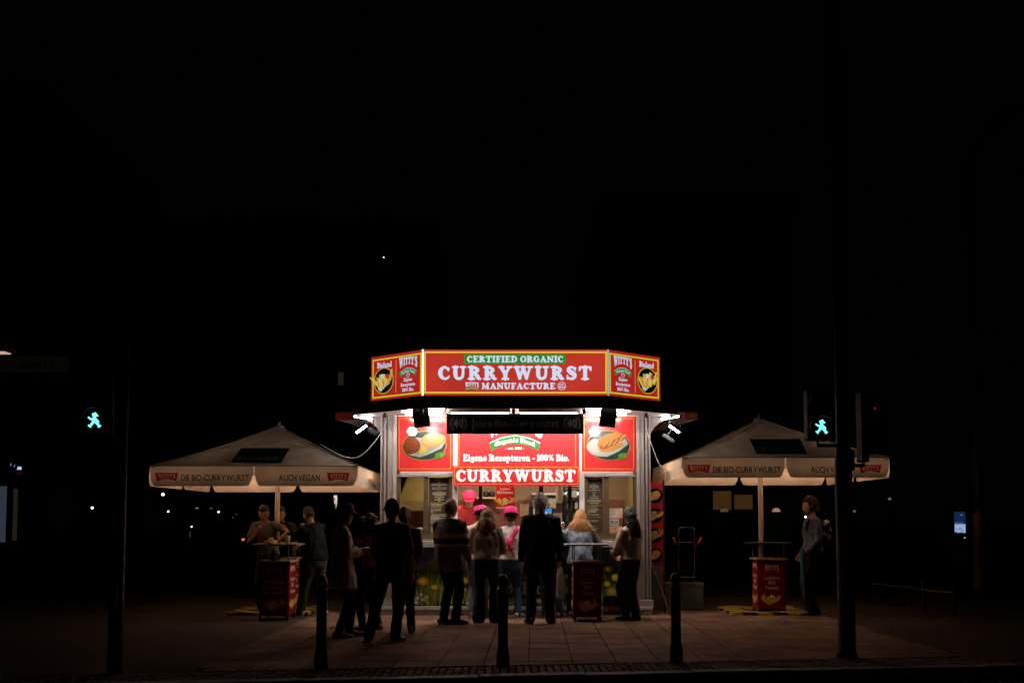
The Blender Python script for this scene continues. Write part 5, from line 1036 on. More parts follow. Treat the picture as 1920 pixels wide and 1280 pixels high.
# crate, hand truck
Yc = G(960, 1142)[1] + .0; x0, x1 = xof(1247, Yc), xof(1319, Yc); t = thing('storage_crate', 'grey plastic crate standing under the hand truck behind the bollard', 'crate', ((x0 + x1) / 2, Yc, 0)); cm = mat('grey_crate', (.085, .09, .08), .6, var=.1)
hC = zof(1097, Yc); MB().box(x0 + .01, x1 - .01, Yc + .01, Yc + .4, .004, hC - .03).build('crate_body', cm, t, bevel=.006); MB().box(x0, x1, Yc, Yc + .42, hC - .029, hC).build('rim', cm, t, bevel=.006); MB().box(x0 + .003, x1 - .003, Yc, Yc + .009, .12, .135).build('rib', cm, t)
for k in range(5): a = x0 + .03 + (x1 - x0 - .08) * k / 4; MB().box(a, a + .018, Yc, Yc + .009, .02, hC - .04).build('rib', cm, t)
t = thing('storage_crate', 'second grey crate lid lying flat on top of the crate under the hand truck', 'crate', ((x0 + x1) / 2, Yc, hC)); h2 = zof(1092, Yc); MB().box(x0 - .0, x1 + .0, Yc - .005, Yc + .43, hC + .001, h2).build('crate_body', cm, t, bevel=.01)
Yt = Yc + .2; hx = xof(1287, Yt); wd = xof(1302, Yt) - hx; t = thing('hand_truck', 'tubular hand truck with red grips on the grey crate', 'hand truck', (hx, Yt, h2)); tz = lambda py: zof(py, Yt); tm = mat('grey_tube', (.06, .062, .065), .35, metal=.6)
MB().tube(spline([(hx - wd, Yt, h2 + .02), (hx - wd, Yt, tz(1010)), (hx - wd * .92, Yt, tz(992)), (hx - wd * .6, Yt, tz(989)), (hx + wd * .6, Yt, tz(989)), (hx + wd * .92, Yt, tz(992)), (hx + wd, Yt, tz(1010)), (hx + wd, Yt, h2 + .02)]), .015, 8).build('frame', tm, t, smooth=True)
for py in (1016, 1081): MB().tube([(hx - wd, Yt, tz(py)), (hx, Yt, tz(py + 1.0)), (hx + wd, Yt, tz(py))], .01, 6).build('cross_bar', tm, t)
for s in (-1, 1):
    MB().tube(spline([(hx + s * wd, Yt, tz(1040)), (hx + s * wd * 1.15, Yt - .03, tz(1026)), (hx + s * wd * 1.4, Yt - .06, tz(1018))]), .012, 8).build('handle_bar', tm, t); MB().tube([(hx + s * wd * 1.42, Yt - .06, tz(1017)), (hx + s * wd * 1.72, Yt - .08, tz(1008))], .019, 10).build('grip', mat('red_rubber', (.55, .05, .05), .5), t, smooth=True)
    MB().lathe([(.07, -.02), (.085, -.015), (.085, .015), (.07, .02)], (hx + s * wd, Yt + .1, h2 + .087), 18, Matrix.Rotation(math.pi / 2, 3, 'Y')).build('wheel', mat('rubber', (.02, .02, .02), .7), t)
MB().box(hx - wd * 1.3, hx + wd * 1.3, Yt - .2, Yt + .03, h2 + .002, h2 + .014).build('toe_plate', tm, t)
# low fence, lamp post and background
fx = [G(1638, 1128), G(1694, 1137), G(1732, 1144), G(1790, 1152)]
t = thing('low_fence', 'low dim steel railing on the dark pavement right of the lamp post', 'fence', (fx[0][0], fx[0][1], 0))
for a in fx: MB().lathe([(.03, 0), (.03, .44), (.015, .46)], (a[0], a[1], 0), 12).build('post', iron, t)
for a, b in zip(fx, fx[1:]): MB().tube([(a[0], a[1], .33), (b[0], b[1], .33)], .018, 8).build('rail', mat('worn_rail', (.06, .055, .05), .5, metal=.2), t)
x, y, _ = G(1837, 1105); t = thing('lamp_post', 'tall brownish lamp post standing alone beyond the dim railing', 'pole', (x, y, 0)); MB().lathe([(.15, 0), (.11, .1), (.1, 3), (.085, 9)]).build('shaft', mat('brown_pole', (.3, .2, .13), .5), t, smooth=True, local=True); MB().tube([(0, 0, 9), (0, -.6, 9.4), (0, -1.4, 9.5)], .05).build('arm', iron, t, local=True); MB().box(-.15, .15, -2, -1.4, 9.45, 9.55).build('lamp_head', iron, t, local=True)
def slamp(px, py, Y, r, lab, col=(1, .97, .9), st_=3.):
    x, y, z = P(px, py, Y); t = thing('street_lamp', lab, 'street lamp', (x, y, 0)); MB().lathe([(.09, 0), (.07, .2), (.05, z - .05)]).build('shaft', iron, t, local=True); MB().lathe([(r * 1.2, z + r * .9), (r * .9, z + r * 1.3), (.03, z + r * 1.7)]).build('lamp_hood', iron, t, local=True)
    MB().ball((0, 0, z), r, None, 12, 8).build('lamp_globe', glow('far_lamp_%g' % st_, col, st_), t, local=True, smooth=True)
slamp(305.5, 926.5, 55, .085, 'tiny bright lamp highest of those in the darkness below the parasol edge'); slamp(315.5, 958.5, 60, .06, 'tiny white lamp under the highest one near the parasol end'); slamp(359.3, 986.8, 62, .05, 'tiny white lamp low in the darkness nearest the horizon'); slamp(410, 959.3, 64, .06, 'tiny white lamp just right of the two dim bars'); slamp(719.5, 482.5, 34, .02, 'tiny high lamp alone in the black sky above the kiosk')
slamp(173, 951.5, 40, .05, 'small pale lamp under the dim blue window'); slamp(1510.5, 968.5, 40, .045, 'tiny white lamp in front of the face of the waiting person'); slamp(1602, 958, 50, .07, 'dim lamp right behind the thick lamp post', (.8, .85, .8), .12); slamp(1668, 935, 45, .07, 'dim oval lamp in the dark right of the parasol', (1, .9, .7), .12); slamp(1809, 1007.5, 45, .03, 'tiny dot lamp under the blue advertising light box', (1, .95, .8), .6); slamp(114, 819, 50, .035, 'faint dot lamp below and left of the walking signal', (1, 1, 1), .8)
fac = mat('dark_facade', (.05, .045, .04), .8, var=.3)
def building(lab, x0, x1, Y, dep, h, wins, name='building'):
    t = thing(name, lab, 'building', ((x0 + x1) / 2, Y, 0)); MB().box(x0, x1, Y, Y + dep, -.02, h).build('wall', fac, t); MB().box(x0 - .3, x1 + .3, Y - .3, Y + dep + .3, h + .001, h + .4).build('roof', fac, t)
    for nm, px0, px1, py0, py1, col, st_ in wins:
        a0, a1, c0, c1 = on_px(px0, px1, py0, py1, Y - .05); w_ = MB().box(a0, a1, Y - .06, Y - .03, c0, c1).build(nm, glow('lit_%d_%d_%d_%g' % (*[int(c) for c in col], st_), s2l(*col), st_), t); e = .06 * Y / 30
        f = MB().box(a0 - e, a0, Y - .08, Y, c0 - e, c1 + e).box(a1, a1 + e, Y - .08, Y, c0 - e, c1 + e).box(a0, a1, Y - .08, Y, c1, c1 + e).box(a0, a1, Y - .08, Y, c0 - e, c0).build('frame', fac, w_)
    # dark windows
    rm = random.Random(int(Y)); n = 0
    for z in np.arange(4.5, h - 2, 3.2):
        for x in np.arange(x0 + 1.5, x1 - 2, 3.4):
            if n < 60: MB().box(x, x + 1.3, Y - .02, Y - .001, z, z + 1.7).build('window', mat('dark_window', (.01, .012, .014), .1), t); n += 1
    return t
building('dark building with pale lit shop columns and a blue window at the picture edge', -36, -17.5, 36, 12, 17, [('shop_column', -14, 12, 911, 1016, (52, 58, 66), .8), ('shop_column', 24, 33, 915, 1013, (34, 30, 20), .9), ('neon_sign', 17, 20, 868.5, 872.5, (190, 200, 240), 1), ('neon_sign', 22, 26, 871, 875, (150, 165, 220), 1), ('neon_sign', 29, 38, 874.5, 881, (180, 195, 240), 1), ('neon_sign', 29, 40, 884, 889, (46, 4, 4), 1)])
t = building('dark far building with a dim blue window left of the parasol', -28, -21.6, 55, 12, 20, [('window', 195, 209, 901, 918.5, (70, 98, 124), 1), ('window', 160, 168, 933, 936.5, (130, 100, 80), .8)])
building('dark far building with small dim lights seen under the parasol', -25, -6.2, 75, 14, 24, [('window', 366, 372, 951, 953.5, (110, 110, 105), 1), ('window', 393, 398, 951.5, 953.5, (80, 80, 76), 1), ('window', 436, 441, 968, 970.5, (80, 84, 70), 1), ('window', 441.5, 444, 963, 970, (100, 104, 90), 1), ('window', 356.5, 359, 996, 1007, (60, 80, 70), 1), ('window', 631, 641.5, 697.5, 722, (34, 29, 20), 1)])
building('dark cafe building with amber upper windows behind the far parasol', 3.2, 9.4, 34, 14, 12, [('window', 1337, 1371.5, 920, 955, (66, 44, 20), .75), ('window', 1377, 1411.5, 927, 954.5, (62, 43, 21), .75)], 'cafe_building')
for px, w_, st_ in ((1358, 'under the amber windows', .08), (1455.5, 'right of the parasol pole', .28)):
    x, y, z = P(px, 959, 33.7); t = thing('wall_lamp', 'small amber dome wall lamp glowing %s' % w_, 'lamp', (x, y, z)); n = 12
    MB().lathe([(.14, .0), (.125, .06), (.08, .11), (.02, .13)], (0, 0, 0), 16).build('shade', glow('amber_dome_%g' % st_, (1, .68, .32), st_), t, local=True, smooth=True); MB().box(-.02, .02, .05, .3, .12, .16).build('wall_bracket', iron, t, local=True)
Yb = 42; a0, a1, c0, c1 = on_px(625.5, 631, 928, 945, Yb); t = thing('shop_sign', 'small stack of glowing white and red signs seen under the parasol near the kiosk', 'sign', (a0, Yb, 0)); MB().lathe([(.06, 0), (.05, c0 + .6)], (a0, Yb + .15, 0)).build('post', iron, t)
for px0, px1, py0, py1, c in ((625.5, 631, 928, 939, (230, 220, 212)), (625.5, 628, 933, 938, (200, 60, 70)), (626.5, 631, 939.5, 944.5, (200, 196, 180)), (629, 637, 945.5, 956, (220, 210, 170))):
    a0, a1, c0, c1 = on_px(px0, px1, py0, py1, Yb); d = .02 if c[1] == 60 else 0; MB().box(a0, a1, Yb - d, Yb + .1, c0, c1).build('sign_panel', glow('sign_%d' % c[1], s2l(*c), .9), t)
Ya = 45; a0, a1, c0, c1 = on_px(1789.5, 1810.5, 959, 1000, Ya); t = thing('advertising_light_box', 'lit blue advertising light box far off near the tall lamp post', 'sign', ((a0 + a1) / 2, Ya, 0)); MB().box(a0 - .08, a1 + .08, Ya + .01, Ya + .3, 0, c1 + .08).build('cabinet', dark, t); MB().box(a0, a1, Ya, Ya + .009, c0, c1).build('poster_sheet', glow('ad_blue', s2l(22, 38, 78), .9), t)
p = Print(px_fn(Ya)); p.rect(1790, 1810.3, 982, 998.5, (150, 180, 220)); p.stroke([(1792, 990), (1797, 994), (1800, 990)], .9, (20, 30, 40)); p.stroke([(1799, 988), (1804, 994), (1808, 999)], 1, (20, 30, 40)); p.poly([(1790, 998.5), (1791, 995), (1795, 998), (1803, 997), (1806, 998.5)], (10, 16, 20)); p.text('IM GARTEN', 1790.5, 1805, 980.5, 978.3, (110, 130, 170), 'sans', .02); p.poly([(1799, 966), (1802, 963), (1806, 965), (1804, 966.5)], (90, 100, 120)); p.build('picture', t, lit=.9)
# parked car far off, only its tail light glows
x, y, z = P(452, 991.5, 40); t = thing('parked_car', 'dark parked car with one glowing red tail light in the darkness left of the tables', 'car', (x - .6, y, 0)); cp = mat('dark_car_paint', (.02, .022, .03), .25, coat=.5)
def prof_body(pts, hw_): 
    n = len(pts); return MB().add([(s * hw_ * (1 if zz < .95 else .84), yy, zz) for s in (-1, 1) for yy, zz in pts], [tuple(range(n)), tuple(range(n, 2 * n))[::-1]] + [(i, n + i, n + (i + 1) % n, (i + 1) % n) for i in range(n)])
prof_body([(0, .35), (-.05, .6), (0, .95), (.5, 1.0), (.95, 1.42), (2.3, 1.45), (3.0, 1.0), (4.1, .88), (4.25, .6), (4.2, .3)], .86).build('body', cp, t, local=True, bevel=.04)
for s in (-1, 1):
    for yy in (.8, 3.3): w_ = MB().lathe([(.2, -.1), (.31, -.09), (.32, 0), (.31, .09), (.2, .1)], (s * .78, yy, .32), 18, Matrix.Rotation(math.pi / 2, 3, 'Y')).build('wheel', mat('rubber', (.02, .02, .02), .7), t, local=True)
    MB().box(s * .7 - .055, s * .7 + .055, -.07, -.03, .70, .79).build('tail_light', glow('tail_red', (1, .12, .14), .9 if s > 0 else .02) if s > 0 else mat('dead_red_lens', (.2, .01, .01), .3), t, local=True)
MB().box(-.62, .62, .62, .66, 1.02, 1.36).build('rear_window', mat('dark_window', (.01, .012, .014), .1), t, local=True); MB().box(-.25, .25, -.075, -.055, .52, .64).build('number_plate', mat('plate_white', (.5, .5, .5), .5), t, local=True)
# straw coloured shrub and pavement weeds
def tuft(name, lab, loc, n, r, h, cols, cat):
    t = thing(name, lab, cat, loc); rm = random.Random(int(abs(loc[0]) * 100))
    for c, nm in cols:
        mb = MB()
        for k in range(n):
            a = rm.uniform(0, 6.28); q = r * rm.random() ** .6 * .4; hh = h * rm.uniform(.5, 1.); x, y = q * math.cos(a), q * math.sin(a); dx, dy = math.cos(a) * r * rm.uniform(.2, .9), math.sin(a) * r * rm.uniform(.2, .9); wd = .008; px_, py_ = -math.sin(a) * wd, math.cos(a) * wd
            mb.add([(x - px_, y - py_, 0), (x + px_, y + py_, 0), (x + dx * .5 + px_, y + dy * .5 + py_, hh * .75), (x + dx * .5 - px_, y + dy * .5 - py_, hh * .75), (x + dx, y + dy, hh)], [(0, 1, 2, 3), (3, 2, 4)])
        mb.build(nm, mat(nm + '_' + name, c, .8, var=.3), t, local=True)
tuft('planter_shrub', 'dry brownish shrub at the kiosk corner seen between walking legs', (xof(662, 16), 16.0, 0), 260, .2, .5, (((.2, .1, .05), 'dry_leaf'), ((.12, .11, .04), 'green_leaf')), 'plant')
tuft('weed', 'small green weed growing at the plinth behind the plaid jacket man', (xof(861, 15.5), 15.52, 0), 60, .12, .05, (((.05, .08, .03), 'leaf'),), 'plant')

for k, (px, py, lab, r_) in enumerate(((829, 1171, 'small crumpled white napkin on the slabs beside the banded jacket man', .03), (1154, 1153, 'tiny scrap of pale paper lying in front of the small black sign', .014), (577, 1161, 'pale paper scrap on the ground by the hazard striped base', .022), (665, 1166, 'tiny pale scrap on the slabs behind the red hat person', .012), (1385, 1152, 'small brown leaf shaped scrap in front of the far parasol base', .02))):
    x, y, _ = G(px, py); mb = MB(); rq = random.Random(k); mb.ball((0, 0, r_ * .4), (r_, r_ * .8, r_ * .4), None, 9, 6); mb.v = [tuple(q + rq.uniform(-.2, .2) * r_ for q in v[:2]) + (max(.001, v[2] + rq.uniform(-.1, .15) * r_),) for v in mb.v]
    t = mb.build('litter', mat('pale_litter', (.5, .44, .38), .8), None, local=True); t.location = (x, y, .002); t['label'] = lab; t['category'] = 'litter'
# ================================================================== PEOPLE
def ik(a, b, l1, l2, pole):
    a, b, pole = Vector(a), Vector(b), Vector(pole); v = b - a; d = v.length; mx = (l1 + l2) * .998
    if d > mx: b = a + v * (mx / d); v = b - a; d = mx
    n = v / d; x = (l1 * l1 - l2 * l2 + d * d) / (2 * d); h = math.sqrt(max(1e-6, l1 * l1 - x * x)); q = pole - n * pole.dot(n)
    q = q.normalized() if q.length > 1e-4 else Vector((0, -1, 0)); return a + n * x + q * h, b
def head_pt(th, ph):
    """head surface about its centre, +Y is the face; th longitude from +X, ph latitude"""
    x, y, z = math.cos(ph) * math.cos(th), math.cos(ph) * math.sin(th), math.sin(ph)
    X, Y_, Z = x * .074, y * .096, z * .118
    if z < 0: X *= 1 + .20 * z; Y_ *= 1 + (.34 * z if y < 0 else .05 * z)
    if z < -.55 and y > 0: Y_ += .012 * (-z)
    if y > 0: Y_ += -.006 * y
    fr = max(0, y) ** 6
    Y_ += fr * .026 * math.exp(-((z + .16) / .13) ** 2) * math.exp(-(x / .16) ** 2)            # nose
    Y_ -= fr * .010 * (math.exp(-(((z - .08) / .10) ** 2)) * (math.exp(-(((x - .34) / .16) ** 2)) + math.exp(-(((x + .34) / .16) ** 2))))
    Y_ += fr * .006 * math.exp(-((z - .24) / .1) ** 2) + fr * .006 * math.exp(-((z + .46) / .07) ** 2) * math.exp(-(x / .3) ** 2)   # brow, lips
    return Vector((X, Y_, Z))
def sphere_fn(mb, fn, M, seg=30, rings=22):
    vs = []; fs = []
    for i in range(1, rings):
        ph = -math.pi / 2 + math.pi * i / rings
        for k in range(seg): vs.append(tuple(M @ fn(2 * math.pi * k / seg, ph)))
    n = rings - 1
    for i in range(n - 1):
        for k in range(seg): k2 = (k + 1) % seg; fs.append((i * seg + k, i * seg + k2, (i + 1) * seg + k2, (i + 1) * seg + k))
    vs += [tuple(M @ fn(0, -math.pi / 2)), tuple(M @ fn(0, math.pi / 2))]
    for k in range(seg): k2 = (k + 1) % seg; fs.append((n * seg, k2, k)); fs.append((n * seg + 1, (n - 1) * seg + k, (n - 1) * seg + k2))
    return mb.add(vs, fs)
def cloth(name, col, rough=.85, bump=.35, **k): return mat(name, col, rough, var=.12, vs=9, bump=bump, bs=90, spec=.15, **k)
def hand(mb, w_, fdir, pdir, side, curl, s):
    """w_ wrist, fdir finger direction, pdir palm facing direction, side +1 right"""
    f = Vector(fdir).normalized(); p = Vector(pdir); p = (p - f * p.dot(f)).normalized(); sd = f.cross(p) * side
    w_ = Vector(w_); mb.tube([tuple(w_ - f * .01 * s), tuple(w_ + f * .04 * s), tuple(w_ + f * .085 * s)], [(.026 * s, .017 * s), (.038 * s, .014 * s), (.038 * s, .012 * s)], 10, side=tuple(sd))
    for k, L in enumerate((.068, .078, .072, .056)):
        b0 = w_ + f * .085 * s + sd * (-.029 + .0195 * k) * s * 1.0; q = b0; pts = [tuple(b0 - f * .012 * s)]; a = 0
        for j, fr in enumerate((.45, .32, .23)): a += curl * (.6 + .25 * j); q = q + (f * math.cos(a) + p * math.sin(a)) * L * fr * s; pts.append(tuple(q))
        mb.tube(pts, [.0088 * s, .0085 * s, .0078 * s, .0068 * s], 7)
    t0 = w_ + f * .028 * s - sd * .03 * s; t1 = t0 + (f * .55 - sd * .7 + p * .35).normalized() * .035 * s; t2 = t1 + (f * .8 - sd * .2 + p * .5).normalized() * .028 * s
    mb.tube([tuple(w_ + f * .012 * s - sd * .012 * s), tuple(t0), tuple(t1), tuple(t2)], [.013 * s, .0115 * s, .0098 * s, .008 * s], 7)
SKIN = (.46, .27, .19)
def person(label, px, py, H_, rz, o, Y=None, z0=0.):
    if Y is None: loc = G(px, py)
    else: loc = P(px, 979, Y)
    s = H_ / 1.75; b = o.get('build', 1.); t = thing('person', label, 'person', (loc[0], loc[1], z0), math.radians(rz), o.get('group'))
    lean, sidel = math.radians(o.get('lean', 0)), math.radians(o.get('side', 0)); pel = Vector((0, 0, .95))
    sh_ = o.get('shift', (0, 0)); pel = pel + Vector((sh_[0], sh_[1], -o.get('drop', 0)))
    RT = Matrix.Rotation(-lean, 3, 'X') @ Matrix.Rotation(sidel, 3, 'Y')
    T = lambda x, y, z: (pel + RT @ Vector((x, y, z - .95))) * s
    sx = tuple(RT @ Vector((1, 0, 0)))
    V = lambda p: Vector(p) * s
    Rh = Matrix.Rotation(math.radians(o.get('yaw', 0)), 3, 'Z') @ Matrix.Rotation(-(lean * .55 + math.radians(o.get('pitch', 0))), 3, 'X'); hc = T(0, .02, 1.535) + Rh @ Vector((0, .015, .085)) * s
    HM = Matrix.Translation(hc + Vector((0, 0, .01 * s))) @ (Rh * s * 1.12).to_4x4(); hp = lambda x, y, z: tuple(HM @ Vector((x, y, z)))
    skin = mat('skin_%s' % o.get('tone', 'fair'), o.get('skin', SKIN), .55, var=.08, spec=.3)
    # arms and legs
    arm = {}; leg = {}
    for sd, nm in ((-1, 'l'), (1, 'r')):
        S0 = T(sd * .172 * b, -.005, 1.405); wr = V(o.get(nm + 'w', (sd * .25 * b, .06, .84))); E, W = ik(S0, wr, .295 * s, .265 * s, o.get(nm + 'p', (sd * .5, -.8, -.5))); arm[sd] = (S0, E, W)
        Hp = (pel + Vector((sd * .09, 0, -.04))) * s; an = V(o.get(nm + 'a', (sd * .1, -.02, .085))); K, A = ik(Hp, an, .43 * s, .43 * s, o.get('kp', (0, 1, 0))); leg[sd] = (Hp, K, A)
    yawf = o.get('feet', 0)
    # body, one continuous surface
    m = MB(); m.tube([T(0, 0, .9), T(0, 0, .98), T(0, 0, 1.1), T(0, .005, 1.26), T(0, 0, 1.38), T(0, -.005, 1.45), T(0, 0, 1.5)], [(.13 * b * s, .09 * s), (.14 * b * s, .095 * s), (.12 * b * s, .085 * s), (.14 * b * s, .095 * s), (.14 * b * s, .075 * s), (.08 * s, .058 * s), (.052 * s, .05 * s)], 16, side=sx)
    m.tube([T(0, 0, 1.44), T(0, 0, 1.5), hc + Rh @ Vector((0, -.02, -.06)) * s, hc], [.05 * s, .052 * s, .05 * s, .05 * s], 12)
    sphere_fn(m, head_pt, HM)
    for sd in (-1, 1):
        m.ball(hp(sd * .075, -.008, -.005), (.011 * s, .022 * s, .032 * s), Rh @ Matrix.Rotation(sd * .25, 3, 'Z'), 10, 8)
        S0, E, W = arm[sd]; m.tube([S0 - (S0 - T(0, 0, 1.42)) * .3, S0, (S0 + E) / 2, E, (E * .6 + W * .4), W], [.05 * s, .053 * s, .045 * s, .038 * s, .037 * s, .024 * s], 10)
        Hp, K, A = leg[sd]; m.tube([Hp, (Hp + K) / 2, K, K * .6 + A * .4, A], [.085 * s, .072 * s, .053 * s, .054 * s, .036 * s], 10)
    me = bake(m, .0115, 2, .4); tmp = MB(); tmp.v = [tuple(v.co) for v in me.vertices]; tmp.f = [tuple(p.vertices) for p in me.polygons]; tmp.m = [0] * len(tmp.f); bpy.data.meshes.remove(me)
    for sd, nm in ((-1, 'l'), (1, 'r')):
        S0, E, W = arm[sd]; fd = Vector(o.get(nm + 'f', tuple((W - E).normalized()))); hand(tmp, W, fd, o.get(nm + 'd', (-sd, .3, 0)), sd, o.get(nm + 'c', .35), s)
    tmp.build('body', skin, t, smooth=True, local=True)
    if o.get('face'):
        for sd in (-1, 1):
            MB().ball(hp(sd * .027, .078, .008), (.011 * s, .006 * s, .006 * s), Rh, 10, 6).build('eye', mat('eye_dark', (.04, .03, .025), .3), t, smooth=True, local=True)
            MB().tube([hp(sd * .012, .092, .03), hp(sd * .028, .09, .035), hp(sd * .045, .08, .029)], .0035 * s, 5).build('eyebrow', mat('brow', o.get('brow', (.04, .025, .015)), .8), t, local=True)
        MB().tube([hp(-.02, .088, -.058), hp(0, .094, -.057), hp(.02, .088, -.058)], [.003 * s, .0048 * s, .003 * s], 6).build('mouth', mat('lips', (.3, .1, .08), .5), t, smooth=True, local=True)
    # top
    tc = o['top']; hem = o.get('hem', .92); fl = o.get('flare', 1.); th_ = o.get('loose', 1.); m = MB()
    zz = [hem, hem + (.97 - hem) * .5 if hem < .93 else hem + .02, 1.0, 1.12, 1.27, 1.38, 1.44, 1.485]; zz = sorted(set(round(q, 3) for q in zz))
    def tr(z):
        k = [(0.5, .20 * fl, .15 * fl), (.9, .178 * fl, .128 * fl), (1.0, .168, .125), (1.12, .155 * th_, .12), (1.27, .172, .13), (1.38, .17, .108), (1.44, .112, .086), (1.49, .068, .066)]
        for (a, ra, rb), (c, rc, rd) in zip(k, k[1:]):
            if z <= c: u = max(0, (z - a) / (c - a)); return ((ra + (rc - ra) * u) * b * s * (th_ if z < 1.4 else 1), (rb + (rd - rb) * u) * s * (th_ if z < 1.4 else 1))
        return (.064 * s, .06 * s)
    pts = [T(0, -.003 if z > .95 else -.003, z) if z > .9 else (pel + Vector((0, 0, z - .95)) + RT @ Vector((0, 0, 0))) * s for z in zz]
    m.tube(pts, [tr(z) for z in zz], 20, side=sx, cap=False)
    sl = o.get('sleeve', 1.); sr = o.get('sleeve_r', 1.)
    for sd in (-1, 1):
        S0, E, W = arm[sd]; C = T(sd * .07 * b, 0, 1.435)
        if sl >= 1: pp = [C, S0, S0 * .5 + E * .5, E, E * .45 + W * .55, W - (W - E) * .03]; rr_ = [.062, .073, .064 * sr, .057 * sr, .052 * sr, .042 * sr]
        else: q = S0 + (E - S0) * (sl / .5) if sl <= .5 else E; pp = [C, S0, S0 * .4 + q * .6, q]; rr_ = [.062, .072, .068 * sr, .066 * sr]
        m.tube(pp, [r * s * (.9 + .1 * b) for r in rr_], 12)
    me = bake(m, .0135, 3, .5); folds(me, o.get('fold', .016) * s, seed=px * .1); me.materials.append(tc); 
    link('shirt' if o.get('topname') is None else o['topname'], me, t, True)
    if o.get('collar'): MB().tube([T(-.06, -.045, 1.475), T(0, -.07, 1.49), T(.06, -.045, 1.475), T(.07, .02, 1.455)], [(.012 * s, .028 * s)] * 4, 8).build('collar', o['collar'], t, smooth=True, local=True)
    # trousers
    m = MB(); w_ = o.get('leg', 1.); fl2 = o.get('bell', 1.); lo = o.get('leg_end', .0)
    m.tube([(pel + Vector((0, 0, -.12))) * s, (pel + Vector((0, 0, -.03))) * s, T(0, 0, 1.03)], [(.158 * b * s, .118 * s), (.17 * b * s, .128 * s), (.145 * b * s, .108 * s)], 18, side=(1, 0, 0))
    for sd in (-1, 1):
        Hp, K, A = leg[sd]; Ae = A + (K - A) * lo + Vector((0, 0, -.03 * s)) * (1 if lo == 0 else 0)
        m.tube([Hp + Vector((0, 0, .03)), Hp * .6 + K * .4, K, K * .5 + Ae * .5, Ae], [.095 * s * b, .09 * s * (w_ * .5 + .5), .068 * s * w_, .066 * s * w_ * (.5 + fl2 * .5), .058 * s * w_ * fl2], 12)
    me = bake(m, .0135, 3, .5); folds(me, o.get('fold2', .013) * s, 8, 7, seed=px * .3); me.materials.append(o['trs']); link('trousers', me, t, True)
    # shoes
    for sd in (-1, 1):
        Hp, K, A = leg[sd]; a = math.radians(yawf + o.get('toe', 10) * -sd * 1.0); f = Vector((-math.sin(a), math.cos(a), 0)); g = Vector((A.x, A.y, 0)); q = f.cross(Vector((0, 0, 1)))
        up = max(0, A.z - .085 * s); g.z = up
        m = MB().tube([tuple(g - f * .055 * s + Vector((0, 0, .05 * s))), tuple(g + Vector((0, 0, .058 * s))), tuple(g + f * .07 * s + Vector((0, 0, .045 * s))), tuple(g + f * .14 * s + Vector((0, 0, .036 * s))), tuple(g + f * .185 * s + Vector((0, 0, .03 * s)))], [(.034 * s, .04 * s), (.038 * s, .045 * s), (.042 * s, .034 * s), (.043 * s, .024 * s), (.03 * s, .016 * s)], 12, side=tuple(q))
        m.tube([tuple(g + Vector((0, 0, .05 * s))), tuple(g + Vector((0, 0, .11 * s)))], .042 * s, 10)
        o_ = m.build('shoe', o['shoe'], t, smooth=True, local=True)
        n = 20; oc = [(g + f * (.062 + .135 * math.cos(2 * math.pi * k / n)) * s + q * .045 * s * math.sin(2 * math.pi * k / n)) for k in range(n)]
        MB().add([(p.x, p.y, up + .001) for p in oc] + [(p.x, p.y, up + .022 * s) for p in oc], [tuple(range(n))[::-1], tuple(range(n, 2 * n))] + [(k, (k + 1) % n, n + (k + 1) % n, n + k) for k in range(n)]).build('sole', o.get('sole', o['shoe']), o_, local=True)
    # hair
    hk = o.get('hair'); rh = random.Random(int(px * 7 + py))
    if hk:
        hm = mat('hair_%s' % o['hn'], o['hc'], .5, var=.35, vs=30, stretch=(8, 8, 1), bump=.5, bs=120, spec=.3); hs = o.get('hs', 1.09); hr = o.get('hr', .004)
        def hf(th, ph):
            p = head_pt(th, ph); y, z = p.y / .096, p.z / .118; face_ = 1 / (1 + math.exp(-(y - .25) * 9)) / (1 + math.exp((z - .46) * 12)); nape = 1 / (1 + math.exp((z + .62) * 14)); ear = (1 - face_)
            k = hs - (hs - .86) * min(1, face_ + nape * (.2 if hk in ('long', 'curly') else 1)); q = p * k; q.z += .006 * (1 - face_); w2 = noise.noise(Vector((p.x * 45 + px, p.y * 45, p.z * 30))) + .6 * noise.noise(Vector((p.x * 110, p.y * 110 + px, p.z * 70))); return q + p.normalized() * w2 * hr * (1 - face_)
        m = MB(); sphere_fn(m, hf, HM, 44, 32)
        if hk in ('long', 'curly'):
            L = o.get('hl', .32); N_ = 230
            for k in range(N_):
                a = rh.uniform(math.pi * 1.02, math.pi * 1.98) if rh.random() < .82 else rh.choice((rh.uniform(.9, 1.05), rh.uniform(-.05, .1))) * math.pi; ph = rh.uniform(.1, 1.1); p0 = head_pt(a, ph) * hs; p1 = head_pt(a, -.1) * hs * 1.03; l = L * rh.uniform(.75, 1.05); Wd = p1.x * rh.uniform(.9, o.get('hw', 1.6)); pts = [hp(*p0), hp(*((p0 + p1) / 2 * 1.07)), hp(*p1)]
                base = Vector(hp(*p1)); back = RT @ Vector((0, -1, 0)); dn = (RT @ Vector((0, 0, -1)) * .5 + Vector((0, 0, -1)) * .5).normalized(); ph2 = rh.uniform(0, 6)
                for j in range(1, 7):
                    u = j / 6; c = base + dn * l * u * s + Vector((1, 0, 0)) * (Wd - p1.x) * s * u * 1.2 + back * s * (.02 + .035 * math.sin(u * 2.2)) * (1 if p1.y < .02 else .1)
                    if hk == 'curly': c += Vector((math.sin(u * 17 + ph2), math.cos(u * 17 + ph2), 0)) * .013 * s * (.4 + u) + Vector((Wd * .5 * u * s, 0, 0))
                    else: c += Vector((math.sin(u * 4 + ph2), math.cos(u * 3 + ph2), 0)) * .006 * s
                    pts.append(tuple(c))
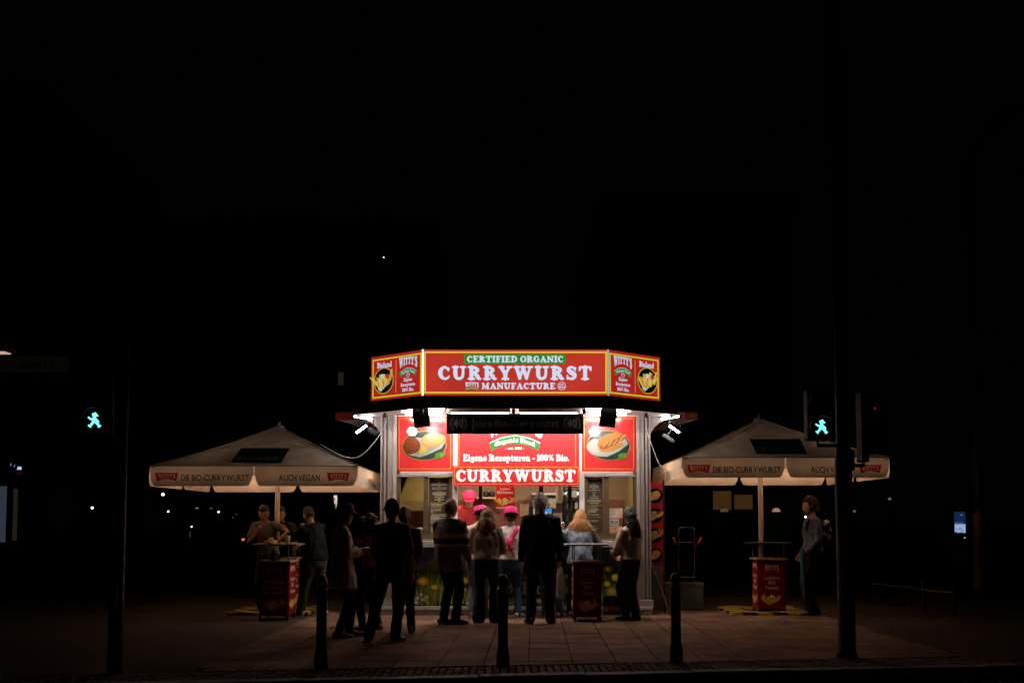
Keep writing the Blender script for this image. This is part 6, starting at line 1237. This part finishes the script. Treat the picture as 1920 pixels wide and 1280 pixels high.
                r0 = rh.uniform(.007, .013) * s; m.tube(pts, [r0 * .5, r0, r0, r0, r0, r0, r0 * .9, r0 * .7, r0 * .25], 5, cap=False)
        elif hk in ('short', 'thick'):
            for k in range(260):
                a = rh.uniform(0, 2 * math.pi); ph = rh.uniform(-.35, 1.4); p0 = head_pt(a, ph)
                if p0.y > .03 and p0.z < .06: continue
                if p0.z < -.05 and p0.y > -.03: continue
                n = p0.normalized(); d = (n * .5 + Vector((rh.uniform(-.4, .4), -.35, -.75)) - n * 0).normalized(); q = p0 * hs; l = o.get('tuft', .02) * rh.uniform(.6, 1.3)
                m.tube([hp(*(q - n * .006)), hp(*(q + d * l * .5 + n * .004)), hp(*(q + d * l))], [.006 * s, .005 * s, .0015 * s], 4, cap=False)
        elif hk == 'pony':
            a = Vector(hp(0, -.1, .04)); pts = [tuple(a), tuple(a + RT @ Vector((.02, -.05, .01)) * s), tuple(a + RT @ Vector((.05, -.07, -.08)) * s), tuple(a + RT @ Vector((.07, -.07, -.2)) * s)]
            m.tube(pts, [.02 * s, .032 * s, .03 * s, .01 * s], 10)
        m.build('hair', hm, t, smooth=True, local=True)
    if o.get('hat') == 'trilby':
        M = HM @ Matrix.Translation((0, -.005, .055)) @ Matrix.Rotation(math.radians(o.get('tilt', -4)), 4, 'X'); k = 1.0
        prof = [(.128, -.012), (.13, .0), (.1, .006), (.094, .012), (.091, .05), (.082, .092), (.06, .1), (.03, .09), (.004, .088)]; seg = 28; vs = []; fs = []
        for r, z in prof:
            for j in range(seg):
                a = 2 * math.pi * j / seg; lift = .018 * math.sin(a) ** 2 * (1 if r > .12 else 0) * (1 if math.sin(a) < 0 else -.3); rr_ = r * (1.1 if True else 1); vs.append(tuple(M @ Vector((rr_ * math.cos(a) * .92, rr_ * math.sin(a) * 1.08, z + lift))))
        n = len(prof)
        for i in range(n - 1):
            for j in range(seg): j2 = (j + 1) % seg; fs.append((i * seg + j, i * seg + j2, (i + 1) * seg + j2, (i + 1) * seg + j))
        fs.append(tuple((n - 1) * seg + j for j in range(seg)))
        h = MB().add(vs, fs).build('hat', o['hatm'], t, smooth=True, local=True); mb = MB(); vs = []; 
        for z in (.014, .034):
            for j in range(seg): a = 2 * math.pi * j / seg; vs.append(tuple(M @ Vector((.106 * math.cos(a) * .92, .106 * math.sin(a) * 1.08, z))))
        mb.add(vs, [(j, (j + 1) % seg, seg + (j + 1) % seg, seg + j) for j in range(seg)]).build('hat_band', o.get('band', o['hatm']), h, local=True)
    if o.get('hat') == 'cap':
        cm = o['hatm']; m = MB()
        def cf(th, ph): p = head_pt(th, ph); z = p.z / .118; k = o.get('capk', 1.15); k = k if z > .12 else k - .4 * min(1, (.12 - z) * 4); return Vector((p.x * k, p.y * k, max(p.z, .0) * (1.18 + o.get('puff', 0)) + .008))
        sphere_fn(m, cf, HM, 30, 22); h = m.build('cap', cm, t, smooth=True, local=True)
        bk = o.get('bill', 1); n = 12; vs = []
        for u, zz2 in ((.8, 0), (1.0, 0)):
            pass
        up = [hp(.07 * math.cos(math.pi * j / n) * 1.05, bk * (.082 + .085 * math.sin(math.pi * j / n)), .028 - .012 * math.sin(math.pi * j / n)) for j in range(n + 1)]; lo_ = [hp(.07 * math.cos(math.pi * j / n) * 1.05, bk * (.082 + .085 * math.sin(math.pi * j / n)), .021 - .012 * math.sin(math.pi * j / n)) for j in range(n + 1)]
        q = len(up); MB().add(up + lo_, [tuple(range(q)), tuple(range(q, 2 * q))[::-1]] + [(j, (j + 1) % q, q + (j + 1) % q, q + j) for j in range(q)]).build('visor', cm, h, smooth=False, local=True)
    t['_'] = 0; del t['_']
    return dict(t=t, T=T, hp=hp, arm=arm, leg=leg, s=s, RT=RT)
def ribbon(r, par, name, pts, wd, m_, th=.004, local=True):
    """strap lying on the torso: pts in torso coordinates"""
    q = [r['T'](*p) for p in spline(pts)]; mb = MB(); mb.tube([tuple(p) for p in q], [(wd * r['s'], th)] * len(q), 6, side=tuple((Vector(q[-1]) - Vector(q[0])).cross(Vector((0, 1, 0))).normalized()), cap=False); return mb
jeans = lambda n, c: cloth(n, c, .9, .4)
blk = cloth('black_cloth', (.0035, .0035, .0035)); pinkhat = cloth('hot_pink_felt', (.78, .045, .22), .8, .15); whitetee = cloth('white_cotton', (.62, .55, .52)); tan_s = cloth('taupe_knit', (.36, .28, .22), .95, .6)
wshoe = mat('white_leather', (.55, .47, .42), .5, var=.08); bshoe = mat('black_leather', (.01, .009, .008), .35); 
# jacket with two woven bands across the chest
def banded(name, base, bandc, edges):
    m = cloth(name, base); nt = m.node_tree; b = nt.nodes['Principled BSDF']; src = b.inputs['Base Color'].links[0].from_socket; tc = nt.nodes.new('ShaderNodeTexCoord'); sp = nt.nodes.new('ShaderNodeSeparateXYZ'); nt.links.new(tc.outputs['Object'], sp.inputs[0]); prev = src
    for z0, z1, c in edges:
        a = nt.nodes.new('ShaderNodeMath'); a.operation = 'GREATER_THAN'; a.inputs[1].default_value = z0; c2 = nt.nodes.new('ShaderNodeMath'); c2.operation = 'LESS_THAN'; c2.inputs[1].default_value = z1; mu = nt.nodes.new('ShaderNodeMath'); mu.operation = 'MULTIPLY'; nt.links.new(sp.outputs[2], a.inputs[0]); nt.links.new(sp.outputs[2], c2.inputs[0]); nt.links.new(a.outputs[0], mu.inputs[0]); nt.links.new(c2.outputs[0], mu.inputs[1])
        mx = nt.nodes.new('ShaderNodeMix'); mx.data_type = 'RGBA'; nt.links.new(mu.outputs[0], mx.inputs[0]); nt.links.new(prev, mx.inputs[6]); mx.inputs[7].default_value = (*c, 1); prev = mx.outputs[2]
    nt.links.new(prev, b.inputs['Base Color']); return m
def patterned(name, base, c2, scale, thr=.55, stretch=(1, 1, 1)):
    m = cloth(name, base); nt = m.node_tree; b = nt.nodes['Principled BSDF']; src = b.inputs['Base Color'].links[0].from_socket; tc = nt.nodes.new('ShaderNodeTexCoord'); mp = nt.nodes.new('ShaderNodeMapping'); mp.inputs['Scale'].default_value = stretch; nz = nt.nodes.new('ShaderNodeTexNoise'); nz.inputs['Scale'].default_value = scale; cr = nt.nodes.new('ShaderNodeValToRGB'); cr.color_ramp.elements[0].position = thr; cr.color_ramp.elements[1].position = thr + .03
    mx = nt.nodes.new('ShaderNodeMix'); mx.data_type = 'RGBA'; nt.links.new(tc.outputs['Object'], mp.inputs[0]); nt.links.new(mp.outputs[0], nz.inputs[0]); nt.links.new(nz.outputs[0], cr.inputs[0]); nt.links.new(cr.outputs[0], mx.inputs[0]); nt.links.new(src, mx.inputs[6]); mx.inputs[7].default_value = (*c2, 1); nt.links.new(mx.outputs[2], b.inputs['Base Color']); return m

# white haired man
person('white haired man in a black coat standing with his back turned at the hatch', 1014, 1169, 1.79, 0, dict(build=1.18, hem=.70, flare=1.05, top=blk, trs=cloth('black_wool', (.009, .009, .01)), shoe=bshoe, hair='thick', hn='white', hc=(.78, .72, .66), hs=1.17, hr=.012, tuft=.03, lw=(-.27, .12, .83), rw=(.27, .12, .83), topname='coat', leg=1.12, la=(-.14, 0, .085), ra=(.13, .02, .085), toe=20, collar=cloth('black_wool', (.009, .009, .01)), yaw=4))
# grey haired man with the banded jacket
gj = banded('banded_jacket', (.13, .108, .09), (.2, .12, .1), [(1.20, 1.255, (.62, .42, .36)), (1.255, 1.262, (.04, .03, .03)), (1.115, 1.19, (.03, .025, .022)), (1.085, 1.11, (.52, .35, .3))])
person('grey haired man in a dark jacket with two pale bands looking toward the hatch', 842, 1170, 1.72, -32, dict(build=1.24, hem=.76, flare=1.05, loose=1.12, top=gj, trs=cloth('dark_olive_wool', (.022, .018, .013)), shoe=bshoe, hair='short', hn='grey', hc=(.24, .19, .16), hs=1.05, hr=.004, tuft=.008, lw=(-.2, .2, .9), rw=(.22, .18, .88), lp=(-.6, -.7, -.3), rp=(.6, -.7, -.3), topname='jacket', leg=1.05, collar=cloth('grey_collar', (.4, .34, .3)), yaw=-14, toe=4, feet=-35, la=(-.07, -.05, .085), ra=(.07, .05, .085)))
# person in pink hat, further forward
person('person in tilted pink hat and white shirt just beyond the long haired woman', 897, 1157, 1.63, -8, dict(lean=14, side=4, shift=(0, -.12), hem=.9, top=whitetee, trs=jeans('light_jeans', (.16, .21, .30)), shoe=wshoe, hat='trilby', hatm=pinkhat, band=cloth('hat_band_dark', (.4, .02, .12)), tilt=-10, pitch=6, yaw=25, hair='short', hn='brown', hc=(.1, .055, .03), hs=1.06, lw=(-.16, .36, 1.1), rw=(.16, .36, 1.1), lp=(-.8, -.3, -.5), rp=(.8, -.3, -.5), sleeve=.3, la=(-.09, -.05, .085), ra=(.09, .02, .085)))
# long haired woman
person('woman with long dark blonde hair in a taupe sweater and black flared trousers', 912, 1167, 1.61, -6, dict(lean=7, shift=(0, -.04), build=1.06, hem=.955, flare=1.1, loose=1.14, top=tan_s, fold=.024, trs=cloth('black_brown_cord', (.014, .011, .008)), shoe=bshoe, bell=1.65, leg=1.08, hair='long', hn='dark_blonde', hc=(.30, .165, .075), hl=.27, hs=1.17, hw=1.9, yaw=6, lw=(-.2, .28, 1.08), rw=(.2, .3, 1.08), lp=(-.5, -.7, -.6), rp=(.35, -.7, -.6), sleeve_r=1.25, topname='sweater', la=(-.12, 0, .085), ra=(.13, .03, .085)))
# pink hat person with sash
rj = person('person in upright pink hat and blue jeans with a pink strap across the back', 958, 1158, 1.60, 2, dict(lean=2, hem=.93, flare=1.08, loose=1.1, build=1.0, top=whitetee, fold=.022, trs=jeans('blue_jeans', (.035, .065, .13)), shoe=wshoe, hat='trilby', hatm=pinkhat, band=cloth('hat_band_pink', (.6, .03, .16)), hair='short', hn='auburn', hc=(.11, .055, .03), hs=1.12, tuft=.03, hr=.01, lw=(-.2, .3, 1.0), rw=(.22, .28, 1.0), lp=(-.8, -.6, -.4), rp=(.9, -.5, -.4), sleeve=.34, sleeve_r=1.15, leg=.98, la=(-.1, 0, .085), ra=(.12, .0, .085), toe=25, feet=-12))
sashm = cloth('pink_strap', (.72, .03, .13), .5, .1)
bag = thing('sling_bag', 'hot pink sling bag with a small white tag worn across a white shirt', 'bag', tuple(rj['t'].location), math.radians(2))
q = ribbon(rj, bag, 's', [(.12, .0, 1.49), (.09, -.105, 1.42), (.02, -.15, 1.3), (-.05, -.15, 1.2)], .035, sashm).build('strap', sashm, bag, smooth=True, local=True)
T_ = rj['T']; MB().tube([tuple(T_(.0, -.165, 1.27)), tuple(T_(-.05, -.185, 1.2)), tuple(T_(-.04, -.18, 1.12)), tuple(T_(.02, -.17, 1.1))], [(.03, .02), (.05, .035), (.055, .035), (.035, .02)], 12).build('pouch', sashm, bag, smooth=True, local=True)
c = T_(.0, -.235, 1.155); MB().box(c.x - .014, c.x + .014, c.y - .0, c.y + .012, c.z - .014, c.z + .014).build('tag', mat('white_tag', (.7, .66, .64), .5), bag, local=True)
# hidden person behind the coat
person('person in jeans and pale pink sneakers mostly hidden behind the white haired man', 1036, 1157, 1.58, -5, dict(lean=22, shift=(-.06, -.1), hem=.9, top=cloth('dark_teal_top', (.02, .03, .035)), trs=jeans('mid_jeans', (.05, .09, .16)), shoe=mat('pink_sneaker', (.55, .36, .3), .5), hair='short', hn='dark', hc=(.02, .014, .01), lw=(-.2, .35, 1.12), rw=(.12, .35, 1.12), lp=(-.8, -.3, -.4), rp=(.8, -.3, -.4), la=(-.12, 0, .085), ra=(.12, .0, .085), toe=35))
# curly haired woman in denim
denim = jeans('pale_denim', (.17, .21, .27))
person('woman with curly ginger blonde hair in a pale denim jacket leaning on the counter', 1088, 1155, 1.60, -4, dict(lean=16, shift=(0, -.14), hem=.88, flare=1.08, build=1.08, loose=1.12, top=denim, fold=.021, trs=jeans('dark_jeans', (.022, .032, .06)), shoe=wshoe, hair='curly', hn='ginger_blonde', hc=(.34, .16, .055), hl=.29, hw=1.9, hs=1.2, hr=.012, pitch=4, yaw=-14, lw=(-.26, .2, 1.0), rw=(.2, .32, 1.1), lp=(-.9, -.4, -.3), rp=(.8, -.4, -.5), sleeve_r=1.15, topname='jacket', la=(-.17, 0, .085), ra=(.12, -.02, .085), toe=20))
# black haired woman
vest = patterned('cream_quilted_vest', (.5, .4, .29), (.38, .28, .19), 30, .5, (6, 6, .4))
rm_ = person('woman with long black hair and cream vest holding a white cup', 1184, 1162, 1.60, 42, dict(hem=.955, flare=1.15, loose=1.12, top=vest, trs=patterned('black_print_cotton', (.012, .011, .011), (.08, .07, .06), 38, .6), shoe=mat('dark_green_shoe', (.05, .05, .04), .4), leg=1.35, bell=.85, hair='long', hn='black', hc=(.008, .007, .006), hl=.36, hw=1.7, hs=1.17, hr=.008, yaw=-10, lw=(-.06, .3, 1.02), rw=(.12, .28, 1.0), lp=(-.9, -.5, -.5), rp=(.9, -.4, -.5), lc=.8, rc=.8, sleeve_r=1.2, topname='vest', la=(-.09, .02, .085), ra=(.09, -.03, .085), feet=10))
W = rm_['arm'][-1][2]; loc = rm_['t'].matrix_world if False else Matrix.Translation(rm_['t'].location) @ Matrix.Rotation(math.radians(42), 4, 'Z'); wp_ = loc @ (W + Vector((.03, .07, .03))); t = thing('paper_cup', 'small white cup held by the black haired woman at the corner', 'cup', tuple(wp_)); MB().lathe([(.024, -.04), (.034, .045), (.036, .047), (.03, .045)]).build('cup', mat('white_card', (.75, .7, .64), .6), t, smooth=True, local=True)
# man in plaid with cap
plaid = patterned('dark_plaid_shirt', (.06, .046, .03), (.10, .075, .05), 16, .5, (1, 1, .5))
person('man with backwards cap and dark shirt standing wide with his back to the street', 733, 1203, 1.66, -8, dict(build=1.0, hem=.84, loose=1.06, top=plaid, trs=cloth('navy_black_trousers', (.008, .009, .012)), shoe=bshoe, hat='cap', hatm=cloth('black_cap', (.01, .01, .01)), hair='short', hn='black2', hc=(.012, .01, .008), hs=1.04, yaw=40, lw=(-.2, .2, .9), rw=(.25, .08, .86), la=(-.30, .03, .085), ra=(.06, -.02, .085), shift=(-.0, 0), leg=1.1, sleeve=.9, toe=25, rc=.7))
person('woman with a ponytail standing half hidden behind the man with the cap', 757, 1186, 1.60, 10, dict(hem=.86, top=cloth('khaki_jacket', (.12, .1, .06)), trs=cloth('black_trousers', (.01, .01, .012)), shoe=mat('brown_boot', (.1, .075, .05), .5), hair='pony', hn='light_brown', hc=(.22, .13, .07), hs=1.06, yaw=-25, rw=(.16, .16, .92), lw=(-.18, .1, .9), topname='jacket', build=.95))
# flower crown person
rf = person('short person in a flower crown with one hand raised to the head', 695, 1181, 1.52, 62, dict(top=cloth('dark_wine_top', (.22, .035, .055)), hem=.95, trs=cloth('black_trousers', (.01, .01, .012)), shoe=wshoe, hair='long', hn='dark_brown', hc=(.03, .018, .01), hl=.18, lw=(-.12, .52, 1.33), lp=(-.4, -.2, -.9), lf=(0, 1, .1), rw=(.1, .02, 1.63), rp=(.9, .3, -.3), rf=(-.6, .2, .7), rc=.4, sleeve=.3, face=1, flare=1.3, skin=(.5, .28, .22), tone='pinkish', la=(-.1, .08, .085), ra=(.1, -.08, .085), pitch=2))
fl_ = MB(); rr = random.Random(2); cols = [mat('petal_pink', (.8, .4, .4), .6), mat('petal_cream', (.8, .65, .5), .6), mat('petal_brown', (.2, .1, .06), .6)]
for k in range(26):
    a = k / 26 * 2 * math.pi; fl_.mi = k % 3; p = rf['hp'](.088 * math.cos(a), .105 * math.sin(a), .055 + rr.uniform(-.008, .012)); fl_.ball(p, rr.uniform(.012, .02), None, 7, 5)
fl_.build('flower_crown', cols, rf['t'], smooth=True, local=True, kind='stuff')
# red hat person
blouse = patterned('pale_striped_blouse', (.66, .58, .48), (.5, .43, .35), 34, .5, (5, 5, .3))
rd = person('person in a dark red hat and long pale striped blouse looking toward the kiosk', 640, 1194, 1.60, -72, dict(hem=.66, flare=1.2, loose=1.15, top=blouse, fold=.022, trs=cloth('black_leggings', (.009, .009, .01)), shoe=mat('worn_white_shoe', (.3, .26, .22), .6), hat='trilby', hatm=cloth('dark_red_felt', (.16, .012, .016), .8, .15), hair='long', hn='ash', hc=(.16, .11, .07), hl=.1, hs=1.08, face=1, lw=(-.08, .23, 1.16), rw=(.08, .22, 1.14), lp=(-.8, -.5, -.6), rp=(.8, -.5, -.6), lc=.8, rc=.8, sleeve_r=1.15, leg=.95, la=(-.1, .12, .085), ra=(.1, -.06, .085), topname='blouse'))
sm2 = cloth('dark_red_sash', (.16, .01, .018), .7, .2); ribbon(rd, rd['t'], 's', [(.06, .06, 1.47), (.13, -.05, 1.45), (.16, -.12, 1.3), (.14, -.165, 1.1), (.12, -.17, .88)], .045, sm2).build('sash', sm2, rd['t'], smooth=True, local=True)
W = (rd['arm'][-1][2] + rd['arm'][1][2]) / 2; wp_ = Matrix.Translation(rd['t'].location) @ Matrix.Rotation(math.radians(-72), 4, 'Z') @ (W + Vector((0, .09, .02))); t = thing('paper_plate', 'small pale plate of food held by the person in the red hat', 'plate', tuple(wp_)); MB().lathe([(.03, 0), (.075, .02), (.072, .022), (.03, .004)]).build('plate', mat('white_card', (.75, .7, .64), .6), t, smooth=True, local=True); MB().ball((0, 0, .02), (.045, .045, .02)).build('food', mat('brown_sauce', (.2, .08, .03), .4), t, smooth=True, local=True)
# dark sweater guest
person('short haired guest in a black sweater and olive trousers raising food to the mouth', 583, 1154, 1.66, 50, dict(lean=10, side=-5, shift=(.03, -.1), hem=.9, build=1.12, loose=1.08, top=cloth('black_knit', (.0035, .0032, .003)), trs=cloth('olive_cargo', (.03, .028, .016)), shoe=mat('cream_sneaker', (.4, .34, .26), .5), hair='short', hn='brown2', hc=(.04, .024, .014), hs=1.04, face=1, pitch=12, lw=(-.02, .22, 1.36), lp=(-.9, .1, -.6), lf=(.1, .2, .9), lc=1.0, rw=(.1, .36, 1.1), la=(-.1, .14, .085), ra=(.12, -.2, .085), leg=1.2, tone='fair'))
# man eating
ra_ = person('man in a grey t-shirt bent over the first table eating fries with his fingers', 499, 1150, 1.70, 166, dict(lean=13, build=1.14, hem=.93, top=cloth('grey_brown_tshirt', (.13, .10, .085)), trs=cloth('black_trousers', (.01, .01, .012)), shoe=mat('dark_sneaker', (.05, .045, .035), .6), sole=mat('pale_sole', (.4, .37, .3), .6), hair='short', hn='near_black', hc=(.012, .009, .007), hs=1.07, tuft=.018, face=1, pitch=20, yaw=18, lw=(-.3, .3, 1.12), lp=(-.9, -.1, .3), lf=(.7, .5, -.1), ld=(0, 0, -1), rw=(.06, .26, 1.30), rp=(.5, -.1, -.9), rf=(-.4, .1, .8), rc=1.1, sleeve=.3, skin=(.42, .22, .14), tone='tanned', shift=(.0, -.05)))
person('man whose face shows just right of the parasol pole behind the eating man', 531, 1130, 1.68, 172, dict(lean=10, hem=.93, top=cloth('dark_blue_shirt', (.012, .012, .016)), trs=cloth('black_trousers', (.01, .01, .012)), shoe=bshoe, hair='short', hn='near_black', hc=(.012, .009, .007), hs=1.05, face=1, yaw=12, pitch=10, lw=(-.2, .42, 1.12), lp=(-.9, -.2, -.2), ld=(0, 0, -1), rw=(.2, .3, 1.1), rc=.6, tone='tanned', skin=(.42, .22, .14)), Y=16.65)
# cook
redshirt = cloth('red_work_shirt', (.8, .10, .11), .8, .2)
person('cook in a red cap and red shirt bending over the work counter behind the hatch', 877, 1100, 1.80, 176, dict(lean=27, build=1.25, hem=.9, top=redshirt, trs=blk, shoe=bshoe, hat='cap', hatm=cloth('red_cap', (.75, .03, .11), .8, .2), puff=-.1, capk=1.42, face=1, pitch=4, side=-4, yaw=6, lw=(-.12, .46, 1.12), rw=(.14, .44, 1.1), lp=(-.9, -.1, .1), rp=(.9, -.1, .1), sleeve=.45, lc=.7, rc=.7, skin=(.5, .31, .22), tone='warm', shift=(0, -.12)), Y=16.78, z0=.2)
# waiting person at the far parasol
dj = jeans('dark_denim_jacket', (.085, .10, .13))
ro = person('person in a dark denim jacket with tousled dark hair waiting beside the far parasol table', 1526, 1153, 1.78, 88, dict(build=1.0, hem=.92, loose=1.12, top=dj, fold=.021, trs=cloth('black_wide_trousers', (.012, .011, .01)), shoe=mat('brown_sneaker', (.2, .14, .1), .6), leg=1.3, hair='thick', hn='tousled', hc=(.02, .014, .01), hs=1.17, hr=.012, tuft=.035, face=1, lw=(-.2, .14, .92), rw=(.2, .12, .92), lp=(-.6, -.9, -.2), rp=(.6, -.9, -.2), topname='jacket', la=(-.1, .08, .085), ra=(.1, -.05, .085)))
loc = tuple(ro['t'].location); t = thing('backpack', 'black backpack with pale flowers on the back of the waiting person', 'backpack', loc, math.radians(88)); m = MB(); m.tube([ro['T'](0, -.2, 1.08), ro['T'](0, -.22, 1.2), ro['T'](0, -.2, 1.38)], [(.13, .08), (.14, .09), (.10, .06)], 16, side=(1, 0, 0)); m.build('pack_body', patterned('floral_black', (.012, .012, .012), (.42, .32, .24), 11, .55), t, smooth=True, local=True)
for sd in (-1, 1): MB().tube([tuple(ro['T'](*p)) for p in spline([(sd * .09, -.13, 1.4), (sd * .11, -.02, 1.485), (sd * .12, .1, 1.4), (sd * .12, .14, 1.25)])], [(.022, .005)] * 16, 6, cap=False).build('strap', blk, t, local=True)
x, y, z = P(1505, 1035, 15.3); t = thing('patterned_scarf', 'teal checked cloth hanging down in front of the waiting person', 'scarf', (x, y, z)); z2 = P(1507, 1128, 15.3)[2] - z; MB().tube([(0, 0, .05), (.0, 0, -.05), (.01, .01, z2 * .5), (.02, 0, z2)], [(.012, .02), (.05, .035), (.035, .03), (.01, .01)], 12).build('scarf_cloth', patterned('teal_check', (.05, .15, .125), (.02, .06, .05), 60, .5), t, smooth=True, local=True)
x, y, z = P(1050, 1064, 14.5); t = thing('plastic_bag', 'thin pale plastic bag hanging beside the white haired man', 'bag', (x, y, z)); z2 = P(1050, 1121, 14.5)[2] - z
m = MB().tube([(0, 0, 0), (.005, 0, z2 * .3), (.01, 0, z2 * .7), (.0, 0, z2 * .95)], [(.03, .012), (.05, .03), (.065, .05), (.05, .04)], 14); me = bake(m, .008, 2); folds(me, .012, 18, 5, 3); me.materials.append(mat('thin_plastic', (.45, .44, .36), .3, translucent=.5)); link('bag_film', me, t, True)
